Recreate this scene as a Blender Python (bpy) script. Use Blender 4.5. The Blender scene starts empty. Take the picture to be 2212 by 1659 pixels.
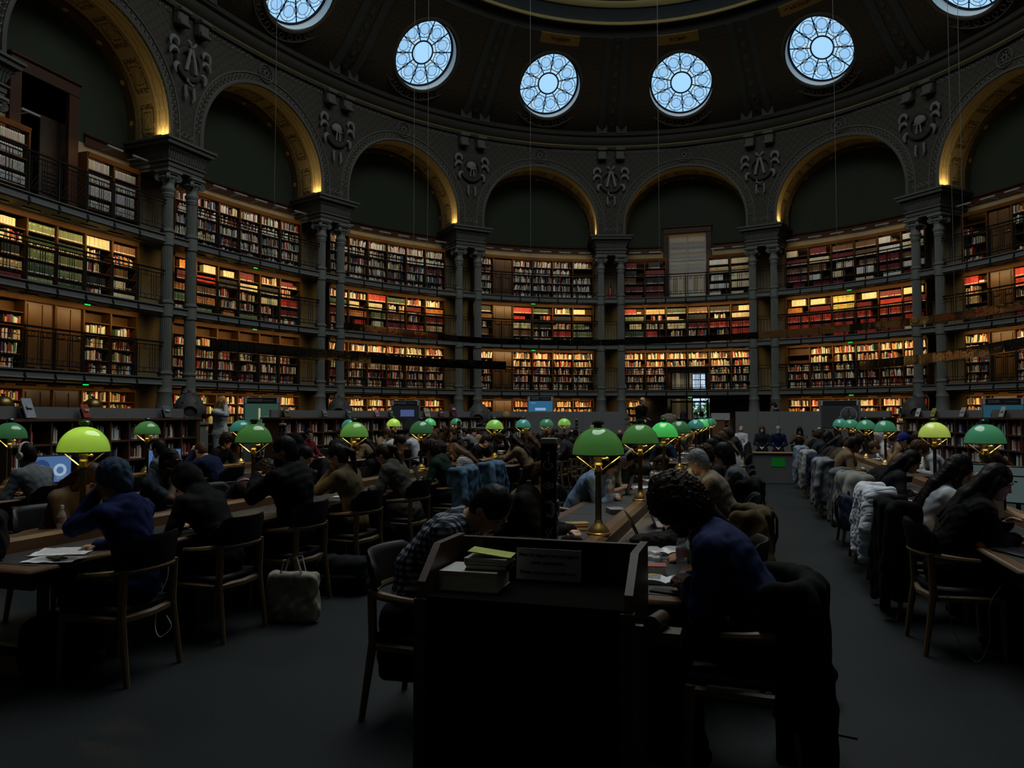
import bpy, bmesh, math, random, json
import numpy as np
from mathutils import Vector, Matrix
C = bpy.context.scene.collection
sc = bpy.context.scene
PI = math.pi
rnd = random.Random(7)

# ---------------------------------------------------------------- camera, world, exposure
cam = bpy.data.cameras.new('camera')
cam.sensor_width = 36.0
cam.lens = 1647.0 / 2212.0 * 36.0
cam.clip_end = 300
camo = bpy.data.objects.new('camera', cam)
C.objects.link(camo)
camo.location = (0, 0, 1.66)
camo.rotation_euler = (PI / 2 + 0.0409, 0, 0.2967)
sc.camera = camo
sc.view_settings.view_transform = 'Standard'
sc.view_settings.look = 'None'
sc.view_settings.exposure = 0.0
sc.view_settings.gamma = 1.0
sc.view_settings.use_curve_mapping = False
sc.cycles.max_bounces = 6
sc.cycles.diffuse_bounces = 3
sc.cycles.glossy_bounces = 3
sc.cycles.transparent_max_bounces = 8
sc.cycles.transmission_bounces = 6
sc.cycles.sample_clamp_indirect = 3.0
sc.cycles.caustics_reflective = False
sc.cycles.caustics_refractive = False
sc.cycles.use_denoising = True
W = bpy.data.worlds.new('world')
sc.world = W
W.use_nodes = True
_bg = W.node_tree.nodes['Background']
_bg.inputs['Color'].default_value = (0.55, 0.75, 1.0, 1)
_bg.inputs['Strength'].default_value = 1.2
# light levels
SKYLIGHT = 5.5          # luminance of the glazed centre of the ceiling
OCULUS = 1.15            # luminance of the round stained windows
SHELF_W = 26.0           # one warm strip over one bay of shelves
BULB_W = 2.8             # one reading lamp
ARCH_W = 4.0             # one uplight at an arch foot

# ---------------------------------------------------------------- the oval plan
OX, OY, BAY, OA, OB = -2.569, 35.53, 6.683, .243, -.012
_n = 3200
_s = (np.arange(_n) + .5) / _n * 2 * np.pi
_ph = _s + OA * np.sin(2 * _s) + OB * np.sin(4 * _s)
_L = 16 * BAY
_X = OX + np.concatenate([[0], np.cumsum(np.cos(_ph) * _L / _n)])
_Y = OY + np.concatenate([[0], np.cumsum(-np.sin(_ph) * _L / _n)])


def oph(t):
    p = (t % 16) / 16 * 2 * PI
    return p + OA * math.sin(2 * p) + OB * math.sin(4 * p)


def ov(t, d=0.0, z=0.0):
    """point at bay coordinate t (0 = middle of the far bay), d metres outward of the column line"""
    i = (t % 16) / 16 * _n
    i0 = int(i) % _n
    f = i - int(i)
    x = _X[i0] + (_X[i0 + 1] - _X[i0]) * f
    y = _Y[i0] + (_Y[i0 + 1] - _Y[i0]) * f
    p = oph(t)
    d += .40
    return Vector((x + math.sin(p) * d, y + math.cos(p) * d, z))


def oframe(t):
    p = oph(t)
    return Vector((math.cos(p), -math.sin(p), 0)), Vector((math.sin(p), math.cos(p), 0))   # tangent, outward


# ---------------------------------------------------------------- node expressions
class X:
    """a scalar node output with operators"""
    def __init__(s, nt, o): s.nt, s.o = nt, o
    def _m(s, op, *a):
        n = s.nt.nodes.new('ShaderNodeMath'); n.operation = op
        for i, v in enumerate((s,) + a):
            if isinstance(v, X): s.nt.links.new(v.o, n.inputs[i])
            else: n.inputs[i].default_value = v
        return X(s.nt, n.outputs[0])
    def __add__(s, b): return s._m('ADD', b)
    def __radd__(s, b): return s._m('ADD', b)
    def __sub__(s, b): return s._m('SUBTRACT', b)
    def __mul__(s, b): return s._m('MULTIPLY', b)
    def __rmul__(s, b): return s._m('MULTIPLY', b)
    def __truediv__(s, b): return s._m('DIVIDE', b)
    def lt(s, b): return s._m('LESS_THAN', b)
    def gt(s, b): return s._m('GREATER_THAN', b)
    def fl(s): return s._m('FLOOR')
    def fr(s): return s._m('FRACT')
    def ab(s): return s._m('ABSOLUTE')
    def mod(s, b): return s._m('FLOORED_MODULO', b)
    def sq(s): return s._m('SQRT')
    def mn(s, b): return s._m('MINIMUM', b)
    def mx(s, b): return s._m('MAXIMUM', b)
    def sin(s): return s._m('SINE')


MATS = {}


def col4(c): return (c[0], c[1], c[2], 1.0)


def mat(name, c=(.5, .5, .5), rough=.6, metal=0.0, spec=.5, noise=0.0, nscale=8.0, bump=0.0, bscale=40.0, emit=None, estr=1.0, alpha=1.0, trans=0.0, wood=False, stretch=(1, 1, 1), fn=None):
    if name in MATS: return MATS[name]
    m = bpy.data.materials.new(name); m.use_nodes = True
    nt = m.node_tree
    b = nt.nodes['Principled BSDF']
    b.inputs['Base Color'].default_value = col4(c)
    b.inputs['Roughness'].default_value = rough
    b.inputs['Metallic'].default_value = metal
    b.inputs['Specular IOR Level'].default_value = spec if (spec != .5 or rough < .5 or metal) else .14
    b.inputs['Alpha'].default_value = alpha
    b.inputs['Transmission Weight'].default_value = trans
    if emit:
        b.inputs['Emission Color'].default_value = col4(emit)
        b.inputs['Emission Strength'].default_value = estr
    if noise or bump or wood:
        tc = nt.nodes.new('ShaderNodeTexCoord')
        mp = nt.nodes.new('ShaderNodeMapping')
        mp.inputs['Scale'].default_value = stretch
        nt.links.new(tc.outputs['Object'], mp.inputs['Vector'])
    if noise:
        nz = nt.nodes.new('ShaderNodeTexNoise')
        nz.inputs['Scale'].default_value = nscale
        nz.inputs['Detail'].default_value = 4
        nt.links.new(mp.outputs['Vector'], nz.inputs['Vector'])
        mx = nt.nodes.new('ShaderNodeMix'); mx.data_type = 'RGBA'
        mx.inputs[6].default_value = col4([v * (1 - noise) for v in c])
        mx.inputs[7].default_value = col4([min(1, v * (1 + noise)) for v in c])
        nt.links.new(nz.outputs['Fac'], mx.inputs[0])
        nt.links.new(mx.outputs[2], b.inputs['Base Color'])
    if bump:
        nb = nt.nodes.new('ShaderNodeTexNoise')
        nb.inputs['Scale'].default_value = bscale
        nb.inputs['Detail'].default_value = 3
        nt.links.new(mp.outputs['Vector'], nb.inputs['Vector'])
        bp = nt.nodes.new('ShaderNodeBump')
        bp.inputs['Strength'].default_value = bump
        bp.inputs['Distance'].default_value = .01
        nt.links.new(nb.outputs['Fac'], bp.inputs['Height'])
        nt.links.new(bp.outputs['Normal'], b.inputs['Normal'])
    if fn: fn(nt, b)
    MATS[name] = m
    return m


def ramp2(nt, fac, c0, c1):
    mx = nt.nodes.new('ShaderNodeMix'); mx.data_type = 'RGBA'
    for i, c in ((6, c0), (7, c1)):
        if isinstance(c, tuple): mx.inputs[i].default_value = col4(c)
        else: nt.links.new(c, mx.inputs[i])
    if isinstance(fac, X): nt.links.new(fac.o, mx.inputs[0])
    else: mx.inputs[0].default_value = fac
    return mx.outputs[2]


def coords(nt, which='UV'):
    tc = nt.nodes.new('ShaderNodeTexCoord')
    sp = nt.nodes.new('ShaderNodeSeparateXYZ')
    nt.links.new(tc.outputs[which], sp.inputs[0])
    return [X(nt, sp.outputs[i]) for i in range(3)]


def scales_fn(c0, c1, cell=.32, ring=.09):
    """painted fish-scale pattern on UV in metres"""
    def fn(nt, b):
        u, v, _ = coords(nt)
        rows = v / (cell * .5)
        best = None
        r = rows.fl()
        for k in (0, 1):
            rk = r - k if k else r
            off = rk.mod(2.0) * .5
            fx = ((u / cell + off).fr() - .5).ab() * cell
            fy = v - rk * (cell * .5)
            d = (fx * fx + fy * fy).sq()
            best = (d, ) if best is None else best + (d, )
        ins = best[0].lt(cell * .5)
        d = best[0] * ins + best[1] * (1.0 - ins * 1.0 if False else (ins * -1.0 + 1.0))
        line = (d / ring).fr().lt(.22)
        edge = (d - cell * .5).ab().lt(.014)
        f = (line * .35).mx(edge)
        nt.links.new(ramp2(nt, f, c0, c1), b.inputs['Base Color'])
    return fn


# ---------------------------------------------------------------- mesh builder
class MB:
    def __init__(s):
        s.v, s.f, s.mi, s.uv = [], [], [], []
        s.hasuv = False

    def add(s, vs, fs, mi=0, uvs=None):
        o = len(s.v)
        s.v.extend([tuple(p) for p in vs])
        for k, f in enumerate(fs):
            s.f.append(tuple(i + o for i in f)); s.mi.append(mi)
            if uvs is not None:
                s.hasuv = True
                s.uv.append([uvs[i] for i in f])
            else: s.uv.append(None)
        return s

    def box(s, c, sz, R=None, mi=0, bev=0.0):
        hx, hy, hz = sz[0] / 2, sz[1] / 2, sz[2] / 2
        c = Vector(c)
        if bev > 0:
            b = min(bev, hx * .9, hy * .9, hz * .9)
            vs = []
            for sx in (-1, 1):
                for sy in (-1, 1):
                    for sz_ in (-1, 1):
                        vs += [(sx * hx, sy * (hy - b), sz_ * (hz - b)), (sx * (hx - b), sy * hy, sz_ * (hz - b)), (sx * (hx - b), sy * (hy - b), sz_ * hz)]
            bm = bmesh.new()
            for p in vs: bm.verts.new(p)
            g = bmesh.ops.convex_hull(bm, input=bm.verts)
            bm.verts.index_update()
            P = [v.co.copy() for v in bm.verts]
            F = [[v.index for v in f.verts] for f in bm.faces]
            bm.free()
        else:
            P = [Vector((x, y, z)) for x in (-hx, hx) for y in (-hy, hy) for z in (-hz, hz)]
            F = [(0, 1, 3, 2), (4, 6, 7, 5), (0, 4, 5, 1), (2, 3, 7, 6), (0, 2, 6, 4), (1, 5, 7, 3)]
        if R is not None: P = [R @ p for p in P]
        return s.add([p + c for p in P], F, mi)

    def tube(s, pts, r, n=8, mi=0, caps=True, flat=None, up=None):
        pts = [Vector(p) for p in pts]
        m = len(pts)
        rs = r if isinstance(r, (list, tuple)) else [r] * m
        T = []
        for i in range(m):
            d = pts[min(i + 1, m - 1)] - pts[max(i - 1, 0)]
            T.append(d.normalized() if d.length > 1e-9 else Vector((0, 0, 1)))
        a = Vector(up) if up else (Vector((0, 0, 1)) if abs(T[0].z) < .9 else Vector((1, 0, 0)))
        vs, fs = [], []
        for i in range(m):
            x = a - T[i] * a.dot(T[i])
            x = x.normalized() if x.length > 1e-6 else T[i].orthogonal().normalized()
            if not up: a = x
            y = T[i].cross(x)
            for k in range(n):
                q = 2 * PI * k / n
                fx = flat if flat else 1.0
                vs.append(pts[i] + x * (math.cos(q) * rs[i] * fx) + y * (math.sin(q) * rs[i]))
        for i in range(m - 1):
            for k in range(n):
                k2 = (k + 1) % n
                fs.append((i * n + k, i * n + k2, (i + 1) * n + k2, (i + 1) * n + k))
        if caps:
            fs.append(tuple(range(n - 1, -1, -1)))
            fs.append(tuple(range((m - 1) * n, m * n)))
        return s.add(vs, fs, mi)

    def lathe(s, prof, n=24, o=(0, 0, 0), R=None, mi=0, mod=None, closed=False):
        o = Vector(o)
        vs, fs = [], []
        for (r, z) in prof:
            for k in range(n):
                q = 2 * PI * k / n
                rr = r * (mod(k, n) if mod else 1)
                p = Vector((rr * math.cos(q), rr * math.sin(q), z))
                vs.append(o + (R @ p if R is not None else p))
        m = len(prof)
        for i in range(m - 1 if not closed else m):
            j = (i + 1) % m
            for k in range(n):
                k2 = (k + 1) % n
                fs.append((i * n + k, i * n + k2, j * n + k2, j * n + k))
        return s.add(vs, fs, mi)

    def prism(s, poly, z0, z1, mi=0, M=None):
        n = len(poly)
        vs = [Vector((p[0], p[1], z0)) for p in poly] + [Vector((p[0], p[1], z1)) for p in poly]
        if M is not None: vs = [M @ v for v in vs]
        fs = [tuple(range(n - 1, -1, -1)), tuple(range(n, 2 * n))] + [(i, (i + 1) % n, n + (i + 1) % n, n + i) for i in range(n)]
        return s.add(vs, fs, mi)

    def torus(s, o, R, r, Rm=None, n=20, m=6, mi=0, flat=1.0):
        vs, fs = [], []
        o = Vector(o)
        for i in range(n):
            q = 2 * PI * i / n
            for j in range(m):
                w = 2 * PI * j / m
                p = Vector(((R + r * math.cos(w)) * math.cos(q), (R + r * math.cos(w)) * math.sin(q), r * flat * math.sin(w)))
                vs.append(o + (Rm @ p if Rm is not None else p))
        for i in range(n):
            for j in range(m):
                i2, j2 = (i + 1) % n, (j + 1) % m
                fs.append((i * m + j, i2 * m + j, i2 * m + j2, i * m + j2))
        return s.add(vs, fs, mi)

    def sphere(s, o, r, n=16, m=10, sc3=(1, 1, 1), mi=0, R=None):
        vs, fs = [], []
        o = Vector(o)
        for i in range(m + 1):
            a = PI * i / m
            for k in range(n):
                q = 2 * PI * k / n
                p = Vector((r * sc3[0] * math.sin(a) * math.cos(q), r * sc3[1] * math.sin(a) * math.sin(q), r * sc3[2] * math.cos(a)))
                vs.append(o + (R @ p if R is not None else p))
        for i in range(m):
            for k in range(n):
                k2 = (k + 1) % n
                fs.append((i * n + k, (i + 1) * n + k, (i + 1) * n + k2, i * n + k2))
        return s.add(vs, fs, mi)

    def band(s, ts, prof, mi=0, closed=False, uv=False):
        """sweep a (d, z) profile along the oval at parameters ts"""
        m = len(prof)
        vs, fs, uvs = [], [], []
        ac = [0]
        for i in range(1, m): ac.append(ac[-1] + math.hypot(prof[i][0] - prof[i - 1][0], prof[i][1] - prof[i - 1][1]))
        for t in ts:
            for j, (d, z) in enumerate(prof):
                vs.append(ov(t, d, z)); uvs.append((t * BAY, ac[j]))
        for i in range(len(ts) - 1):
            for j in range(m if closed else m - 1):
                j2 = (j + 1) % m
                fs.append((i * m + j, i * m + j2, (i + 1) * m + j2, (i + 1) * m + j))
        if closed:
            fs.append(tuple(range(m - 1, -1, -1))); fs.append(tuple((len(ts) - 1) * m + j for j in range(m)))
        return s.add(vs, fs, mi, uvs if uv else None)

    def mesh(s, name, mats, smooth=True, ang=40):
        me = bpy.data.meshes.new(name)
        me.from_pydata([tuple(v) for v in s.v], [], s.f)
        for m in (mats if isinstance(mats, (list, tuple)) else [mats]): me.materials.append(m)
        if len(me.polygons) == len(s.mi):
            me.polygons.foreach_set('material_index', s.mi)
            if s.hasuv:
                ul = me.uv_layers.new(name='UVMap')
                flat = []
                for f, u in zip(s.f, s.uv):
                    for k in range(len(f)): flat.extend(u[k] if u else (0, 0))
                ul.data.foreach_set('uv', flat)
        me.polygons.foreach_set('use_smooth', [smooth] * len(me.polygons))
        if smooth: me.set_sharp_from_angle(angle=math.radians(ang))
        me.update()
        return me

    def obj(s, name, mats, parent=None, smooth=True, ang=40, loc=None):
        o = bpy.data.objects.new(name, s.mesh(name, mats, smooth, ang))
        C.objects.link(o)
        if parent: o.parent = parent
        if loc: o.location = loc
        return o


def tag(o, label, cat, group=None, kind=None):
    if label: o['label'] = label
    if cat: o['category'] = cat
    if group: o['group'] = group
    if kind: o['kind'] = kind
    return o


def struct(o, label=None, cat=None):
    o['kind'] = 'structure'
    if label: o['label'] = label
    if cat: o['category'] = cat
    return o


def thing(name, label, cat, loc=(0, 0, 0), rz=0.0, group=None, kind=None):
    o = bpy.data.objects.new(name, None)
    o.empty_display_size = .1
    C.objects.link(o)
    o.location = loc
    o.rotation_euler = (0, 0, rz)
    return tag(o, label, cat, group, kind)


def dup(root, loc, rz, label=None, group=None):
    r = root.copy(); C.objects.link(r)
    r.location = loc; r.rotation_euler = (0, 0, rz)
    if label: r['label'] = label
    if group: r['group'] = group
    for ch in list(root.children):
        c = ch.copy(); C.objects.link(c); c.parent = r
        for g in ch.children:
            d = g.copy(); C.objects.link(d); d.parent = c
    return r


def ORD(i):
    return ['first', 'second', 'third', 'fourth', 'fifth', 'sixth', 'seventh', 'eighth', 'ninth', 'tenth', 'eleventh', 'twelfth'][i]


def text(body, size, m, parent, loc, R3, name='lettering', ext=.0008, align='CENTER', label=None):
    cu = bpy.data.curves.new(name, 'FONT')
    cu.body = body; cu.size = size; cu.align_x = align; cu.align_y = 'CENTER'; cu.extrude = ext
    cu.materials.append(m); cu.offset = size * .018
    tmp = bpy.data.objects.new(name, cu); C.objects.link(tmp)
    me = bpy.data.meshes.new_from_object(tmp.evaluated_get(bpy.context.evaluated_depsgraph_get()))
    bpy.data.objects.remove(tmp); bpy.data.curves.remove(cu)
    o = bpy.data.objects.new(name, me); C.objects.link(o)
    M = R3.to_4x4(); M.translation = Vector(loc)
    o.parent = parent
    o.matrix_basis = M
    if label: o['label'] = label
    return o
# ================================================================ materials of the room
M_stone = mat('grey_painted_stone', (0.0680, 0.0677, 0.0589), .7, noise=.12, nscale=3, bump=.15, bscale=25)
M_iron = mat('grey_painted_cast_iron', (0.1200, 0.1240, 0.1125), .5, noise=.1, nscale=5)
M_black = mat('black_ironwork', (.006, .006, .006), .55)
M_cream = mat('cream_plaster', (0.2040, 0.1620, 0.0930), .8, noise=.12, nscale=2.5)
M_lunette = mat('dark_green_paint', (0.0180, 0.0240, 0.0155), .75, noise=.1, nscale=2)
M_brownmould = mat('brown_moulding', (0.0375, 0.0150, 0.0065), .5, noise=.25, nscale=6)
M_gold = mat('dull_gilding', (0.3720, 0.2880, 0.1080), .45, metal=.3)
M_ribbon = mat('pale_stucco', (0.1250, 0.1275, 0.1250), .6)
M_wreath = mat('dark_bronze_stucco', (0.0248, 0.0203, 0.0158), .6, bump=.6, bscale=30)
M_panel = mat('scale_painted_spandrel', fn=scales_fn((.040, .035, .028), (.013, .0115, .0095)), rough=.75)
M_cove = mat('scale_painted_cove', fn=scales_fn((.034, .025, .015), (.010, .007, .0045), .42, .5), rough=.8)
M_rib = mat('cove_rib_stone', (0.0338, 0.0324, 0.0270), .7, noise=.1)
M_ochre = mat('ochre_letter_panel', (0.1440, 0.0780, 0.0180), .6)
M_letter = mat('dark_red_letters', (.05, .012, .008), .6)


def _soffit(nt, b):
    u, v, _ = coords(nt)
    fu = ((u / 1.32).fr() - .5).ab() * 1.32
    fv = (v - .36).ab()
    q = (fu / .50).mx(fv / .27)
    tc = nt.nodes.new('ShaderNodeTexNoise'); tc.inputs['Scale'].default_value = 14
    nt.links.new(nt.nodes['Texture Coordinate'].outputs['UV'], tc.inputs['Vector'])
    nz = X(nt, tc.outputs['Fac'])
    leaf = q.gt(.70) * q.lt(1.0) * nz.gt(.45)
    inner = ((q - .52).ab().lt(.045)) + (((fu / .5 + fv / .27) - .42).ab().lt(.035))
    line = (fv - .335).ab().lt(.008)
    f = (leaf * .85).mx(inner.mn(1.0) * .8).mx(line * .7)
    nt.links.new(ramp2(nt, f, (.30, .21, .085), (.06, .035, .012)), b.inputs['Base Color'])


def _meander(nt, b):
    u, v, _ = coords(nt)
    st = (u / .9).fr().lt(.5) * .05
    l1 = (v - .12 - st).ab().lt(.012)
    l2 = (v - .38 + st).ab().lt(.012)
    nt.links.new(ramp2(nt, (l1 + l2).mn(1.0) * .7, (.50, .36, .15), (.10, .06, .02)), b.inputs['Base Color'])


def _ornband(nt, b):
    u, v, _ = coords(nt)
    fu = ((u / 1.25).fr() - .5) * 1.25
    fv = v - .17
    d = (fu * fu + fv * fv).sq()
    tc = nt.nodes.new('ShaderNodeTexNoise'); tc.inputs['Scale'].default_value = 22
    nt.links.new(nt.nodes['Texture Coordinate'].outputs['UV'], tc.inputs['Vector'])
    nz = X(nt, tc.outputs['Fac']).gt(.55) * .5
    base = ramp2(nt, nz, (.055, .035, .015), (.12, .075, .02))
    nt.links.new(ramp2(nt, d.lt(.085), base, (.34, .21, .05)), b.inputs['Base Color'])


M_soffit = mat('painted_coffers', fn=_soffit, rough=.75)
M_meander = mat('painted_meander_band', fn=_meander, rough=.7)
M_ornband = mat('painted_flower_band', fn=_ornband, rough=.7)


def _floor(nt, b):
    tc = nt.nodes.new('ShaderNodeTexCoord')
    n1 = nt.nodes.new('ShaderNodeTexNoise'); n1.inputs['Scale'].default_value = 85; n1.inputs['Detail'].default_value = 6
    n2 = nt.nodes.new('ShaderNodeTexNoise'); n2.inputs['Scale'].default_value = 1.2
    nt.links.new(tc.outputs['Object'], n1.inputs['Vector']); nt.links.new(tc.outputs['Object'], n2.inputs['Vector'])
    f = ((X(nt, n1.outputs['Fac']) - .5) * 2.2 + .5 + (X(nt, n2.outputs['Fac']) - .5) * .8)
    nt.links.new(ramp2(nt, f.mx(0.0).mn(1.0), (.0075, .0090, .0098), (.025, .0285, .030)), b.inputs['Base Color'])


M_floor = mat('grey_speckled_linoleum', fn=_floor, rough=.5, spec=.12)
M_wood = mat('oak_shelving', (0.0648, 0.0272, 0.0058), .5, noise=.35, nscale=3.5, stretch=(6, 6, 1))
M_woodp = mat('oak_panel', (0.0720, 0.0312, 0.0060), .45, noise=.3, nscale=4, stretch=(8, 8, 1))
M_darkwood = mat('dark_walnut', (0.0140, 0.0060, 0.0028), .4, noise=.3, nscale=5, stretch=(1, 8, 8))

# ================================================================ the room shell
ALLT = [i / 8.0 for i in range(0, 16 * 8 + 1)]
fl = MB()
fl.add([ov(t, 1.5, 0) for t in ALLT[:-1]], [tuple(range(len(ALLT) - 2, -1, -1))])
struct(fl.obj('floor', M_floor), 'grey speckled linoleum floor of the reading room', 'floor')

pf = MB(); pf.band(ALLT, [(-4.55, 0), (-4.55, .28), (1.34, .28)])
struct(pf.obj('floor_platform', M_floor), 'slightly raised floor ring in front of the wall shelves', 'floor')

# outer wall behind the galleries, with the openings of the entrance bay and of the left bay
CW = .8 / 6            # one shelf compartment in bay units
OPEN = [(-CW, CW, 0.0, 2.45), (-CW, CW, 2.85, 3.78), (-CW, CW, 7.16, 10.55), (-4 - CW, -4 + CW, 7.16, 11.0)]
wl = MB()
cuts = sorted(set([round(t, 5) for t in ALLT] + [round(v % 16, 5) for o in OPEN for v in o[:2]]))
zc = [0, 2.45, 2.85, 3.78, 7.16, 9.55, 10.55, 11.0, 14.3]
for a, b in zip(cuts[:-1], cuts[1:]):
    tm = ((a + b) / 2 + 8) % 16 - 8
    for z0, z1 in zip(zc[:-1], zc[1:]):
        zm = (z0 + z1) / 2
        if any(o[0] < tm < o[1] and o[2] < zm < o[3] for o in OPEN): continue
        wl.add([ov(a, 1.35, z0), ov(b, 1.35, z0), ov(b, 1.35, z1), ov(a, 1.35, z1)], [(3, 2, 1, 0)], 1 if z0 >= 9.55 else 0)
struct(wl.obj('wall_outer', [M_cream, M_lunette]), 'curved cream and dark green outer wall behind the galleries', 'wall')

# arcade wall with sixteen round arches
ZS, STILT, AR, APEX = 10.05, .45, 2.68, 14.2
HALF = BAY / 2
NA = 36


def arch_pt(th, r=AR):
    return r * math.cos(th), ZS + STILT + r * math.sin(th)


aw = MB(); so = MB()
for k in range(16):
    pts = [(AR, ZS)] + [arch_pt(PI * i / NA) for i in range(NA + 1)] + [(-AR, ZS)]
    Q = lambda s, z, d=-.2: ov(k + s / BAY, d, z)
    U = lambda s, z: (k * BAY + s, z)
    for (s0, z0), (s1, z1) in zip(pts[:-1], pts[1:]):
        if abs(s0 - s1) < 1e-6: continue
        P = [(s0, z0), (s0, APEX), (s1, APEX), (s1, z1)]
        aw.add([Q(*p) for p in P], [(3, 2, 1, 0)], 0, [U(*p) for p in P])
    for sg in (-1, 1):
        for f0, f1 in ((0, .5), (.5, 1)):
            a, b = sg * (AR + (HALF - AR) * f0), sg * (AR + (HALF - AR) * f1)
            P = [(a, ZS), (b, ZS), (b, APEX), (a, APEX)]
            aw.add([Q(*p) for p in P], [(0, 1, 2, 3) if sg < 0 else (3, 2, 1, 0)], 0, [U(*p) for p in P])
    # soffit strips
    L = 0
    cols = []
    for i, (s, z) in enumerate(pts):
        if i: L += math.hypot(s - pts[i - 1][0], z - pts[i - 1][1])
        cols.append((s, z, L))
    for (d0, d1, r0, mi, v0) in ((-.2, .3, 0, 0, 0), (.3, 1.02, 0.0, 1, 0), (1.02, 1.02, None, 2, 0), (1.02, 1.36, .13, 2, 0)):
        for (s0, z0, l0), (s1, z1, l1) in zip(cols[:-1], cols[1:]):
            def sh(s, z, r):
                if not r: return s, z
                if z <= ZS + STILT: return s - math.copysign(r, s), z
                return s * (AR - r) / AR, ZS + STILT + (z - ZS - STILT) * (AR - r) / AR
            if r0 is None:
                P = [(s0, z0), sh(s0, z0, .13), sh(s1, z1, .13), (s1, z1)]
                so.add([Q(p[0], p[1], d0) for p in P], [(0, 1, 2, 3)], mi, [(l0, 0), (l0, .02), (l1, .02), (l1, 0)])
            else:
                a, b = sh(s0, z0, r0), sh(s1, z1, r0)
                so.add([Q(a[0], a[1], d0), Q(a[0], a[1], d1), Q(b[0], b[1], d1), Q(b[0], b[1], d0)], [(0, 1, 2, 3)], mi, [(l0, 0), (l0, d1 - d0), (l1, d1 - d0), (l1, 0)])
struct(aw.obj('wall_arcade', M_panel, smooth=False), 'arcade wall of round arches painted with a fish-scale pattern', 'wall')
struct(so.obj('ceiling_arches', [M_meander, M_soffit, M_ornband], smooth=False), 'painted ochre undersides of the arches', 'ceiling')

# chain mouldings, raised arch edges and rosettes of the bays in view
VIS = list(range(-5, 4))
ch = MB(); M_chain = mat('pale_chain_moulding', (0.0979, 0.0925, 0.0784), .6)
ed = MB()
for k in VIS:
    tg, on = oframe(k)
    for r, rad, lst in ((AR + .06, .07, ed), (AR + .38, .035, ed)):
        lst.tube([ov(k + AR * 0 + s / BAY, -.21, z) for s, z in [(r, ZS)] + [arch_pt(PI * i / 40, r) for i in range(41)] + [(-r, ZS)]], rad, 6)
    n = 46
    for i in range(1, n):
        s, z = arch_pt(PI * i / n, AR + .22)
        if abs(PI * i / n - PI / 2) < .19: continue
        t2, o2 = oframe(k + s / BAY)
        a = PI * i / n
        ax = t2 * (-math.sin(a)) + Vector((0, 0, 1)) * math.cos(a)
        Rm = Matrix((ax, o2.cross(ax), o2)).transposed()
        ch.torus(ov(k + s / BAY, -.215, z), .075, .02, Rm, 10, 4, flat=1)
    for i in range(26):                      # chain under the cornice
        s = (i - 12.5) / 13 * (HALF - .65)
        if abs(s) < .55: continue
        t2, o2 = oframe(k + s / BAY)
        ch.torus(ov(k + s / BAY, -.215, APEX - .16), .075, .02, Matrix((t2, o2.cross(t2), o2)).transposed(), 10, 4)
    for sg in (-1, 1):                       # foot of the spandrel
        for i in range(2):
            s = sg * (HALF - .1 - i * .2)
            t2, o2 = oframe(k + s / BAY)
            ch.torus(ov(k + s / BAY, -.215, ZS + .3), .075, .02, Matrix((t2, o2.cross(t2), o2)).transposed(), 10, 4)
struct(ch.obj('trim_1', M_chain), 'pale chain mouldings framing the arcade spandrels', 'trim')
struct(ed.obj('trim_2', M_stone), 'grey rolled edges of the round arches', 'trim')
BAYN = {-5: 'arch beyond the frame', -4: 'dark-doorway arch', -3: 'second arch', -2: 'third arch', -1: 'fourth arch', 0: 'entrance arch', 1: 'first arch past the entrance', 2: 'last arch', 3: 'arch beyond the frame'}
ro = MB()
for i in range(8):
    a = PI * 2 * i / 8
    ro.torus((.17 * math.cos(a), 0, .17 * math.sin(a)), .065, .02, Matrix.Rotation(PI / 2, 3, 'X'), 10, 4)
ro.torus((0, 0, 0), .09, .035, Matrix.Rotation(PI / 2, 3, 'X'), 16, 6)
ro.torus((0, 0, 0), .31, .03, Matrix.Rotation(PI / 2, 3, 'X'), 24, 5)
ro_me = None
for k in (-4, -3, -2, -1, 0, 1, 2):
    p = ov(k, -.23, 13.72)
    if ro_me is None:
        o = ro.obj('rosette', M_stone); ro_me = o.data
    else:
        o = bpy.data.objects.new('rosette', ro_me); C.objects.link(o)
    o.location = p; o.rotation_euler = (0, 0, -oph(k))
    tag(o, 'carved stone rosette on the crown of the ' + BAYN[k], 'ornament', 'rosettes over the arches')

# cornice
co = MB()
cp = [(-.2, 14.1), (-.32, 14.14), (-.34, 14.3), (-.42, 14.36), (-.5, 14.5), (-.5, 14.62), (-.62, 14.68), (-.66, 14.8), (-.6, 14.86), (-.3, 14.92), (.3, 14.95)]
co.band([i / 12 for i in range(16 * 12 + 1)], cp)
struct(co.obj('trim_3', mat('cornice_stone', (0.0275, 0.0249, 0.0197), .7, noise=.1)), 'grey moulded cornice under the coved ceiling', 'trim')
gl = MB(); gl.band([i / 12 for i in range(16 * 12 + 1)], [(-.33, 14.24), (-.37, 14.27), (-.33, 14.30)])
struct(gl.obj('trim_4', M_gold), 'thin gilt line in the cornice', 'trim')

# coved ceiling with a round opening in every bay
CV = [(-.35, 14.9), (-1.15, 15.5), (-1.85, 16.30), (-2.6, 17.15), (-3.4, 17.9)]
_cl = [0]
for a, b in zip(CV[:-1], CV[1:]): _cl.append(_cl[-1] + math.hypot(b[0] - a[0], b[1] - a[1]))
CLEN = _cl[-1]


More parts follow.
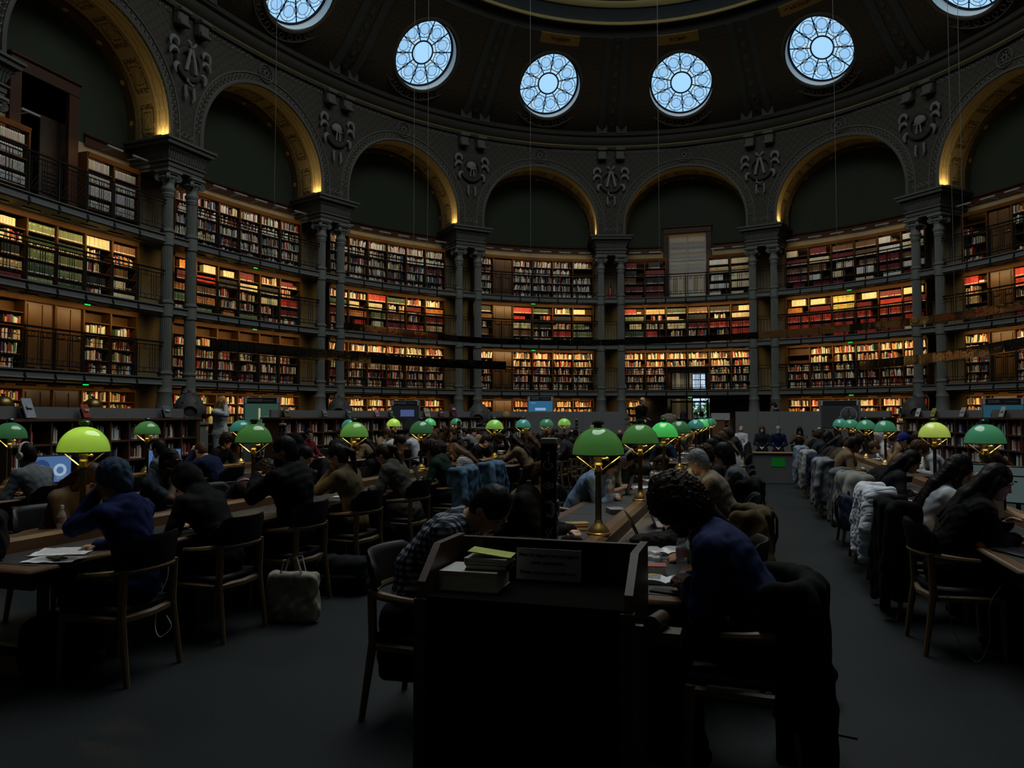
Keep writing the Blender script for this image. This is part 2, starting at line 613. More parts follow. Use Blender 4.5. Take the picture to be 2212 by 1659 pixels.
def cove(l):
    """(d, z) at arc length l, smooth through the control points"""
    l = min(max(l, 0), CLEN)
    i = max(j for j in range(len(_cl) - 1) if _cl[j] <= l + 1e-9)
    f = (l - _cl[i]) / (_cl[i + 1] - _cl[i])
    p = [CV[max(i - 1, 0)], CV[i], CV[i + 1], CV[min(i + 2, 4)]]
    q = []
    for c in (0, 1):
        a, b, c2, d = [v[c] for v in p]
        q.append(.5 * (2 * b + (c2 - a) * f + (2 * a - 5 * b + 4 * c2 - d) * f * f + (3 * b - a - 3 * c2 + d) * f ** 3))
    return q


def cov(k, s, l, off=0.0):
    d, z = cove(l)
    return ov(k + s / BAY * (1.0), d + off, z)


OCL, OCR = _cl[2] + .02, 1.36
cm = MB()
NT = 48


def shrink(l):
    """the oval narrows inward, so arc metres of the plan shrink with the cove"""
    return 1.0


for k in range(16):
    d0, z0 = cove(OCL)
    e = .02
    # plan scale at that depth: metres per bay unit
    sc_ = (ov(k + e, d0) - ov(k - e, d0)).length / (2 * e) / BAY
    rings = []
    for j in range(6):
        f = j / 5
        ring = []
        for i in range(NT):
            a = 2 * PI * i / NT
            c, sn = math.cos(a), math.sin(a)
            inner = (OCR * c / sc_, OCL + OCR * sn)
            bx = HALF / max(abs(c), 1e-6)
            ly = ((CLEN - OCL) if sn > 0 else OCL) / max(abs(sn), 1e-6)
            rr = min(bx, ly)
            outer = (rr * c, OCL + rr * sn)
            ring.append((inner[0] + (outer[0] - inner[0]) * f, inner[1] + (outer[1] - inner[1]) * f))
        rings.append(ring)
    # corners
    vs, uv = [], []
    for ring in rings:
        for (s, l) in ring: vs.append(cov(k, s, l)); uv.append((k * BAY + s, l))
    fs = []
    for j in range(5):
        for i in range(NT):
            i2 = (i + 1) % NT
            fs.append((j * NT + i, j * NT + i2, (j + 1) * NT + i2, (j + 1) * NT + i))
    cm.add(vs, fs, 0, uv)
    o = rings[-1]
    for (cs, cl) in ((HALF, CLEN), (HALF, 0), (-HALF, CLEN), (-HALF, 0)):
        b = sorted(range(NT), key=lambda i: abs(o[i][0] - cs) * 1 + abs(o[i][1] - cl) * 1)
        ia = min([i for i in range(NT) if abs(abs(o[i][0]) - HALF) < 1e-6 and o[i][0] * cs > 0], key=lambda i: abs(o[i][1] - cl))
        ib = min([i for i in range(NT) if abs(o[i][1] - cl) < 1e-6], key=lambda i: abs(o[i][0] - cs))
        P = [o[ia], (cs, cl), o[ib]]
        cm.add([cov(k, *p) for p in P], [(0, 1, 2)], 0, [(k * BAY + p[0], p[1]) for p in P])
struct(cm.obj('ceiling_cove', M_cove, smooth=False), 'dark coved ceiling painted with fish scales', 'ceiling')

# ring, drum and glazed centre
TT = [i / 10 for i in range(161)]
rg = MB()
rg.band(TT, [(-3.30, 17.82), (-3.40, 17.93), (-3.35, 18.0), (-3.45, 18.17), (-3.45, 18.3)], 0)
rg.band(TT, [(-3.45, 18.3), (-3.80, 18.34)], 1)
rg.band(TT, [(-3.80, 18.30), (-3.86, 18.22), (-3.94, 18.22), (-3.98, 18.32)], 2)
rg.band(TT, [(-3.98, 18.32), (-4.02, 18.62), (-4.12, 18.9)], 3)
rg.band(TT, [(-4.12, 18.86), (-4.20, 18.82), (-4.26, 18.9), (-4.30, 19.05)], 2)
rg.band(TT, [(-4.30, 19.05), (-5.90, 19.6), (-8.80, 19.95)], 0)
M_latt = mat('pierced_lattice_band', (.02, .022, .022), .6)
struct(rg.obj('ceiling_ring', [M_rib, M_latt, M_gold, mat('slate_band', (0.0250, 0.0300, 0.0325), .6)]), 'moulded and gilt ring around the glazed centre of the ceiling', 'ceiling')
lt = MB()
for i in range(16 * 26):
    t = (i + .5) / 26
    tg, on = oframe(t)
    for dd in (-3.54, -3.7):
        lt.torus(ov(t + (.5 / 26 if dd < -3.6 else 0), dd, 18.29), .075, .016, None, 6, 3)
struct(lt.obj('trim_5', mat('lattice_grey', (0.0600, 0.0625, 0.0600), .6)), 'pierced lattice under the ceiling ring', 'trim')
sk = MB()
sp = [ov(t, -8.3, 19.94) for t in TT[:-1]]
sk.add(sp, [tuple(range(len(sp)))])
M_sky = mat('milky_skylight_glass', (.1, .1, .1), .4, emit=(.93, 1.0, .98), estr=SKYLIGHT)
sko = struct(sk.obj('window_skylight', M_sky), 'large glazed centre of the ceiling', 'window')
gb = MB()
cx, cy = OX, OY - 19.43
for i in range(-4, 5):
    hw = 5.4 * math.sqrt(max(0, 1 - (i / 4.6) ** 2)) if True else 0
    gb.box((cx + i * 1.3, cy, 19.88), (.22, 20.6 * math.sqrt(max(.05, 1 - (i * 1.3 / 5.8) ** 2)), .08))
for i in range(-6, 7):
    gb.box((cx, cy + i * 1.6, 19.88), (11 * math.sqrt(max(.05, 1 - (i * 1.6 / 11) ** 2)), .16, .08))
struct(gb.obj('glazing_bars', M_iron, sko), None, None)

# ribs between the bays
rb = MB()
for k in VIS:
    for sg in (-1, 1):
        s0 = -HALF + sg * .46
        path = [cov(k, s0, CLEN * i / 14, -.06) for i in range(15)]
        tg, on = oframe(k - .5)
        rb.tube(path, .19, 4, up=tg)
        rb.box(cov(k, s0, .12, -.12), (.5, .3, .36), Matrix((tg, on, Vector((0, 0, 1)))).transposed())
    for i in range(7):
        c = cov(k, -HALF, .5 + i * .55, -.02)
        a, b = cov(k, -HALF, .5 + i * .55 + .1), cov(k, -HALF, .5 + i * .55 - .1)
        up = (a - b).normalized()
        tg, on = oframe(k - .5)
        nn = up.cross(tg)
        P = [c + tg * .12, c + up * .17, c - tg * .12, c - up * .17, c + nn * .04, c - nn * .04]
        rb.add(P, [(0, 1, 4), (1, 2, 4), (2, 3, 4), (3, 0, 4), (1, 0, 5), (2, 1, 5), (3, 2, 5), (0, 3, 5)])
struct(rb.obj('trim_6', M_rib, ang=30), 'paired stone ribs of the cove with diamonds between', 'trim')
cb = MB()
for k in VIS:
    tg, on = oframe(k - .5)
    R = Matrix((tg, on, Vector((0, 0, 1)))).transposed()
    for sg in (-1, 1):
        p = ov(k - .5 + sg * .42 / BAY, -.34, 13.86)
        cb.box(p, (.42, .3, .5), R, bev=.06)
        cb.box(p + Vector((0, 0, .22)) - on * .08, (.46, .34, .14), R, bev=.03)
        cb.tube([p + tg * .2 - on * .14 + Vector((0, 0, -.2)), p - tg * .2 - on * .14 + Vector((0, 0, -.2))], .07, 10)
struct(cb.obj('trim_7', M_stone), 'paired corbels under the cornice', 'trim')

# words above the windows
for k, w in ((-1, 'THEBES'), (0, 'ROME'), (1, 'CARTHAGE')):
    tg, on = oframe(k)
    up = (Vector((0, 0, 1)) * .5 - on * .86).normalized()
    b = MB()
    for i in range(8):
        t0, t1 = k - .17 + i * .0425, k - .17 + (i + 1) * .0425
        P = [ov(t0, -3.08, 17.66), ov(t1, -3.08, 17.66), ov(t1, -3.42, 17.93), ov(t0, -3.42, 17.93)]
        P2 = [p - Vector((0, 0, .05)) for p in P]
        b.add(P2 + P, [(3, 2, 1, 0), (4, 5, 6, 7), (0, 1, 5, 4), (2, 3, 7, 6), (1, 2, 6, 5), (3, 0, 4, 7)])
    ro_ = b.obj('name_panel', M_ochre)
    tag(ro_, 'ochre ceiling panel lettered %s above the %s' % (w, BAYN[k]), 'sign', 'lettered panels of the cove')
    Lc = ov(k, -3.26, 17.74)
    R3 = Matrix((tg, up, tg.cross(up))).transposed()
    text(w, .26, M_letter, ro_, Lc, R3)

# round windows
M_glass = None


def _glass(nt, b):
    x, y, _ = coords(nt, 'Object')
    r = (x * x + y * y).sq()
    at = nt.nodes.new('ShaderNodeMath'); at.operation = 'ARCTAN2'
    nt.links.new(y.o, at.inputs[0]); nt.links.new(x.o, at.inputs[1])
    a = X(nt, at.outputs[0])
    cell = (a * (10 / (2 * PI)) + .5).fr() - .5
    tx = cell * (2 * PI / 10) * r
    ty = r - .93
    d = (tx * tx + ty * ty).sq()
    petal = d.lt(.34)
    core = d.lt(.21)
    cen = r.lt(.44)
    rays = (((a * 30).sin() * .5 + .5) * .14)
    f = (petal * .22 + core * .22 + rays)
    f = f * (cen * -1.0 + 1.0)
    base = ramp2(nt, f.mn(1.0), (.33, .60, .86), (.20, .40, .68))
    # small pale lights in the petals
    gx = ((tx * 14).fr() - .5).ab(); gy = ((ty * 12).fr() - .5).ab()
    dot = (gx * gx + gy * gy).sq().lt(.24)
    nz = nt.nodes.new('ShaderNodeTexNoise'); nz.inputs['Scale'].default_value = 2.3
    nt.links.new(nt.nodes['Texture Coordinate'].outputs['Object'], nz.inputs['Vector'])
    band = (d.gt(.22) * d.lt(.32)).mx(r.lt(.66) * r.gt(.50)) * X(nt, nz.outputs['Fac']).gt(.53)
    f2 = dot * band * (cen * -1.0 + 1.0)
    nt.links.new(ramp2(nt, f2, base, (.72, .70, .50)), b.inputs['Emission Color'])
    b.inputs['Emission Strength'].default_value = OCULUS
    b.inputs['Base Color'].default_value = (.1, .1, .1, 1)


M_glass = mat('pale_blue_stained_glass', fn=_glass, rough=.4)
M_came = mat('dark_window_ironwork', (.012, .014, .03), .5)
M_reveal = mat('white_window_reveal', (.85, .87, .85), .6)
fr_ = MB(); Rz = None
fr_.torus((0, 0, .02), .46, .035, None, 40, 6)
fr_.torus((0, 0, .02), OCR + .0, .05, None, 48, 6)
for i in range(10):
    a = 2 * PI * (i + .5) / 10
    fr_.tube([(.46 * math.cos(a), .46 * math.sin(a), .02), ((OCR) * math.cos(a), (OCR) * math.sin(a), .02)], .022, 6)
cr_ = MB()
for i in range(10):
    a = 2 * PI * i / 10
    for rr, w in ((.34, .013), (.21, .010)):
        cr_.torus((.93 * math.cos(a), .93 * math.sin(a), .015), rr, w, None, 28, 4)
    cr_.tube([(.60 * math.cos(a), .60 * math.sin(a), .015), (.72 * math.cos(a), .72 * math.sin(a), .015)], .008, 4)
    cr_.tube([(1.14 * math.cos(a), 1.14 * math.sin(a), .015), (1.34 * math.cos(a), 1.34 * math.sin(a), .015)], .008, 4)
cr_.torus((0, 0, .015), .60, .010, None, 40, 4)
gs_ = MB(); gs_.lathe([(.0, 0), (OCR, 0)], 48)
rv_ = MB(); rv_.lathe([(OCR + .03, -.06), (OCR + .03, .2), (OCR + .02, .42)], 48)
rn_ = MB()
rn_.lathe([(OCR + .02, .40), (OCR + .06, .47), (OCR + .14, .47), (OCR + .18, .42), (OCR + .18, .3)], 48)
for i in range(30):
    a = 2 * PI * i / 30
    rn_.torus(((OCR + .32) * math.cos(a), (OCR + .32) * math.sin(a), .41), .10, .018, None, 9, 4)
rn_.torus((0, 0, .40), OCR + .47, .03, None, 48, 5)
protoW = None
nwin = 0
for k in range(16):
    kk = (k + 8) % 16 - 8
    d0, z0 = cove(OCL)
    a, b = cov(kk, 0, OCL + .05), cov(kk, 0, OCL - .05)
    up = (a - b).normalized()
    tg, on = oframe(kk)
    nrm = tg.cross(up)
    if nrm.dot(on) > 0: nrm = -nrm
    xx = up.cross(nrm)
    Rm = Matrix((xx, up, nrm)).transposed().to_4x4()
    Rm.translation = cov(kk, 0, OCL) - nrm * .40
    nwin += 1
    if protoW is None:
        protoW = bpy.data.objects.new('window_%d' % nwin, None); C.objects.link(protoW)
        gs_.obj('glass', M_glass, protoW); fr_.obj('frame', M_came, protoW); cr_.obj('tracery', M_came, protoW); rv_.obj('reveal', M_reveal, protoW); rn_.obj('carved_ring', mat('carved_ring_stone', (0.0495, 0.0405, 0.0293), .7), protoW)
        r = protoW
    else:
        r = protoW.copy(); C.objects.link(r); r.name = 'window_%d' % nwin
        for c_ in protoW.children:
            q = c_.copy(); C.objects.link(q); q.parent = r
    r.matrix_world = Rm
    r['kind'] = 'structure'
    nm = BAYN.get(kk, 'an arch behind the camera')
    r['label'] = 'round pale blue stained glass window over the ' + nm
    r['category'] = 'window'

# ================================================================ piers: impost blocks, paired columns, wreaths
im = MB()
def ring_block(mb, levels):
    vs = []
    for (z, hw, df) in levels: vs += [(-hw, df, z), (hw, df, z), (hw, 1.5, z), (-hw, 1.5, z)]
    fs = []
    for i in range(len(levels) - 1):
        for k in range(4):
            k2 = (k + 1) % 4
            fs.append((i * 4 + k, i * 4 + k2, (i + 1) * 4 + k2, (i + 1) * 4 + k))
    fs.append((3, 2, 1, 0)); n = len(levels) * 4
    fs.append((n - 4, n - 3, n - 2, n - 1))
    mb.add(vs, fs)
ring_block(im, [(9.14, .68, -.22), (9.24, .68, -.22), (9.24, .71, -.25), (9.36, .71, -.25), (9.38, .76, -.30), (9.43, .76, -.30), (9.43, .68, -.22), (9.50, .69, -.23), (9.70, .76, -.30), (9.78, .84, -.38), (9.79, .80, -.34), (9.84, .82, -.36), (9.86, .92, -.46), (9.96, .94, -.48), (9.98, .99, -.53), (10.05, .99, -.53)])
for i in range(15):
    x = -.66 + i * 1.32 / 14
    im.tube([(x, -.25, 9.50), (x, -.30, 9.68), (x * 1.06, -.37, 9.76)], .022, 5)
im_me = None
def flute(k, n): return 1.0 if k % 4 in (0, 1) else .90
cl = MB()
cl.box((0, 0, .6), (.86, .86, 1.2), bev=.02)
cl.lathe([(.40, 1.2), (.42, 1.26), (.40, 1.34), (.34, 1.38), (.33, 1.46), (.36, 1.52), (.33, 1.6), (.27, 1.75), (.23, 2.0), (.21, 2.3), (.235, 2.36), (.21, 2.42), (.20, 2.5)], 32)
for z0, z1, r in ((2.5, 4.66, .172), (4.66, 6.84, .165), (6.84, 8.3, .158)):
    cl.lathe([(r + .03, z0), (r + .03, z0 + .38), (r + .06, z0 + .40), (r + .06, z0 + .45), (r + .015, z0 + .48), (r + .012, z0 + .52)], 32)
    cl.lathe([(r, z0 + .52), (r * .985, z1)], 80, mod=flute)
cl.lathe([(.155, 8.3), (.17, 8.32), (.165, 8.36), (.19, 8.40), (.17, 8.45), (.19, 8.50), (.215, 8.55), (.205, 8.60), (.18, 8.62), (.17, 8.72)], 32)
cp_ = MB()
cp_.lathe([(.17, 8.72), (.18, 8.78), (.24, 8.86), (.25, 8.92), (.2, 8.97)], 24)
cp_.box((0, 0, 9.03), (.50, .50, .05), bev=.012)
cp_.box((0, 0, 9.09), (.58, .58, .08), bev=.015)
for sx in (-1, 1):
    for sy in (-1, 1):
        dr = Vector((sx, sy, 0)).normalized()
        c_ = Vector((0, 0, 8.90)) + dr * .28
        ax = Vector((-dr.y, dr.x, 0))
        cp_.tube([c_ - ax * .045, c_ + ax * .045], .105, 16)
        for sgn in (-1, 1):
            sp_ = []
            for i in range(15):
                a = i / 14 * 4 * PI
                rr = .095 * (1 - i / 15)
                sp_.append(c_ + ax * sgn * .047 + (dr * math.cos(a) + Vector((0, 0, 1)) * math.sin(a)) * rr)
            cp_.tube(sp_, .012, 4)
for s_ in (Vector((0, -1, 0)), Vector((0, 1, 0)), Vector((1, 0, 0)), Vector((-1, 0, 0))):
    for j in range(-1, 2):
        ax = Vector((-s_.y, s_.x, 0))
        cp_.sphere(s_ * .235 + ax * j * .07 + Vector((0, 0, 8.90 + .02 * (1 - abs(j)))), .04, 8, 6)
cl_me = cl.mesh('column_shaft', M_iron); cp_me = cp_.mesh('column_capital', M_iron)
PIERN = {-5: 'pier beyond the frame', -4: 'cut-off nearest pier', -3: 'first full pier', -2: 'second full pier', -1: 'third full pier', 0: 'pier before the entrance', 1: 'pier past the entrance', 2: 'last full pier', 3: 'pier beyond the frame', 4: 'far pier beyond the frame'}
for k in range(16):
    kk = (k + 8) % 16 - 8
    t = kk - .5
    tg, on = oframe(t)
    rz = -oph(t)
    if im_me is None:
        o = im.obj('impost_block', M_stone, ang=25); im_me = o.data
    else:
        o = bpy.data.objects.new('impost_block', im_me); C.objects.link(o)
    o.location = ov(t, 0); o.rotation_euler = (0, 0, rz)
    struct(o, 'grey moulded impost block on the ' + PIERN.get(kk, 'pier behind the camera'), 'impost')
    for sg in (-1, 1):
        r = bpy.data.objects.new('column', None); C.objects.link(r)
        r.location = ov(t, 0) + tg * sg * .47; r.rotation_euler = (0, 0, rz)
        struct(r, '%s fluted grey iron column of the pair at the %s' % ('first' if sg < 0 else 'second', PIERN.get(kk, 'pier behind the camera')), 'column')
        for nm, me in (('shaft', cl_me), ('capital', cp_me)):
            c_ = bpy.data.objects.new(nm, me); C.objects.link(c_); c_.parent = r
# wreaths
def wreath(kind):
    a, b = MB(), MB()
    Rx = Matrix.Rotation(PI / 2, 3, 'X')
    a.torus((0, -.02, 0), .46, .115, Rx, 32, 8, flat=.8)
    for sg in (-1, 1):
        for j, (ox, oz, rr, a0, a1) in enumerate(((.62, .42, .22, -.6, 3.6), (.60, .08, .24, -.2, 2.8), (.46, -.30, .2, -1.0, 2.0))):
            pts = []
            for i in range(11):
                q = a0 + (a1 - a0) * i / 10
                r_ = rr * (1 - .45 * i / 10)
                pts.append((sg * (ox + r_ * math.cos(q) * .9), -.10, oz + r_ * math.sin(q)))
            b.tube(pts, [.055 * math.sin(PI * (.12 + .8 * i / 10)) for i in range(11)], 6, flat=1.4)
        if kind:
            b.tube([(sg * .03, -.13, .46), (sg * .12, -.14, .1), (sg * .20, -.13, -.28)], [.04, .045, .05], 6, flat=1.3)
            b.tube([(sg * .02, -.13, .5), (sg * .10, -.16, .6), (sg * .17, -.12, .68)], [.03, .06, .045], 6)
        else:
            b.tube([(sg * .05, -.12, .05), (sg * .10, -.12, -.32)], [.025, .035], 6)
        b.tube([(sg * .16, -.06, -.72), (sg * .18, -.08, -1.05), (sg * .12, -.06, -1.2)], [.045, .05, .01], 6)
    if kind:
        b.tube([(-.13, -.10, -.5), (-.15, -.14, -.62), (.0, -.14, -.7), (.13, -.12, -.62)], [.03, .045, .045, .02], 6)
        b.tube([(-.15, -.08, -.8), (-.17, -.1, -.95), (-.04, -.08, -1.12)], [.02, .045, .01], 6)
    else:
        b.sphere((0, -.02, .2), .25, 16, 10, (1.0, .45, .85))
        for j in range(-2, 3): b.tube([(j * .08 - .04, -.13, .02 + .02 * abs(j)), (j * .08 + .04, -.13, .02 + .02 * abs(j))], .035, 6)
    return a, b
wprot = {}
for kk in (-4, -3, -2, -1, 0, 1, 2):
    kd = 1 if kk in (-4, -3, 0, 1) else 0
    t = kk - .5
    if kd not in wprot:
        r = thing('wreath_ornament', None, 'ornament')
        a, b = wreath(kd)
        a.obj('garland', M_wreath, r); b.obj('ribbon', M_ribbon, r)
        wprot[kd] = r
    else: r = dup(wprot[kd], (0, 0, 0), 0)
    r.location = ov(t, -.24, 12.62); r.rotation_euler = (0, 0, -oph(t))
    tag(r, 'stucco wreath with %s above the %s' % ('knotted ribbons' if kd else 'a shell mask', PIERN[kk]), 'ornament', 'spandrel wreaths')

# galleries
M_fascia = mat('grey_gallery_fascia', (0.1040, 0.1080, 0.1024), .5, noise=.08)
GAL = [2.80, 4.98, 7.15]
for i, z in enumerate(GAL):
    g = MB()
    g.band([j / 12 for j in range(16 * 12 + 1)], [(1.34, z - .16), (.06, z - .16), (.0, z - .26), (-.06, z - .26), (-.10, z - .22), (-.06, z - .18), (-.06, z - .04), (-.11, z - .03), (-.11, z), (1.34, z)])
    struct(g.obj('floor_gallery_%d' % (i + 1), M_fascia), '%s gallery floor with its grey fascia' % ('lowest', 'middle', 'upper')[i], 'gallery')
bm_ = MB()
for _t0, _t1 in ((.16, 11.83), (12.16, 15.84)):
    bm_.band([_t0 + (_t1 - _t0) * j / 150 for j in range(151)], [(1.28, 9.50), (1.28, 9.72), (1.22, 9.78), (1.34, 9.86)])
struct(bm_.obj('trim_8', M_brownmould), 'brown wooden moulding above the top shelves', 'trim')
# ================================================================ wall bookcases, books, railings, strips
def attr_mat(name, rough=.55, obj=False):
    def fn(nt, b):
        if obj:
            n = nt.nodes.new('ShaderNodeObjectInfo'); o = n.outputs['Color']
        else:
            n = nt.nodes.new('ShaderNodeAttribute'); n.attribute_name = 'col'; o = n.outputs['Color']
        nt.links.new(o, b.inputs['Base Color'])
    return mat(name, fn=fn, rough=rough, spec=.3)


M_books = attr_mat('book_cloth')
M_book1 = attr_mat('book_cover', obj=True)
M_page = mat('book_pages', (.62, .57, .46), .8)
M_tag = mat('white_spine_label', (.7, .68, .62), .6)
LEV = [(.28, 2.50), (2.82, 4.80), (5.0, 6.97), (7.17, 9.20)]
LEVN = ['ground floor', 'lowest gallery', 'middle gallery', 'upper gallery']
ROWS = [6, 5, 5, 5]
DOOR, HOLE, DARK = 'door', 'hole', 'dark'
SKIP = {}
for L_ in range(4): SKIP[(-1, L_)] = {1: DOOR}
for L_ in range(4): SKIP[(2, L_)] = {1: DOOR}
SKIP[(-4, 1)] = {2: DOOR, 3: DOOR}; SKIP[(-4, 0)] = {2: DARK, 3: DARK}; SKIP[(-4, 3)] = {2: HOLE, 3: HOLE}
SKIP[(0, 0)] = {1: DARK, 2: HOLE, 3: HOLE, 4: DARK, 5: DARK}; SKIP[(0, 3)] = {2: HOLE, 3: HOLE}
FRONT, BACK = .95, 1.31
BN = {-5: 'beyond the frame', **{k: 'under the ' + BAYN[k] for k in (-4, -3, -2, -1, 0, 1, 2)}}


def tcomp(k, c): return k - .4 + c * CW


CRE, WHI, RED, DRD, ORA, TAN, GRN, DGR, BLK, BLU, YEL, BRN, GRY = (.68, .58, .36), (.72, .70, .62), (.46, .035, .02), (.16, .015, .015), (.58, .20, .05), (.46, .30, .13), (.14, .18, .08), (.035, .06, .03), (.02, .02, .02), (.04, .09, .22), (.66, .50, .10), (.17, .08, .035), (.30, .29, .27)
PMIX = [CRE, CRE, WHI, WHI, CRE, RED, DRD, ORA, BLK, BLK, BRN, TAN, GRN, BLU, DRD]
PDK = [BLK, BLK, DGR, DRD, BRN, GRY, WHI, CRE, RED, BLU]
PWH = [WHI, WHI, CRE, GRY, WHI, BLK, TAN, DRD, GRY]
PSET = [RED, RED, DRD, DGR, GRN, TAN, CRE, BLK, BRN, ORA, CRE]


def run_style(k, lev, c, r, rows):
    """(palette or single colour, fill, tilt, width range) of one shelf; r counts from the top"""
    q = random.Random(k * 1000 + lev * 100 + c * 10 + r + 5)
    if lev == 3:
        if k == -4: return ('box', GRY, q.choice([1, 1, .9]), 0, (.055, .07))
        if k == 0: return ('set', q.choice([DRD, DRD, BRN, BLK]) if c < 2 else q.choice([CRE, WHI, TAN]), q.choice([.95, .9, .6]), 0, (.03, .05))
        if k in (1,): return ('set', q.choice([WHI, CRE, WHI, DRD, BRN]), q.choice([1, .95, .8, .55]), 0, (.03, .06))
        if k == 2: return ('mix', PMIX, q.choice([0, .4, .8]), 0, (.03, .05))
        return ('mix', PWH if q.random() < .7 else PDK, q.choice([1, .95, .9, 0.0 if r == 1 and c % 3 == 2 else .9]), q.choice([0, .12, .2]), (.018, .045))
    if lev == 2:
        if k == 1 and c == 2 and r < 2: return ('set', YEL, 1, 0, (.035, .045))
        if k == -4 and c in (2, 3): return ('set', q.choice([GRN, DGR, GRN]), 1, 0, (.03, .045))
        if k == 1: return ('set', q.choice([RED, RED, ORA, CRE, DRD]), q.choice([1, 1, .9, .7]), 0, (.03, .05))
        if q.random() < .72: return ('set', q.choice(PSET), q.choice([1, 1, .95, .8, .6]), 0, (.03, .055))
        return ('mix', PMIX, q.choice([.95, .8, .6]), q.choice([0, 0, .1]), (.025, .06))
    if lev == 1:
        if k == -4 or k == -3: return ('mix', PMIX, q.choice([.9, .75, .6]) if r != 0 else 0, q.choice([0, 0, .08]), (.025, .06))
        if (k == 1 and c == 0 and r < 2): return ('mix', PMIX, 0, 0, (.03, .05))
        return ('mix', PMIX if r < 3 else PDK + PMIX, q.choice([1, .95, .9, .8]), q.choice([0, .05, .14, .2]), (.022, .055))
    return ('mix', PMIX + [RED, ORA, YEL], q.choice([.95, .8, .7]), q.choice([0, .06]), (.025, .055))


MASS_V, MASS_F, MASS_C = [], [], []
_cube = [(0, 0, 0), (1, 0, 0), (1, 1, 0), (0, 1, 0), (0, 0, 1), (1, 0, 1), (1, 1, 1), (0, 1, 1)]
_cf = [(0, 3, 2, 1), (4, 5, 6, 7), (0, 1, 5, 4), (1, 2, 6, 5), (2, 3, 7, 6), (3, 0, 4, 7)]


def mass_box(o, ax, ay, az, col, faces=(1, 2, 3, 5)):
    b = len(MASS_V)
    for (x, y, z) in _cube: MASS_V.append(tuple(o + ax * x + ay * y + az * z))
    for i in faces:
        MASS_F.append(tuple(b + j for j in _cf[i])); MASS_C.append(col)


NIND = [0]
bookmesh = {}


def book_mesh(w):
    """one upright book: rounded spine toward -y, covers, inset pages, white call label at the foot of the spine"""
    if w in bookmesh: return bookmesh[w]
    m = MB()
    n = 5
    arc = [(.5 - .5 * math.cos(PI * i / n), -.05 * math.sin(PI * i / n)) for i in range(n + 1)]
    poly = arc + [(1, 1), (.9, 1), (.9, .06), (.1, .06), (.1, 1), (0, 1)]
    m.prism(poly, 0, 1, 0)
    m.box((.5, .52, .49), (.82, .9, .955), mi=1)
    if w:
        m.add([(.08, -.052, .03), (.92, -.052, .03), (.92, -.052, .14), (.08, -.052, .14)], [(0, 1, 2, 3)], 2)
    bookmesh[w] = m.mesh('book', [M_book1, M_page, M_tag], smooth=False)
    return bookmesh[w]


CN = [(CRE, 'cream'), (WHI, 'white'), (RED, 'red'), (DRD, 'dark red'), (ORA, 'orange'), (TAN, 'tan'), (GRN, 'olive green'), (DGR, 'dark green'), (BLK, 'black'), (BLU, 'blue'), (YEL, 'yellow'), (BRN, 'brown'), (GRY, 'grey')]


def cname(c): return min(CN, key=lambda p: sum((a - b) ** 2 for a, b in zip(p[0], c)))[1]


def single_book(o, ax, ay, az, col, where, group, label=None, white=True, name='book'):
    b = bpy.data.objects.new(name, book_mesh(white)); C.objects.link(b)
    M = Matrix((ax, ay, az)).transposed().to_4x4(); M.translation = o
    b.matrix_world = M
    b.color = (col[0], col[1], col[2], 1)
    tag(b, label or '%s book %s' % (cname(col), where), 'book', group)
    NIND[0] += 1
    return b


def shelf_run(o, ax, width, hmax, style, seed, single=None, inward=None):
    """fill a shelf from o along unit ax; inward = unit vector from the shelf front to its back"""
    q = random.Random(seed)
    kind, pal, fill, tilt, wr = style
    if fill <= 0: return
    x = q.uniform(.0, .02) if fill > .85 else q.choice([0.0, q.uniform(0, (1 - fill) * width)])
    end = min(width - .01, x + width * fill)
    up = Vector((0, 0, 1))
    base = pal if kind != 'mix' else None
    bh = q.uniform(.66, .88) * hmax
    tl = q.uniform(-tilt, tilt) if tilt else 0
    while True:
        w = q.uniform(*wr)
        if x + w > end: break
        if kind == 'mix':
            c = q.choice(pal); h = q.uniform(.58, .92) * hmax
            if q.random() < .05: x += w * 1.6; continue
        else: c = base; h = bh * q.uniform(.985, 1.0)
        c = tuple(max(.004, v * q.uniform(.8, 1.15)) for v in c)
        dep = q.uniform(.15, .22)
        if tilt and kind == 'mix':
            if q.random() < .25: tl = q.uniform(-tilt, tilt)
            z2 = up * math.cos(tl) + ax * math.sin(tl)
            a2 = ax * math.cos(tl) - up * math.sin(tl)
            oo = o + ax * x + inward * q.uniform(0, .02) + up * (max(0, math.sin(tl)) * w + .0)
            stepw = w / max(.3, math.cos(tl)) + .001
        else: z2, a2, oo, stepw = up, ax, o + ax * x + inward * q.uniform(0, .015), w + .002
        if single:
            single_book(oo, a2 * w, inward * dep, z2 * h, c, single[0], single[1])
        else:
            mass_box(oo, a2 * w, inward * dep, z2 * h, c)
            if kind == 'box':
                mass_box(oo + a2 * w * .3 + z2 * h * .88 - inward * .003, a2 * w * .4, inward * .003, z2 * .035, WHI, (2,))
            elif q.random() < (.85 if kind == 'set' else .6):
                mass_box(oo + a2 * w * .08 - inward * .003 + z2 * .006, a2 * w * .84, inward * .003, z2 * .028, WHI, (2,))
            if kind == 'set' and q.random() < .6 and base not in (WHI, CRE):
                mass_box(oo + a2 * w * .1 - inward * .002 + z2 * h * .72, a2 * w * .8, inward * .003, z2 * .03, tuple(min(1, v * 2.2 + .05) for v in c) if base in (GRN, DGR, TAN) else (.03, .02, .01), (2,))
        x += stepw
    # a few lying flat at the end of a short run
    if not single and fill < .7 and q.random() < .5 and end + .26 < width:
        zz = 0
        for i in range(q.randint(1, 4)):
            th = q.uniform(.025, .05)
            mass_box(o + ax * (end + .02) + up * zz + inward * .02, ax * .2, inward * .15, up * th, q.choice(PMIX)); zz += th + .001


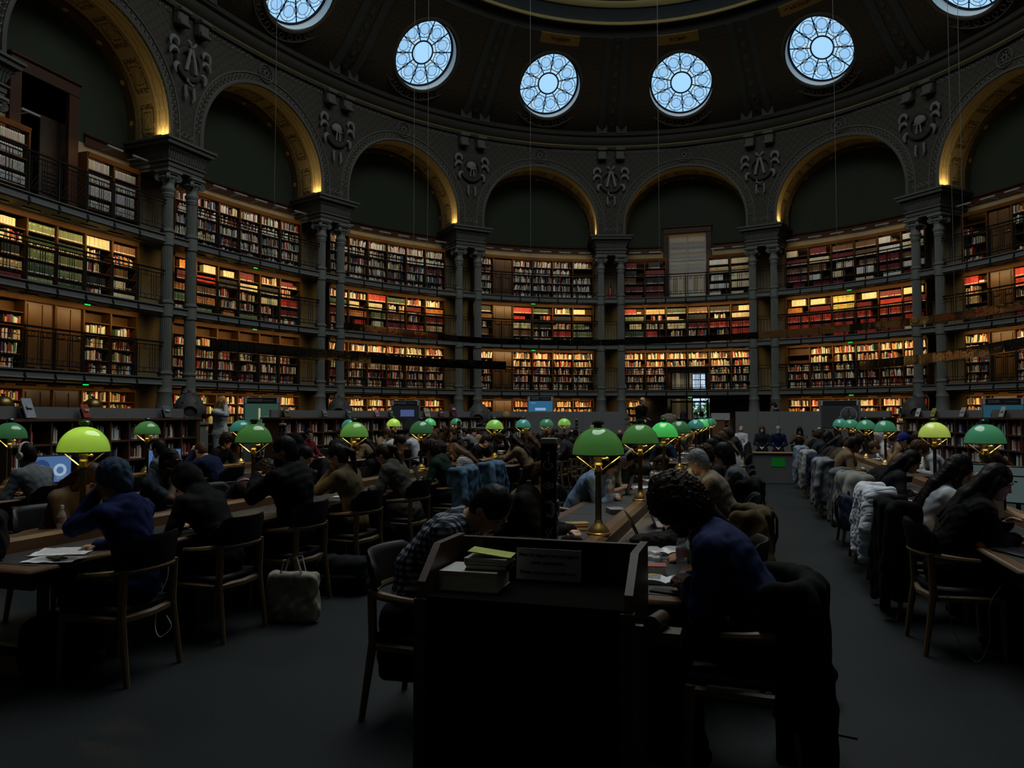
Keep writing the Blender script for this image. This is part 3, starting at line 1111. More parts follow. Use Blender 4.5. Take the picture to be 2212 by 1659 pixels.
def mass_object(name, label):
    me = bpy.data.meshes.new(name)
    me.from_pydata(MASS_V, [], MASS_F)
    me.materials.append(M_books)
    at = me.color_attributes.new('col', 'FLOAT_COLOR', 'CORNER')
    buf = []
    for f, c in zip(MASS_F, MASS_C): buf.extend([c[0], c[1], c[2], 1.0] * len(f))
    at.data.foreach_set('color', buf)
    o = bpy.data.objects.new(name, me); C.objects.link(o)
    return tag(o, label, 'books', kind='stuff')


M_strip = mat('white_strip_housing', (.22, .22, .21), .4)


def area(name, M3, loc, sx, sy, power, col, spread, parent=None):
    l = bpy.data.lights.new(name, 'AREA'); l.shape = 'RECTANGLE'; l.size = sx; l.size_y = sy
    l.energy = power; l.color = col; l.spread = spread
    o = bpy.data.objects.new(name, l); C.objects.link(o)
    m = M3.to_4x4(); m.translation = loc
    o.matrix_world = m
    return o


def aim(direction, xaxis):
    z = -Vector(direction).normalized()
    x = (Vector(xaxis) - z * z.dot(Vector(xaxis))).normalized()
    return Matrix((x, z.cross(x), z)).transposed()


for k in (-5, -4, -3, -2, -1, 0, 1, 2):
    for lev in range(4):
        if k == -5 and lev == 0: continue
        z0, z1 = LEV[lev]
        R_ = ROWS[lev]
        sk_ = SKIP.get((k, lev), {})
        top = z1 - .10
        bc = thing('bookcase', 'oak bookcase on the %s %s' % (LEVN[lev], BN[k]), 'bookcase', (0, 0, 0), 0, 'wall bookcases of the galleries')
        rh = (top - z0 - .06) / R_
        win = (k == 0 and lev == 1)
        # back, plinth and cornice
        bk = MB()
        for c in range(6):
            if sk_.get(c) == HOLE: continue
            zb = z0 if not (win and c in (2, 3)) else 3.92
            bk.band([tcomp(k, c), tcomp(k, c + 1)], [(BACK, zb), (BACK, z1)])
        bk.obj('back_panel', M_wood, bc, smooth=False)
        def runs(ok):
            c = 0
            while c < 6:
                if not ok(c): c += 1; continue
                e = c
                while e < 6 and ok(e): e += 1
                yield [tcomp(k, i) for i in range(c, e + 1)]
                c = e
        for ts in runs(lambda c: sk_.get(c) != HOLE):
            cn = MB(); cn.band(ts, [(FRONT - .06, z1 - .02), (FRONT - .02, top - .05), (FRONT + .04, top - .06), (FRONT + .04, z1)], closed=True)
            cn.obj('cornice', M_wood, bc, smooth=False)
        for ts in runs(lambda c: not sk_.get(c) and not (win and c in (2, 3))):
            pl = MB(); pl.band(ts, [(FRONT + .02, z0), (FRONT + .02, z0 + .06), (BACK, z0 + .06), (BACK, z0)], closed=True)
            pl.obj('plinth', M_wood, bc, smooth=False)
        for c in range(7):
            if sk_.get(c) == HOLE and sk_.get(c - 1) == HOLE: continue
            if win and c == 3: zb = 3.92
            else: zb = z0
            t = tcomp(k, c); tg, on = oframe(t)
            u = MB(); u.box(ov(t, (FRONT + BACK) / 2, (zb + z1) / 2), (.05, BACK - FRONT, z1 - zb), Matrix((tg, on, Vector((0, 0, 1)))).transposed())
            if lev in (1, 2): u.box(ov(t, FRONT - .01, z0 + rh * 3.2), (.018, .012, .22), Matrix((tg, on, Vector((0, 0, 1)))).transposed())
            u.obj('upright', M_wood, bc, smooth=False)
        for r in range(R_):
            zz = z0 + .06 + r * rh
            c = 0
            while c < 6:
                if sk_.get(c) or (win and c in (2, 3) and r < 3): c += 1; continue
                e = c
                while e < 6 and not sk_.get(e) and not (win and e in (2, 3) and r < 3): e += 1
                if r:
                    sb = MB(); sb.band([tcomp(k, c + i) for i in range(e - c + 1)], [(FRONT + .03, zz - .028), (FRONT + .03, zz), (BACK, zz), (BACK, zz - .028)], closed=True)
                    sb.obj('shelf', M_wood, bc, smooth=False)
                for cc in range(c, e):
                    ta, tb = tcomp(k, cc), tcomp(k, cc + 1)
                    a, b = ov(ta, FRONT + .05, zz + .001), ov(tb, FRONT + .05, zz + .001)
                    ax = (b - a).normalized()
                    tg, on = oframe((ta + tb) / 2)
                    st = run_style(k, lev, cc, R_ - 1 - r, R_)
                    if k == -5: st = ('mix', PMIX, .9, 0, (.03, .05))
                    sgl = None
                    if k == -4 and lev == 2 and cc >= 3 and r >= 2 and NIND[0] < 130:
                        sgl = ('on shelf %s of compartment %s, middle gallery, dark-doorway arch' % (['one','two','three','four','five'][R_ - 1 - r], ['one','two','three','four','five','six'][5 - cc]), 'bound volumes on the middle gallery')
                    shelf_run(a + ax * .035, ax, (b - a).length - .07, rh - .04, st, k * 977 + lev * 131 + cc * 17 + r, sgl, on)
                c = e
        # doors and dark panels
        done = set()
        for c, kd in sk_.items():
            if kd == HOLE or c in done: continue
            cs = [c]; done.add(c)
            while sk_.get(cs[-1] + 1) == kd: cs.append(cs[-1] + 1); done.add(cs[-1])
            ta, tb = tcomp(k, cs[0]) + .006, tcomp(k, cs[-1] + 1) - .006
            d = MB()
            n = 2 * len(cs)
            ts = [ta + (tb - ta) * i / n for i in range(n + 1)]
            d.band(ts, [(FRONT + .08, z0 + .02), (FRONT + .08, top), (FRONT + .16, top), (FRONT + .16, z0 + .02)], closed=True)
            for i in range(n):
                for (f0, f1) in ((.06, .45), (.5, .94)):
                    w0, w1 = ts[i] + .012, ts[i + 1] - .012
                    za, zb_ = z0 + (top - z0) * f0, z0 + (top - z0) * f1
                    d.band([w0, w1], [(FRONT + .05, za), (FRONT + .05, zb_), (FRONT + .09, zb_), (FRONT + .09, za)], closed=True)
            do = d.obj('door', M_darkwood if kd == DARK else M_woodp, bc, smooth=False)
            h = MB(); h.sphere(ov(tb - .012, FRONT + .03, z0 + 1.0), .03, 10, 8); h.obj('handle', M_gold, do)
        # light strips under the floor above
        zl, dl = (z1 - .10, .36) if lev < 3 else (9.36, .45)
        for c in range(6):
            if sk_.get(c) == HOLE: continue
            sp_ = MB()
            sp_.band([tcomp(k, c + .2), tcomp(k, c + .8)], [(dl - .03, zl), (dl - .03, zl + .05), (dl + .03, zl + .05), (dl + .03, zl)], closed=True)
            if lev == 3:
                tg, on = oframe(tcomp(k, c + .5)); sp_.box(ov(tcomp(k, c + .5), (dl + FRONT) / 2, zl + .03), (.03, FRONT - dl, .02), Matrix((tg, on, Vector((0, 0, 1)))).transposed())
            sp_.obj('light_strip', M_strip, bc, smooth=False)
        dk = {(0, 3): .35, (2, 3): .35, (0, 0): .33, (-4, 0): .6, (-4, 3): .7, (1, 3): .8}.get((k, lev), 1.0)
        pw = SHELF_W * (.34 if lev == 3 else 1.0 if lev in (1, 2) else .8) * dk
        for hf in (-1, 1):
            if (k, lev) == (0, 0) and hf > 0: continue
            tm = k + hf * .2 if (k, lev) != (0, 0) else k - .33
            tg, on = oframe(tm)
            ln = (ov(k, dl) - ov(k + .4 * hf, dl)).length * (.33 if (k, lev) == (0, 0) else 1)
            lo = area('strip_light', aim(on * .86 - Vector((0, 0, .50)), tg), ov(tm, dl + .0, zl - .02), ln * .95, .05, pw / 2, (1.0, .73, .34) if lev < 3 else (1.0, .76, .48), math.radians(105))
            lo.parent = bc

# uplights at the arch feet
for k in range(-4, 3):
    for sg in (-1, 1):
        t = k + sg * (AR - .06) / BAY
        tg, on = oframe(t)
        u = thing('uplight', 'small uplight at the %s foot of the %s' % ('left' if sg < 0 else 'right', BAYN[k]), 'lamp', ov(t, .06, 10.05), -oph(t), 'uplights at the arch feet')
        b = MB(); b.box((-sg * .1, 0, .04), (.16, .34, .07), bev=.01)
        b.obj('housing', M_iron, u)
        lo = area('uplight_beam', aim(Vector((0, 0, 1)) + tg * sg * .10, on), ov(t, .03, 10.14) - tg * sg * .06, .38, .03, ARCH_W, (1.0, .76, .38), math.radians(140))
        lo.parent = u; lo.matrix_parent_inverse = Matrix.Translation(u.location).inverted() if False else (Matrix.Translation(u.location) @ Matrix.Rotation(-oph(t), 4, 'Z')).inverted()

# railings
def railing(ts_posts, z, name_label, ends):
    r = thing('balcony_railing', name_label, 'railing', (0, 0, 0), 0, 'gallery railings')
    dd = -.05
    fine = []
    for a, b in zip(ts_posts[:-1], ts_posts[1:]): fine += [a, (a + b) / 2]
    fine.append(ts_posts[-1])
    hr = MB(); hr.tube([ov(t, dd, z + 1.06) for t in fine], .028, 6); hr.obj('handrail', M_black, r)
    for zz in (.95, .13): 
        m = MB(); m.tube([ov(t, dd, z + zz) for t in fine], .018, 5); m.obj('rail', M_black, r)
    for t in ts_posts:
        p = MB(); p.tube([ov(t, dd, z + .95), ov(t, dd, z - .06), ov(t, dd - .03, z - .2), ov(t, dd, z - .3)], [.026, .026, .036, .026], 6)
        p.tube([ov(t, dd, z + .95), ov(t, dd, z + 1.05)], .014, 5)
        p.obj('post', M_black, r)
    for a, b in zip(ts_posts[:-1], ts_posts[1:]):
        p = MB()
        w = b - a
        for f in (.08, .42, .5, .58, .92): p.tube([ov(a + w * f, dd, z + .13), ov(a + w * f, dd, z + .95)], .012, 4, caps=False)
        for zz in (.82, .26): p.tube([ov(a, dd, z + zz), ov(b, dd, z + zz)], .008, 4, caps=False)
        for f in (.25, .75):
            tg, on = oframe(a + w * f)
            Rm = Matrix((tg, Vector((0, 0, 1)), -on)).transposed()
            p.torus(ov(a + w * f, dd, z + .885), .045, .009, Rm, 12, 4); p.torus(ov(a + w * f, dd, z + .195), .045, .009, Rm, 12, 4)
        p.obj('panel', M_black, r)
        nt_ = MB()                                   # fine diagonal netting behind the bars
        for i in range(9):
            f = i / 8
            nt_.tube([ov(a + w * f, dd + .03, z + .13), ov(a + w * min(1, f + .5), dd + .03, z + .13 + .62 * min(1, (1 - f) / .5) if f > .5 else z + .75)], .003, 3, caps=False)
        nt_.obj('netting', M_black, r)
for k in range(-5, 3):
    for i, z in enumerate(GAL):
        railing([tcomp(k, 0) - .035] + [tcomp(k, c) for c in range(1, 6)] + [tcomp(k, 6) + .035], z, 'black iron railing of the %s %s' % (LEVN[i + 1], BN[k]), None)
for k in range(-4, 3):
    for i, z in enumerate(GAL):
        t = k - .5
        r = thing('balcony_railing', 'short railing between the columns of the %s, %s' % (PIERN[k], LEVN[i + 1]), 'railing', (0, 0, 0), 0, 'gallery railings')
        m = MB()
        for zz in (1.06, .93, .13): m.tube([ov(t - .04, .0, z + zz), ov(t + .04, .0, z + zz)], .014, 5)
        m.obj('rail', M_black, r)
        for f in range(5):
            p = MB(); tt = t - .04 + f * .02; p.tube([ov(tt, .0, z), ov(tt, .0, z + (.93 if f % 4 else 1.06))], .008, 4); p.obj('post', M_black, r)

# green exit lights
M_exit = mat('green_exit_glow', (.0, .2, .05), emit=(.02, .9, .16), estr=.9)
for (k, dt, i) in ((-4, .04, 1), (-4, .04, 0), (-3, 0, 2), (-3, 0, 1), (-1, -.03, 2), (-1, -.03, 1), (1, .02, 2), (1, .02, 1), (1, .02, 0), (2, .05, 1), (2, .05, 0), (0, .02, 0)):
    t = k + dt
    e = thing('exit_light', 'green emergency exit light under the %s floor %s' % (LEVN[i + 1], BN[k]), 'light', ov(t, .16, GAL[i] - .27), -oph(t), 'green exit lights')
    b = MB(); b.box((0, 0, .0), (.22, .05, .04), bev=.01); b.obj('housing', M_iron, e)
    b = MB(); b.box((0, -.005, -.045), (.19, .03, .03), bev=.01); b.obj('lit_sign', M_exit, e)

# the entrance openings and the rooms behind them
M_room = mat('warm_white_wall', (.55, .48, .34), .8)
M_steel = mat('blue_grey_steel_frame', (.12, .15, .19), .4)
tg, on = oframe(0)
R0 = Matrix((tg, on, Vector((0, 0, 1)))).transposed()
o0 = ov(0, 0)
L0 = lambda x, y, z: o0 + tg * x + on * y + Vector((0, 0, z))
rm = MB()
for (za, zb, dep) in ((0, 3.9, 7.0), (7.16, 11.2, 5.0)):
    w = 1.6
    P = [L0(-w, 1.36, za), L0(-w, dep, za), L0(-w, dep, zb), L0(-w, 1.36, zb)]; rm.add(P, [(3, 2, 1, 0)])
    P = [L0(w, 1.36, za), L0(w, dep, za), L0(w, dep, zb), L0(w, 1.36, zb)]; rm.add(P, [(0, 1, 2, 3)])
    rm.add([L0(-w, 1.36, za), L0(w, 1.36, za), L0(w, dep, za), L0(-w, dep, za)], [(0, 1, 2, 3)])
    rm.add([L0(-w, 1.36, zb), L0(w, 1.36, zb), L0(w, dep, zb), L0(-w, dep, zb)], [(3, 2, 1, 0)])
    if za > 1: rm.add([L0(-w, dep, za), L0(w, dep, za), L0(w, dep, zb), L0(-w, dep, zb)], [(0, 1, 2, 3)])
    else:
        rm.add([L0(-w, dep, za), L0(-.2, dep, za), L0(-.2, dep, zb), L0(-w, dep, zb)], [(0, 1, 2, 3)])
        rm.add([L0(1.5, dep, za), L0(w, dep, za), L0(w, dep, zb), L0(1.5, dep, zb)], [(0, 1, 2, 3)])
for x in (-.75, -.15): rm.box(L0(x, 4.4, 1.95), (.16, .2, 3.9), R0)
struct(rm.obj('wall_vestibule', M_room, smooth=False), 'pale walls of the vestibule and hall behind the entrance openings', 'wall')
for zz, yy in ((10.55, 4.8), (10.0, 4.7), (9.4, 4.85)):
    m = MB(); m.box(L0(0, yy, zz), (3.0, .3, .16), R0, bev=.05); m.box(L0(0, yy + .1, zz + .18), (3.1, .2, .1), R0, bev=.03)
    struct(m.obj('trim_9', M_cream), 'plaster cornice in the hall beyond the upper glass door', 'trim')
p_ = bpy.data.lights.new('hall_lamp', 'POINT'); p_.energy = 20; p_.color = (1, .75, .42); p_.shadow_soft_size = .2
po = bpy.data.objects.new('hall_lamp', p_); C.objects.link(po); po.location = L0(0, 2.6, 10.9)
p2 = bpy.data.lights.new('vestibule_lamp', 'POINT'); p2.energy = 10; p2.color = (1, .8, .5); p2.shadow_soft_size = .2
po2 = bpy.data.objects.new('vestibule_lamp', p2); C.objects.link(po2); po2.location = L0(-.9, 3.5, 3.4)
# brown door surround of the upper opening, and of the left bay
def surround(nm, k, z0, z1, hw, th, m, lab):
    tg, on = oframe(k); R = Matrix((tg, on, Vector((0, 0, 1)))).transposed()
    b = MB()
    for sg in (-1, 1): b.box(ov(k, 1.26, (z0 + z1) / 2) + tg * sg * (hw + th / 2), (th, .16, z1 - z0), R, bev=.02)
    b.box(ov(k, 1.26, z1 + th / 2), (2 * hw + 2 * th, .16, th), R, bev=.02)
    b.box(ov(k, 1.22, z1 + th + .05), (2 * hw + 2 * th + .1, .2, .1), R, bev=.03)
    return struct(b.obj(nm, m), lab, 'door frame')
surround('door_4', 0, 7.16, 10.4, .88, .26, M_brownmould, 'dark brown frame of the tall glass door above the entrance')
surround('door_5', -4.035, 7.16, 10.72, .74, .34, M_brownmould, 'dark brown frame of the tall dark doorway')
surround('window_22', 0, 2.82, 3.72, .84, .16, M_wood, 'oak frame of the inner window over the entrance')
# glass doors of the upper hall and the entrance
M_pane = mat('clear_window_glass', (.8, .85, .85), .05, alpha=.14)
def glazing(nm, lab, z0, z1, hw, y, bars, hbars, m):
    d = bpy.data.objects.new(nm, None); C.objects.link(d); struct(d, lab, 'door')
    f = MB()
    for x in bars: f.box(L0(x, y, (z0 + z1) / 2), (.07, .06, z1 - z0), R0)
    for z in hbars: f.box(L0(0, y, z), (2 * hw, .07, .08), R0)
    f.obj('frame', m, d, smooth=False)
    g = MB(); g.box(L0(0, y, (z0 + z1) / 2), (2 * hw, .012, z1 - z0), R0); g.obj('glass', M_pane, d, smooth=False)
    return d
glazing('door_1', 'glass double door with a blue grey steel frame in the upper hall opening', 7.16, 10.3, .88, 1.45, (-.85, -.0, .85), (7.2, 9.15), M_steel)
glazing('door_2', 'dark framed glass entrance doors', 0.0, 2.4, .86, 1.5, (-.84, -.1, .84), (.06, 2.3), M_black)
glazing('window_20', 'inner window of the lowest gallery looking to the garden', 2.85, 3.76, .84, 1.42, (-.82, 0, .82), (2.9, 3.72), M_black)
# outside window of the vestibule and the garden
ow = bpy.data.objects.new('window_21', None); C.objects.link(ow); struct(ow, 'tall dark barred window of the vestibule facing the garden', 'window')
f = MB()
for x in (-.2, .23, .65, 1.08, 1.5): f.box(L0(x, 7.02, 1.95), (.06, .06, 3.9), R0)
for z in (.1, .8, 1.5, 2.2, 2.9, 3.6): f.box(L0(.65, 7.02, z), (1.7, .05, .045), R0)
f.obj('frame', M_black, ow, smooth=False)
gd = MB(); gd.add([L0(-6, 7.1, -.02), L0(8, 7.1, -.02), L0(8, 16, -.02), L0(-6, 16, -.02)], [(0, 1, 2, 3)])
struct(gd.obj('ground_garden', mat('garden_lawn', (.10, .22, .05), .9, noise=.3)), 'lawn of the garden outside', 'ground')
M_leaf = mat('garden_leaves', (.20, .42, .10), .6, noise=.5, nscale=3)
for i, (x, y, z, r) in enumerate(((.1, 9.5, 1.0, .9), (1.3, 10.2, 1.5, 1.3), (2.6, 10.8, 1.4, 1.2))):
    q = random.Random(i)
    b = MB()
    for j in range(260):
        a, e = q.uniform(0, 2 * PI), math.acos(q.uniform(-1, 1))
        rr = r * q.uniform(.55, 1.0)
        c_ = L0(x, y, z + .35) + Vector((math.sin(e) * math.cos(a), math.sin(e) * math.sin(a), math.cos(e) * 1.25)) * rr
        n_ = Vector((q.uniform(-1, 1), q.uniform(-1, 1), q.uniform(-1, 1))).normalized()
        u_ = n_.orthogonal().normalized(); v_ = n_.cross(u_)
        s_ = q.uniform(.12, .22)
        b.add([c_ - u_ * s_, c_ + v_ * s_ * .5, c_ + u_ * s_, c_ - v_ * s_ * .5], [(0, 1, 2, 3)])
    bo = thing('bush', '%s garden bush seen through the entrance window' % ('small', 'large middle', 'far')[i], 'bush', (0, 0, 0), 0, 'garden bushes')
    b.obj('foliage', M_leaf, bo, smooth=False)
    s_ = MB(); s_.tube([L0(x, y, 0), L0(x, y, z)], .05, 6); s_.obj('stem', M_darkwood, bo)
# dark passage behind the doorway of the left bay
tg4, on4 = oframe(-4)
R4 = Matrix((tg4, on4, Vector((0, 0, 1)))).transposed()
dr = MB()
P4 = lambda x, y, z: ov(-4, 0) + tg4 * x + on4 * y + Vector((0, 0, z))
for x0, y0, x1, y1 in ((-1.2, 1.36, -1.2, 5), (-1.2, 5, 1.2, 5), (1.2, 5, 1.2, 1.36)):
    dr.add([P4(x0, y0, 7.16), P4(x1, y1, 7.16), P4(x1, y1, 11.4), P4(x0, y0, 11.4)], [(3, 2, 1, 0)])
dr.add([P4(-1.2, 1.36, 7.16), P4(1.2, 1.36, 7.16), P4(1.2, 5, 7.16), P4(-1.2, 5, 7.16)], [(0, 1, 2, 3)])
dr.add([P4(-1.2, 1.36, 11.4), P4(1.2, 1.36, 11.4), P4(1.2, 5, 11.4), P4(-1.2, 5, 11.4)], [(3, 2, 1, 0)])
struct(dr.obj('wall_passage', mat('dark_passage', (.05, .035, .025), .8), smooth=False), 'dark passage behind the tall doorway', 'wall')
dl_ = MB()
dl_.box(P4(.45, 1.7, 8.6), (.9, .06, 2.8), R4)
for i in range(9): dl_.box(P4(.45, 1.66, 7.5 + i * .12), (.7, .03, .05), R4)
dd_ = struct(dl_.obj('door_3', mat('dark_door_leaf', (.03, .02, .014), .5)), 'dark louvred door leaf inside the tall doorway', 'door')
# ================================================================ reading tables, lamps, chairs, low bookcases
M_top = mat('reading_table_oak', (0.1155, 0.0550, 0.0209), .38, noise=.3, nscale=4, stretch=(8, 1, 8))
M_leather = mat('slate_leather_inlay', (0.0216, 0.0252, 0.0300), .5, spec=.25, bump=.1, bscale=90)
M_brass = mat('aged_brass', (.62, .41, .13), .30, metal=.75, noise=.2)
M_brassd = mat('dark_brass_pole', (.16, .105, .035), .35, metal=.9)
M_oak = mat('pale_oak_chair', (0.1560, 0.0930, 0.0390), .45, noise=.2, nscale=5, stretch=(6, 6, 1))
M_blkup = mat('black_upholstery', (0.0027, 0.0027, 0.0029), .5, spec=.25)
M_cart = mat('walnut_cart', (0.0468, 0.0198, 0.0083), .45, noise=.3, nscale=4, stretch=(1, 8, 8))
M_cartd = mat('black_brown_cart_panel', (0.0035, 0.0028, 0.0024), .9, spec=.02)
M_grey = mat('grey_laminate', (0.1350, 0.1350, 0.1373), .5)
M_paper = mat('white_paper', (.70, .71, .74), .8)


def shade_mat(name, c, tr):
    """opal glass shade: translucent body, glossy glazed outside"""
    if name in MATS: return MATS[name]
    m = bpy.data.materials.new(name); m.use_nodes = True
    nt = m.node_tree; nt.nodes.clear()
    o = nt.nodes.new('ShaderNodeOutputMaterial')
    d = nt.nodes.new('ShaderNodeBsdfDiffuse'); d.inputs['Color'].default_value = col4(c)
    t = nt.nodes.new('ShaderNodeBsdfTranslucent'); t.inputs['Color'].default_value = col4(c)
    g = nt.nodes.new('ShaderNodeBsdfGlossy'); g.inputs['Roughness'].default_value = .05
    mx = nt.nodes.new('ShaderNodeMixShader'); mx.inputs[0].default_value = tr
    f = nt.nodes.new('ShaderNodeFresnel'); f.inputs['IOR'].default_value = 1.7
    m2 = nt.nodes.new('ShaderNodeMixShader')
    nt.links.new(d.outputs[0], mx.inputs[1]); nt.links.new(t.outputs[0], mx.inputs[2])
    nt.links.new(f.outputs[0], m2.inputs[0]); nt.links.new(mx.outputs[0], m2.inputs[1]); nt.links.new(g.outputs[0], m2.inputs[2])
    nt.links.new(m2.outputs[0], o.inputs[0])
    MATS[name] = m
    return m


SH = {'palelime': ((.24, .40, .13), .36), 'lime': ((.22, .47, .085), .38), 'light': ((.13, .36, .10), .30), 'emerald': ((.035, .36, .12), .36), 'green': ((.030, .125, .048), .24), 'deep': ((.025, .12, .07), .2), 'teal': ((.03, .17, .14), .2), 'blue': ((.03, .19, .22), .2), 'mint': ((.06, .40, .20), .3), 'brass': None}
M_bulb = mat('warm_bulb', (1, .9, .7), .3, emit=(1.0, .80, .42), estr=2.5)


def lamp_proto():
    r = thing('reading_lamp', None, 'lamp')
    b = MB(); b.lathe([(0, 0), (.082, 0), (.082, .012), (.075, .018), (.070, .03), (.055, .055), (.034, .072), (.026, .085), (.026, .10), (0, .10)], 12); b.obj('base', M_brass, r, ang=25)
    p = MB(); p.lathe([(.0215, .09), (.0205, .40), (.027, .405), (.027, .425), (.0, .425)], 8); p.obj('pole', M_brassd, r, ang=25)
    s = MB(); s.lathe([(.012, .425), (.030, .43), (.024, .47), (.032, .475), (.028, .49), (.02, .495), (.028, .505), (.03, .53), (.024, .56), (.02, .60), (.0, .60)], 12); s.obj('socket', M_brass, r)
    k = MB(); k.tube([(0.02, 0, .515), (.055, 0, .517)], .006, 6); k.sphere((.06, 0, .517), .013, 8, 6); k.obj('switch', M_brass, r)
    for sg in (-1, 1):
        st = MB(); st.tube([(sg * .012, 0, .428), (sg * .166, 0, .545)], .0075, 4, flat=.6); st.obj('strut', M_brass, r)
    prof = []
    for i in range(17):
        a = PI / 2 * i / 16
        prof.append((.178 * math.cos(a) if i < 16 else .024, .545 + .188 * math.sin(a)))
    sh = MB(); sh.lathe(prof, 48); sh.obj('lamp_shade', shade_mat('shade_green', *SH['green']), r, ang=80)
    rm = MB(); rm.torus((0, 0, .543), .178, .005, None, 48, 5); rm.obj('rim', M_black, r)
    kn = MB(); kn.lathe([(.03, .728), (.03, .738), (.026, .744), (.040, .752), (.042, .764), (.034, .774), (0, .778)], 20); kn.obj('finial', shade_mat('shade_deep', *SH['deep']), r)
    bl = MB(); bl.sphere((0, 0, .672), .022, 12, 8); bl.obj('bulb', M_bulb, r)
    return r


LP = lamp_proto()
lamp_first = [True]


def lamp(x, y, z, kind, label, group, power=1.0, shade=None):
    if lamp_first[0]: r = LP; lamp_first[0] = False
    else: r = dup(LP, (0, 0, 0), 0)
    r.location = (x, y, z); r.rotation_euler = (0, 0, .30 + rnd.uniform(-.15, .15))
    tag(r, label, 'lamp', group)
    for c in r.children:
        n = c.name.split('.')[0]
        if n in ('lamp_shade', 'finial'):
            c.data = c.data.copy()
            if kind == 'brass': c.data.materials[0] = M_brassd
            elif n == 'lamp_shade': c.data.materials[0] = shade_mat('shade_' + kind, *SH[kind])
            else: c.data.materials[0] = shade_mat('finial_' + kind, tuple(v * .45 for v in SH[kind][0]), .1)
    l = bpy.data.lights.new('bulb_light', 'POINT'); l.energy = BULB_W * power; l.color = (1.0, .74, .38); l.shadow_soft_size = .035
    o = bpy.data.objects.new('bulb_light', l); C.objects.link(o); o.parent = r; o.location = (0, 0, .635)
    bl = [c for c in r.children if c.name.startswith('bulb') and c.type == 'MESH'][0]
    bl.visible_shadow = True
    bl.location = (0, 0, 0)
    o.location = (0, 0, .635)
    return r


# ---- tables
def table(x, y0, y1, label, rz=0.0, w=1.5, board=True):
    r = thing('reading_table', label, 'table', (x, (y0 + y1) / 2, 0), rz, 'long reading tables')
    L_ = y1 - y0
    t = MB(); t.box((0, 0, .735), (w, L_, .04), bev=.02); t.obj('tabletop', M_top, r)
    n = max(2, round(L_ / 1.03))
    for i in range(n):
        for sg in (-1, 1):
            b = MB(); b.box((sg * (w / 4 + .005), -L_ / 2 + .09 + (i + .5) * (L_ - .18) / n, .7565), (w / 2 - .20, (L_ - .18) / n - .06, .003), bev=.001)
            b.obj('leather_inlay', M_leather, r)
    rg_ = MB(); rg_.prism([(-.085, .755), (.085, .755), (.075, .83), (.035, .85), (-.035, .85), (-.075, .83)], -L_ / 2 + .12, L_ / 2 - .12, M=Matrix(((1, 0, 0, 0), (0, 0, 1, 0), (0, 1, 0, 0), (0, 0, 0, 1))))
    rg_.obj('ridge', M_top, r, ang=20)
    ap = MB()
    ap.box((0, -L_ / 2 + .09, .67), (w - .12, .03, .10)); ap.box((0, L_ / 2 - .09, .67), (w - .12, .03, .10))
    for sg in (-1, 1): ap.box((sg * (w / 2 - .08), 0, .67), (.03, L_ - .16, .09))
    ap.obj('apron', M_darkwood, r, smooth=False)
    for yy in (-L_ / 2 + .45, 0, L_ / 2 - .45):
        for sg in (-1, 1):
            l = MB(); l.tube([(sg * .30, yy, .63), (sg * .30, yy, .06), (sg * .30, yy, 0)], [.05, .042, .05], 4); l.obj('leg', M_darkwood, r, ang=20)
        s = MB(); s.box((0, yy, .12), (.62, .07, .06)); s.obj('stretcher', M_darkwood, r)
    return r


TX = [-8.2, -4.68, -.97, 2.2]
TN = ['bookcase-side table', 'lime-lamp table', 'central table', 'right-hand table']
TAB = []
TY = [((5.8, 12.1), (13.8, 22.2)), ((3.45, 11.65), (13.1, 21.2)), ((3.80, 12.75), (14.9, 24.0)), ((5.15, 11.45), (12.8, 21.1))]
for i in range(4):
    for j in range(2):
        table(TX[i], TY[i][j][0], TY[i][j][1], 'long oak reading table, the %s %s' % ('near' if j == 0 else 'far', TN[i]), w=1.38)
LAMPS = [
    (1, 4.48, 'lime', 'bright lime green glowing'), (1, 6.52, 'green', 'plain green'), (1, 8.56, 'light2', 'yellowish green'), (1, 10.62, 'deep', 'dull teal green'),
    (1, 14.14, 'light', 'half lime half green'), (1, 16.14, 'blue', 'turquoise'), (1, 18.19, 'teal', 'sea green'), (1, 20.14, 'light', 'fresh light green'),
    (0, 6.81, 'deep', 'dull green'), (0, 8.94, 'green', 'mid green'), (0, 11.06, 'blue', 'turquoise blue'), (0, 14.79, 'blue', 'blue green'), (0, 16.95, 'lime', 'small bright lime'), (0, 19.17, 'mint', 'mint green'), (0, 21.15, 'teal', 'sea green'),
    (2, 5.20, 'green', 'large green'), (2, 7.38, 'green', 'medium green'), (2, 9.60, 'emerald', 'glowing emerald green'), (2, 11.95, 'deep', 'dark green'), (2, 16.0, 'blue', 'dark turquoise'), (2, 18.1, 'mint', 'bright mint'), (2, 20.6, 'teal', 'sea green'), (2, 23.0, 'teal', 'small grey green'),
    (3, 8.35, 'teal', 'dark teal'), (3, 10.41, 'palelime', 'pale lime'), (3, 13.83, 'teal', 'sea green'), (3, 15.9, 'teal', 'grey green'), (3, 18.1, 'teal', 'light sea green'), (3, 20.05, 'blue', 'small turquoise'), (3, 6.3, 'green', 'green')]
SH['light2'] = ((.06, .20, .06), .26)
cnt = {}
for (ti, y, kd, ds) in LAMPS:
    far = y > 12.6
    key = (ti, far); cnt[key] = cnt.get(key, 0) + 1
    pw = {'lime': 1.3, 'emerald': 1.3, 'light': 1.1}.get(kd, .9)
    lamp(TX[ti], y, .845, kd, '%s shaded brass reading lamp, %s along the %s %s' % (ds, ORD(cnt[key] - 1), 'far' if far else 'near', TN[ti]), 'green shaded reading lamps', pw)

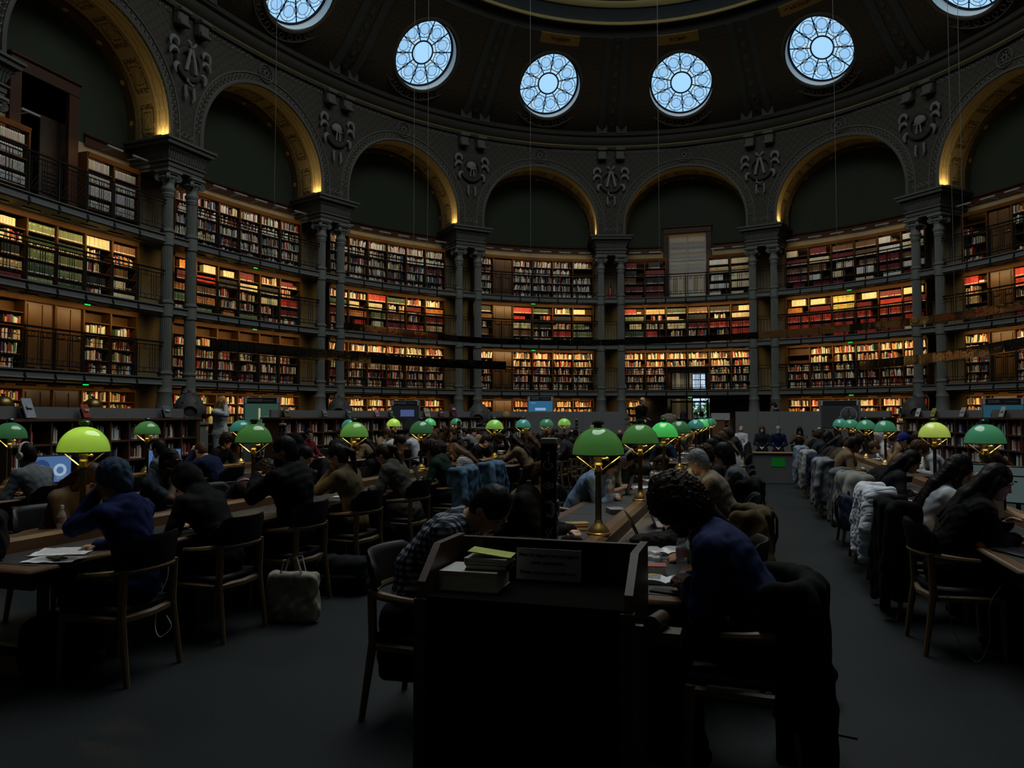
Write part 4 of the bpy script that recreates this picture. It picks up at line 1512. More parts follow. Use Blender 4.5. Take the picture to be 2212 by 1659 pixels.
# ---- chairs
def chair_proto():
    r = thing('armchair', None, 'chair')
    s = MB(); s.box((0, .0, .445), (.47, .46, .05), bev=.022); s.obj('seat', M_blkup, r)
    f = MB()
    f.tube([(-.235, -.20, .395), (-.24, .2, .395)], .024, 6); f.tube([(.235, -.20, .395), (.24, .2, .395)], .024, 6)
    f.tube([(-.235, -.21, .395), (0, -.25, .395), (.235, -.21, .395)], .026, 6); f.tube([(-.24, .2, .395), (.24, .2, .395)], .024, 6)
    f.obj('seat_frame', M_oak, r)
    for sg in (-1, 1):
        l = MB(); l.tube([(sg * .242, .2, .42), (sg * .25, .215, 0)], [.024, .016], 8); l.obj('leg', M_oak, r)
        l = MB(); l.tube([(sg * .235, -.235, .70), (sg * .235, -.225, .42), (sg * .248, -.285, 0)], [.026, .026, .018], 8); l.obj('leg', M_oak, r)
    pts = []
    for i in range(13):
        a = PI * i / 12
        pts.append((-.265 * math.cos(a), -.14 - .155 * math.sin(a), .675 + .015 * math.sin(a)))
    pts = [(-.272, .06, .662), (-.27, -.04, .668)] + pts + [(.27, -.04, .668), (.272, .06, .662)]
    a_ = MB(); a_.tube(pts, [.020] * 2 + [.026] * 13 + [.020] * 2, 8, flat=1.0); a_.obj('armrest', M_oak, r)
    b = MB()
    vs, fs = [], []
    n = 17
    for i in range(n):
        a = PI * (.07 + .86 * i / (n - 1))
        e = min(1, min(i, n - 1 - i) / 2.5)
        for (ro, zz) in ((.020, .70 + .02 * (1 - e)), (.022, .87 - .05 * (1 - e)), (.010, .905 - .09 * (1 - e)), (-.012, .90 - .09 * (1 - e)), (-.022, .86 - .05 * (1 - e)), (-.02, .71 + .02 * (1 - e))):
            vs.append((-(.262 + ro) * math.cos(a), -.14 - (.155 + ro) * math.sin(a) - (zz - .7) * .16, zz))
    for i in range(n - 1):
        for j in range(6):
            j2 = (j + 1) % 6
            fs.append((i * 6 + j, i * 6 + j2, (i + 1) * 6 + j2, (i + 1) * 6 + j))
    fs.append(tuple(range(5, -1, -1))); fs.append(tuple((n - 1) * 6 + j for j in range(6)))
    b.add(vs, fs); b.obj('backrest', M_blkup, r, ang=60)
    return r


CHP = chair_proto()
chair_first = [True]


def chair(x, y, face, label, turn=0.0):
    """face = +1 looks along +X, -1 along -X"""
    if chair_first[0]: r = CHP; chair_first[0] = False
    else: r = dup(CHP, (0, 0, 0), 0)
    r.location = (x, y, 0); r.rotation_euler = (0, 0, -PI / 2 * face + turn)
    return tag(r, label, 'chair', 'oak armchairs around the reading tables')


# ---- low bookcases along the inner oval
M_lowwood = mat('mahogany_low_shelving', (0.0750, 0.0330, 0.0156), .45, noise=.3, nscale=4, stretch=(6, 6, 1))
IN = -5.4


def low_bookcase(t0, t1, n, label, single=None, upstand=True, rows=4, top=1.6):
    r = thing('low_bookcase', label, 'bookcase', (0, 0, 0), 0, 'low bookcases around the reading room')
    ts = [t0 + (t1 - t0) * i / n for i in range(n + 1)]
    e = .15 / BAY
    tp = MB(); tp.band([t0 - e] + ts[1:-1] + [t1 + e], [(IN - .03, top - .04), (IN - .03, top), (IN + .62, top), (IN + .62, top - .04)], closed=True); tp.obj('top_board', M_lowwood, r, smooth=False)
    bk = MB(); bk.band(ts, [(IN + .30, 0), (IN + .30, top - .04), (IN + .34, top - .04), (IN + .34, 0)], closed=True); bk.obj('back_panel', M_darkwood, r, smooth=False)
    pl = MB(); pl.band(ts, [(IN + .03, 0), (IN + .03, .09), (IN + .29, .09), (IN + .29, 0)], closed=True); pl.obj('plinth', M_darkwood, r, smooth=False)
    for i, t in enumerate(ts):
        tg, on = oframe(t)
        u = MB(); w = .12 if i in (0, n) else .035
        u.box(ov(t, IN + .15 if 0 < i < n else IN + .29, (top - .04) / 2), (w, .31 if 0 < i < n else .6, top - .04), Matrix((tg, on, Vector((0, 0, 1)))).transposed())
        u.obj('upright', M_lowwood, r, smooth=False)
    rh = (top - .13) / rows
    for j in range(1, rows):
        s = MB(); s.band(ts, [(IN + .0, .09 + j * rh - .03), (IN + .0, .09 + j * rh), (IN + .29, .09 + j * rh), (IN + .29, .09 + j * rh - .03)], closed=True); s.obj('shelf', M_lowwood, r, smooth=False)
    for j in range(rows):
        for i in range(n):
            q = random.Random(int(t0 * 100) + j * 50 + i)
            a, b = ov(ts[i], IN + .06, .09 + j * rh + .002), ov(ts[i + 1], IN + .06, .09 + j * rh + .002)
            ax = (b - a).normalized(); tg, on = oframe((ts[i] + ts[i + 1]) / 2)
            pal = [WHI, WHI, GRY, BLK, BLK, WHI, (.25, .27, .30), DRD, BLU, RED, CRE, BRN]
            st = ('mix', pal, q.choice([.9, .75, .6, .5]), q.choice([0, 0, .12]), (.016, .042))
            sg_ = None
            if single and NIND[0] < 295 and j >= rows - 3:
                sg_ = ('on the %s shelf, %s compartment from the free end, near low bookcase' % (ORD(rows - 1 - j), ORD(n - 1 - i)), 'books in the near low bookcase')
            shelf_run(a + ax * .03, ax, (b - a).length - .06, rh - .05, st, int(t0 * 977) + j * 31 + i, sg_, on)
    if upstand:
        up = MB(); up.band(ts, [(IN + .36, top), (IN + .36, top + .20), (IN + .42, top + .20), (IN + .42, top)], closed=True); up.obj('upstand', M_grey, r, smooth=False)
    return r


low_bookcase(-5.35, -4.37, 10, 'long low mahogany bookcase below the dark doorway, ending by the blonde woman', True)
low_bookcase(-3.80, -2.0, 17, 'long low mahogany bookcase behind the second table row, up to the round stove vent')
low_bookcase(-1.93, -1.56, 4, 'short low bookcase in front of the grey partition, beside the stove vent', upstand=False)
low_bookcase(1.50, 1.98, 5, 'short low bookcase behind the far lamps, against the grey partition', upstand=False)
low_bookcase(2.22, 3.6, 12, 'long low mahogany bookcase behind the table with the monitors')


def partition(t0, t1, label, z=1.80, d=IN + .36):
    n = max(2, round((t1 - t0) * 5))
    b = MB()
    for i in range(n):
        a, c = t0 + (t1 - t0) * i / n, t0 + (t1 - t0) * (i + 1) / n - .002
        b.band([a, c], [(d, 0), (d, z), (d + .08, z), (d + .08, 0)], closed=True)
    return tag(b.obj('partition_screen', M_grey, smooth=False), label, 'partition')


partition(-1.93, -.52, 'curved grey partition on the near side of the entrance gap')
partition(.55, 1.99, 'curved grey partition beyond the entrance gap')

# stove vents in front of the piers
def vent_proto():
    r = thing('heating_vent', None, 'vent')
    p = MB(); p.box((0, 0, .75), (.62, .62, 1.5), bev=.02); p.box((0, 0, 1.53), (.70, .70, .10), bev=.02); p.obj('pedestal', M_iron, r)
    d = MB(); d.lathe([(.34, 1.58), (.36, 1.66), (.33, 1.72), (.37, 1.85), (.36, 2.05), (.28, 2.25), (.16, 2.38), (.06, 2.44), (.05, 2.52), (0, 2.56)], 24)
    for i in range(6):
        a = PI * 2 * i / 6 + .3
        d.tube([(.36 * math.cos(a), .36 * math.sin(a), 1.95), (.31 * math.cos(a + .15), .31 * math.sin(a + .15), 2.2), (.14 * math.cos(a), .14 * math.sin(a), 2.41)], .028, 6)
        d.torus((.32 * math.cos(a), .32 * math.sin(a), 2.12), .05, .018, Matrix.Rotation(a + PI / 2, 3, 'Z') @ Matrix.Rotation(PI / 2, 3, 'X'), 10, 4)
    d.obj('dome', M_vent, r)
    for a in (-PI / 2 - .75, -PI / 2 + .75, PI / 2):
        dr_ = Vector((math.cos(a), math.sin(a), 0))
        R = Matrix((Vector((-dr_.y, dr_.x, 0)), Vector((0, 0, 1)), dr_)).transposed()
        h = MB(); h.lathe([(.13, .20), (.165, .28), (.20, .40), (.21, .42), (.185, .43), (.15, .34), (.0, .30)], 20, (0, 0, 1.86), R); h.obj('horn', M_vent, r)
    return r
M_vent = mat('dark_cast_iron_vent', (0.0600, 0.0600, 0.0576), .5, bump=.4, bscale=30)
VP = vent_proto(); vf = [True]
for (k, dd, lab) in ((-3, -.95, 'behind the low bookcase near the blonde woman'), (-2, -.95, 'behind the long low bookcase'), (2, -.95, 'on the far side of the lit displays')):
    t = k - .5 + {-3: -.065, -2: -.05, 2: .0}[k]
    r = VP if vf[0] else dup(VP, (0, 0, 0), 0); vf[0] = False
    r.location = ov(t, dd, -.12); r.rotation_euler = (0, 0, -oph(t)); r.scale = (1.12, 1.12, 1.0)
    tag(r, 'domed cast iron heating vent with round horns %s' % lab, 'vent', 'cast iron heating vents')
r = dup(VP, ov(-1.965, IN + .35, -.35), -oph(-1.965)); tag(r, 'domed cast iron heating vent with round horns between bookcase and partition', 'vent', 'cast iron heating vents')

# suspended mirror-faced light rings
M_mirror = mat('dark_mirror_strip', (.12, .11, .10), .06, metal=1.0, bump=.3, bscale=6)
def catmull(P, n):
    P = [Vector(p) for p in P]
    out = []
    for i in range(len(P) - 1):
        p0, p1, p2, p3 = P[max(i - 1, 0)], P[i], P[i + 1], P[min(i + 2, len(P) - 1)]
        for j in range(n):
            f = j / n
            out.append(.5 * (2 * p1 + (p2 - p0) * f + (2 * p0 - 5 * p1 + 4 * p2 - p3) * f * f + (3 * p1 - p0 - 3 * p2 + p3) * f ** 3))
    return out + [P[-1]]


def ring_beam(P, z, hgt, label, n, wires):
    r = thing('light_ring', label, 'light', (0, 0, 0), 0, 'suspended light rings')
    pts = [p.to_3d() for p in catmull([Vector((x, y, 0)) for x, y in P], n)]
    up = Vector((0, 0, 1))
    for a, b in zip(pts[:-1], pts[1:]):
        t = (b - a).normalized(); s_ = t.cross(up) * .06
        b2 = b - t * .015
        m = MB()
        V_ = [a - s_, a + s_, b2 + s_, b2 - s_]
        m.add([v + up * (z - hgt / 2) for v in V_] + [v + up * (z + hgt / 2) for v in V_], [(0, 3, 2, 1), (4, 5, 6, 7), (0, 1, 5, 4), (1, 2, 6, 5), (2, 3, 7, 6), (3, 0, 4, 7)])
        m.obj('mirror_segment', M_mirror, r, smooth=False)
    for (x, y, zt) in wires:
        w = MB(); w.tube([(x, y, z + hgt / 2 - .01), (x, y, zt)], .005, 4); w.obj('wire', M_iron, r)
    return r


ring_beam([(-10.85, 13.6), (-10.46, 14.5), (-9.46, 18.1), (-8.4, 20.2), (-6.9, 21.9)], 3.15, .25, 'lower suspended mirror faced light ring over the left tables', 5, [(-10.3, 15.0, 16.2), (-8.6, 19.9, 17.2)])
ring_beam([(3.35, 25.0), (4.7, 22.0), (5.56, 18.2), (5.9, 14.0)], 3.15, .25, 'lower suspended mirror faced light ring over the right tables', 6, [(4.95, 21.0, 17.2)])
ring_beam([(-10.25, 18.2), (-8.6, 22.3), (-6.4, 24.2), (-3.9, 24.9), (.43, 23.9), (4.1, 21.6), (5.7, 19.1), (6.3, 15.5)], 4.05, .19, 'upper suspended mirror faced light ring curving before the far galleries', 5, [(-9.35, 20.6, 17.2), (-6.7, 24.0, 17.8), (-2.6, 24.8, 18.2), (2.5, 22.8, 17.8), (5.0, 20.3, 17.2)])
# ================================================================ smooth solids from distance fields (people, coats, bags)
V3 = lambda *a: np.array(a, dtype=np.float64)


def nrm(v):
    v = np.asarray(v, float)
    return v / max(1e-9, np.linalg.norm(v))


class SDF:
    def __init__(s, lo, hi, h):
        s.h = h
        s.lo = np.asarray(lo, float)
        s.n = np.maximum(4, np.ceil((np.asarray(hi, float) - s.lo) / h).astype(int) + 1)
        s.D = np.ones(tuple(s.n), np.float32)

    def _sub(s, lo, hi, m):
        a = np.clip(np.floor((np.asarray(lo) - m - s.lo) / s.h).astype(int), 0, s.n)
        b = np.clip(np.ceil((np.asarray(hi) + m - s.lo) / s.h).astype(int) + 1, 0, s.n)
        if np.any(b - a < 1): return None
        sl = tuple(slice(x, y) for x, y in zip(a, b))
        ax = [(s.lo[i] + s.h * np.arange(a[i], b[i])).astype(np.float32) for i in range(3)]
        return sl, np.meshgrid(*ax, indexing='ij')

    def _comb(s, sl, d, k, mode):
        o = s.D[sl]
        if mode == 'sub': d = -d
        if mode == 'add':
            if k > 0:
                hh = np.clip(.5 + .5 * (o - d) / k, 0, 1)
                s.D[sl] = o * (1 - hh) + d * hh - k * hh * (1 - hh)
            else: s.D[sl] = np.minimum(o, d)
        else:
            if k > 0:
                hh = np.clip(.5 - .5 * (o - d) / k, 0, 1)
                s.D[sl] = o * (1 - hh) + d * hh + k * hh * (1 - hh)
            else: s.D[sl] = np.maximum(o, d)

    def cap(s, a, b, ra, rb=None, k=.02, mode='add', flat=None):
        """round cone from a to b; flat = (axis, factor) squeezes the section along a direction"""
        rb = ra if rb is None else rb
        a, b = np.asarray(a, float), np.asarray(b, float)
        r = max(ra, rb)
        if flat: r *= max(1, 1 / flat[1])
        g = s._sub(np.minimum(a, b) - r, np.maximum(a, b) + r, k + 2.5 * s.h)
        if g is None: return s
        sl, (x, y, z) = g
        ab = b - a
        px, py, pz = x - a[0], y - a[1], z - a[2]
        t = np.clip((px * ab[0] + py * ab[1] + pz * ab[2]) / max(1e-9, float(ab @ ab)), 0, 1)
        qx, qy, qz = px - t * ab[0], py - t * ab[1], pz - t * ab[2]
        if flat:
            n = nrm(flat[0]); c = qx * n[0] + qy * n[1] + qz * n[2]
            e = (1 / flat[1] - 1) * c
            qx, qy, qz = qx + n[0] * e, qy + n[1] * e, qz + n[2] * e
        d = np.sqrt(qx * qx + qy * qy + qz * qz) - (ra + (rb - ra) * t)
        if flat: d = d * min(1, flat[1] * 1.3)
        s._comb(sl, d, k, mode)
        return s

    def ell(s, c, r, R=None, k=.02, mode='add'):
        c = np.asarray(c, float); r = np.asarray(r, float)
        m = r.max()
        g = s._sub(c - m, c + m, k + 2.5 * s.h)
        if g is None: return s
        sl, (x, y, z) = g
        p = [x - c[0], y - c[1], z - c[2]]
        if R is not None: p = [p[0] * R[0, i] + p[1] * R[1, i] + p[2] * R[2, i] for i in range(3)]
        k0 = np.sqrt((p[0] / r[0]) ** 2 + (p[1] / r[1]) ** 2 + (p[2] / r[2]) ** 2)
        k1 = np.sqrt((p[0] / r[0] ** 2) ** 2 + (p[1] / r[1] ** 2) ** 2 + (p[2] / r[2] ** 2) ** 2) + 1e-6
        s._comb(sl, k0 * (k0 - 1) / k1, k, mode)
        return s

    def box(s, c, hs, R=None, rad=.02, k=.02, mode='add'):
        c = np.asarray(c, float); hs = np.asarray(hs, float)
        m = np.linalg.norm(hs) if R is not None else hs
        g = s._sub(c - m, c + m, k + 2.5 * s.h)
        if g is None: return s
        sl, (x, y, z) = g
        p = [x - c[0], y - c[1], z - c[2]]
        if R is not None: p = [p[0] * R[0, i] + p[1] * R[1, i] + p[2] * R[2, i] for i in range(3)]
        q = [np.abs(p[i]) - (hs[i] - rad) for i in range(3)]
        d = np.sqrt(sum(np.maximum(v, 0) ** 2 for v in q)) + np.minimum(np.maximum(np.maximum(q[0], q[1]), q[2]), 0) - rad
        s._comb(sl, d, k, mode)
        return s

    def cut(s, p, n, k=.0):
        """keep the side the normal points away from"""
        sl, (x, y, z) = s._sub(s.lo, s.lo + s.h * s.n, 0)
        n = nrm(n)
        d = (x - p[0]) * n[0] + (y - p[1]) * n[1] + (z - p[2]) * n[2]
        s.D = np.maximum(s.D, d.astype(np.float32))
        return s

    def wrinkle(s, amp, wl, seed=0):
        q = np.random.RandomState(seed)
        ax = [(s.lo[i] + s.h * np.arange(s.n[i])).astype(np.float32) for i in range(3)]
        x, y, z = np.meshgrid(*ax, indexing='ij')
        w = 0
        for i in range(4):
            v = q.normal(size=3); v /= np.linalg.norm(v)
            f = 2 * np.pi / (wl * q.uniform(.7, 1.5))
            w = w + np.sin(f * (v[0] * x + v[1] * y + v[2] * z) + q.uniform(0, 6.3) + 1.3 * np.sin(f * .6 * (v[1] * x + v[2] * y + v[0] * z)))
        s.D += (amp * w / 2.2).astype(np.float32)
        return s

    def mesh(s, name, m, parent=None, smooth=True):
        D, h = s.D, s.h
        D[0], D[-1], D[:, 0], D[:, -1], D[:, :, 0], D[:, :, -1] = 1, 1, 1, 1, 1, 1
        S = D < 0
        cnt = np.zeros(tuple(s.n - 1), np.int8)
        offs = [(i, j, k) for i in (0, 1) for j in (0, 1) for k in (0, 1)]
        sv = lambda A, o: A[o[0]:o[0] + s.n[0] - 1, o[1]:o[1] + s.n[1] - 1, o[2]:o[2] + s.n[2] - 1]
        for o in offs: cnt += sv(S, o)
        act = (cnt > 0) & (cnt < 8)
        I = np.argwhere(act)
        idx = -np.ones(act.shape, np.int64); idx[act] = np.arange(len(I))
        acc = np.zeros((len(I), 3)); num = np.zeros(len(I))
        cv = {o: sv(D, o)[act] for o in offs}
        for o in offs:
            for axx in range(3):
                if o[axx]: continue
                o2 = list(o); o2[axx] = 1; o2 = tuple(o2)
                a, b = cv[o], cv[o2]
                mk = (a < 0) != (b < 0)
                t = np.where(mk, a / np.where(mk, a - b, 1), 0)
                for i in range(3):
                    acc[:, i] += np.where(mk, (o[i] + (t if i == axx else 0)), 0)
                num += mk
        P = s.lo + h * (I + acc / np.maximum(num, 1)[:, None])
        quads = []
        for axx in range(3):
            sl0 = [slice(1, -1)] * 3; sl1 = [slice(1, -1)] * 3
            sl0[axx] = slice(0, -1); sl1[axx] = slice(1, None)
            A, B = S[tuple(sl0)], S[tuple(sl1)]
            E = np.argwhere(A != B)
            if not len(E): continue
            flip = A[A != B]
            e = E.copy()
            for i in range(3):
                if i != axx: e[:, i] += 1
            u, v = [(1, 2), (2, 0), (0, 1)][axx]
            def cell(du, dv):
                c = e.copy(); c[:, u] -= du; c[:, v] -= dv
                return idx[c[:, 0], c[:, 1], c[:, 2]]
            q = np.stack([cell(1, 1), cell(0, 1), cell(0, 0), cell(1, 0)], 1)
            q[~flip] = q[~flip][:, ::-1]
            quads.append(q)
        Q = np.concatenate(quads) if quads else np.zeros((0, 4), int)
        Q = Q[(Q >= 0).all(1)]
        me = bpy.data.meshes.new(name)
        me.vertices.add(len(P)); me.vertices.foreach_set('co', P.astype(np.float32).ravel())
        me.loops.add(Q.size); me.loops.foreach_set('vertex_index', Q.astype(np.int32).ravel())
        me.polygons.add(len(Q)); me.polygons.foreach_set('loop_start', np.arange(0, Q.size, 4, dtype=np.int32))
        me.polygons.foreach_set('use_smooth', np.full(len(Q), smooth))
        me.materials.append(m)
        me.update(calc_edges=True)
        o = bpy.data.objects.new(name, me); C.objects.link(o)
        if parent: o.parent = parent
        return o


# ---------------------------------------------------------------- people
SKIN = {'light': (.50, .30, .21), 'pale': (.58, .38, .29), 'tan': (.38, .21, .13), 'brown': (.20, .10, .06), 'dark': (.075, .04, .027)}
HAIRC = {'black': (.010, .008, .008), 'darkbrown': (.028, .016, .010), 'brown': (.07, .036, .018), 'blond': (.34, .21, .09), 'ginger': (.25, .08, .025), 'grey': (.26, .26, .26), 'silver': (.45, .45, .44)}


def skin_mat(k):
    m = mat('skin_' + k, SKIN[k], .55, noise=.08, nscale=25)
    m.node_tree.nodes['Principled BSDF'].inputs['Subsurface Weight'].default_value = .0
    return m


def hair_mat(k): return mat('hair_' + k, HAIRC[k], .5, spec=.12, noise=.35, nscale=60, stretch=(1, 1, .15))


def cloth(name, c, **kw): return mat('cloth_' + name, tuple(v ** 1.28 for v in c), kw.pop('rough', .85), spec=.12, noise=kw.pop('noise', .12), nscale=kw.pop('nscale', 18), **kw)


def plaid_fn(c0, c1, cm, w=.035):
    def fn(nt, b):
        x, y, z = coords(nt, 'Object')
        a = ((x * .9 + y * .5) / w).fr().lt(.5)
        c = (z / w).fr().lt(.5)
        f = (a + c) * .5
        lo = ramp2(nt, (f * 2.0).mn(1.0), c0, cm)
        nt.links.new(ramp2(nt, (f * 2.0 - 1.0).mx(0.0), lo, c1), b.inputs['Base Color'])
    return fn


def stripe_fn(c0, c1, period, frac, axis=2):
    def fn(nt, b):
        p = coords(nt, 'Object')[axis]
        nt.links.new(ramp2(nt, (p / period).fr().lt(frac), c0, c1), b.inputs['Base Color'])
    return fn


def ik(S, T, l1, l2, pole):
    v = T - S; d = np.linalg.norm(v)
    d2 = min(d, .985 * (l1 + l2)); u = v / max(d, 1e-6)
    a = (l1 * l1 - l2 * l2 + d2 * d2) / (2 * d2)
    hh = math.sqrt(max(0, l1 * l1 - a * a))
    pp = nrm(pole - u * (pole @ u))
    return S + u * a + pp * hh, S + u * d2


def rotx(a):
    c, s = math.cos(a), math.sin(a)
    return np.array([[1, 0, 0], [0, c, -s], [0, s, c]])


def rotz(a):
    c, s = math.cos(a), math.sin(a)
    return np.array([[c, -s, 0], [s, c, 0], [0, 0, 1]])


def roty(a):
    c, s = math.cos(a), math.sin(a)
    return np.array([[c, 0, s], [0, 1, 0], [-s, 0, c]])


ARMS = {  # hand targets (x outward, y forward, z) for a seated figure, and elbow pole
    'write': ((.12, .42, .80), (.10, .40, .80)), 'type': ((.10, .40, .81), (.10, .40, .81)), 'fold': ((.02, .34, .80), (-.06, .38, .80)),
    'chin': ((.05, .30, 'chin'), (.02, .36, .80)), 'both_chin': ((.05, .26, 'chin'), (.05, .26, 'chin')), 'brow': ((.12, .16, 'brow'), (.10, .40, .80)),
    'phone': ((.03, .36, .98), (.10, .36, .96)), 'clasp': ((.03, .38, 1.10), (.03, .38, 1.10)), 'lap': ((.08, .24, .62), (.08, .24, .62)), 'down': ((.06, .05, .10), (.06, .05, .10)), 'mouth': ((.0, .16, 'mouth'), (.12, .14, 1.08))}


def person(x, y, rz, label, h=.014, lean=18, slouch=14, hy=0, hp=25, arms='write', top='black', topc=(.015, .015, .016), pants=(.02, .022, .03), skin='light', hair='short', hc='darkbrown', sc_=.97, stand=False, sleeves=1.0, extra=(), topm=None, group=None, shoes=(.05, .05, .05), roll=0, tilt=0, seat=.47, wide=1.0, garment='sweater', fingers=None, handR=None, handL=None, legs=True, coat=0):
    if not stand and seat == .47: seat = .485
    r = thing('person', label, 'person', (x, y, 0), rz, group)
    r.scale = (sc_, sc_, sc_)
    near = h < .011
    zs = seat + .10 if not stand else .96
    rl, rs = math.radians(lean), math.radians(lean + slouch)
    d1, d2 = V3(0, math.sin(rl), math.cos(rl)), V3(0, math.sin(rs), math.cos(rs))
    Rt = rotz(math.radians(tilt))
    pel = V3(0, 0, zs)
    wai = pel + Rt @ d1 * .19
    che = wai + Rt @ d2 * .20
    nb = che + Rt @ (d2 * .155 + V3(0, .01, 0))
    fw2 = Rt @ V3(0, math.cos(rs), -math.sin(rs))
    lat = Rt @ V3(1, 0, 0)
    Rh = rotz(math.radians(-hy)) @ Rt @ rotx(math.radians(-hp)) @ roty(math.radians(roll))
    HU, HF, HX = Rh[:, 2], Rh[:, 1], Rh[:, 0]
    hd = nb + nrm(Rt @ d2 * .5 + HU * .5) * .105 + HU * .075 + HF * .03
    hl = lambda a, b, c: hd + HX * a + HF * b + HU * c
    SW = .174 * wide
    sh = [nb - Rt @ d2 * .055 + lat * SW * s - fw2 * .0 for s in (-1, 1)]
    u1, u2 = (.285, .25)
    hands, elb = [], []
    spec = ARMS[arms] if isinstance(arms, str) else arms
    for i, s in enumerate((-1, 1)):
        tx, ty, tz = spec[i] if not (handL if i == 0 else handR) else (handL if i == 0 else handR)
        if tz == 'chin': T = hl(s * .02, .075, -.13) + V3(0, .02, 0)
        elif tz == 'brow': T = hl(s * .075, .085, .03)
        elif tz == 'mouth': T = hl(s * .01, .125, -.07)
        else: T = V3(s * tx, ty, tz)
        if tz in ('chin', 'brow', 'mouth'): pole = V3(s * .5, .45, -1.0)
        elif stand: pole = V3(s * .4, -.8, -.3)
        else: pole = V3(s * .75, -.30, -.65)
        e, w = ik(sh[i], T, u1, u2, pole)
        elb.append(e); hands.append(w)
    if stand:
        hip = [pel + V3(s * .09, 0, -.04) for s in (-1, 1)]
        kn = [V3(s * .10, .03, .50) for s in (-1, 1)]; an = [V3(s * .11, 0 if s < 0 else .06, .085) for s in (-1, 1)]
    else:
        hip = [pel + V3(s * .095, .02, -.02) for s in (-1, 1)]
        kn = [V3(s * .13, .43, seat + .075) for s in (-1, 1)]; an = [V3(s * .12, .36 + .06 * s, .085) for s in (-1, 1)]
    pts = np.array([pel, wai, che, nb, hd] + sh + hands + elb + hip + kn + an)
    lo, hi = pts.min(0) - .27, pts.max(0) + .27
    lo[2] = max(lo[2], -.01) if True else lo[2]
    if not legs: lo[2] = zs - .22

    def torso(g, e):
        g.ell(pel, (.165 * wide + e, .115 + e, .12 + e), k=.05)
        g.cap(pel, wai, .125 * wide + e, .118 * wide + e, k=.06, flat=(fw2, .82))
        g.cap(wai, che, .125 * wide + e, .145 * wide + e, k=.06, flat=(fw2, .78))
        Rc = np.stack([lat, fw2, Rt @ d2], 1)
        g.ell(che + Rt @ d2 * .03, (.160 * wide + e, .108 + e, .16 + e), Rc, k=.06)
        for i in (0, 1): g.cap(nb - Rt @ d2 * .03 - fw2 * .01, sh[i], .058 + e, .060 + e, k=.05)

    def arms_(g, e, upto=1.0):
        for i in (0, 1):
            g.cap(sh[i], elb[i] if upto >= .5 else sh[i] + (elb[i] - sh[i]) * upto * 2, .055 + e, .043 + e, k=.035)
            if upto > .5:
                f = (upto - .5) * 2
                g.cap(elb[i], elb[i] + (hands[i] - elb[i]) * f, .042 + e, .030 + e + (1 - f) * .008, k=.02)

    b = SDF(lo, hi, h)
    torso(b, 0); arms_(b, 0)
    b.cap(nb - d2 * .04, hl(0, -.03, -.06), .058, .052, k=.03)
    b.ell(hl(0, -.012, .02), (.074, .094, .104), Rh, k=.02)
    b.ell(hl(0, .030, -.050), (.057, .060, .072), Rh, k=.03)
    b.ell(hl(0, .066, -.098), (.026, .022, .018), Rh, k=.03)
    b.cap(hl(0, .088, .008), hl(0, .101, -.028), .007, .0115, k=.014)
    for s in (-1, 1):
        b.ell(hl(s * .0325, .092, .008), (.018, .012, .011), Rh, k=.012, mode='sub')
        b.ell(hl(s * .074, -.008, -.012), (.011, .020, .031), Rh, k=.008)
        b.cap(hl(s * .016, .088, .026), hl(s * .045, .078, .028), .007, .006, k=.012)
        if near: b.ell(hl(s * .0325, .081, .006), (.013, .010, .011), Rh, k=.002)
    b.cap(hl(-.018, .086, -.064), hl(.018, .086, -.064), .0075, .0075, k=.008)
    for i, s in enumerate((-1, 1)):
        f = nrm(hands[i] - elb[i])
        # palms face down or inward
        n = nrm(V3(0, 0, -1) - f * (V3(0, 0, -1) @ f)) if abs(f[2]) < .8 else nrm(V3(-s * .7, .5, 0) - f * (V3(-s * .7, .5, 0) @ f))
        t = np.cross(f, n)
        if (t @ lat) * s > 0: t = -t          # thumb side toward the middle
        hb = hands[i]
        f2 = nrm(f + n * .12)
        fr = .0092 if near else max(.0098, h * .62)
        b.ell(hb + f2 * .048, (.040, .052, .017), np.stack([t, f2, n], 1), k=.018)
        cu = fingers if fingers is not None else (.45 if not isinstance(arms, str) or arms not in ('chin', 'brow') else .8)
        for j in range(4):
            p = hb + f2 * .088 + t * (.029 - .0195 * j)
            L_ = (.070, .078, .072, .056)[j]
            a = cu * (.7 + .2 * j)
            for q_, fr_ in ((.45, 1.0), (.32, .95), (.23, .88)):
                dd = nrm(f2 * math.cos(a) + n * math.sin(a))
                p2 = p + dd * L_ * q_
                b.cap(p, p2, fr * fr_, fr * fr_ * .93, k=.004)
                p = p2; a += cu * 1.0
        p = hb + f2 * .022 + t * .030
        p2 = p + nrm(t * .8 + f2 * .8 + n * .3) * .042; p3 = p2 + nrm(t * .25 + f2 + n * .45) * .034
        b.cap(p, p2, .0125, .0105, k=.012); b.cap(p2, p3, .0105, .009, k=.004)
    if legs:
        for i in (0, 1):
            b.cap(hip[i], kn[i], .078, .055, k=.04); b.cap(kn[i], an[i], .053, .036, k=.03)
            b.cap(an[i] - V3(0, .02, .03), an[i] + V3(0, .15, -.045), .034, .03, k=.03)
    b.mesh('body', skin_mat(skin), r)

    # clothing
    tm = topm or cloth(top, topc)
    g = SDF(lo, hi, h)
    e = .014 if garment != 'coat' else .024
    if garment == 'tee': e = .010
    torso(g, e); arms_(g, e, sleeves)
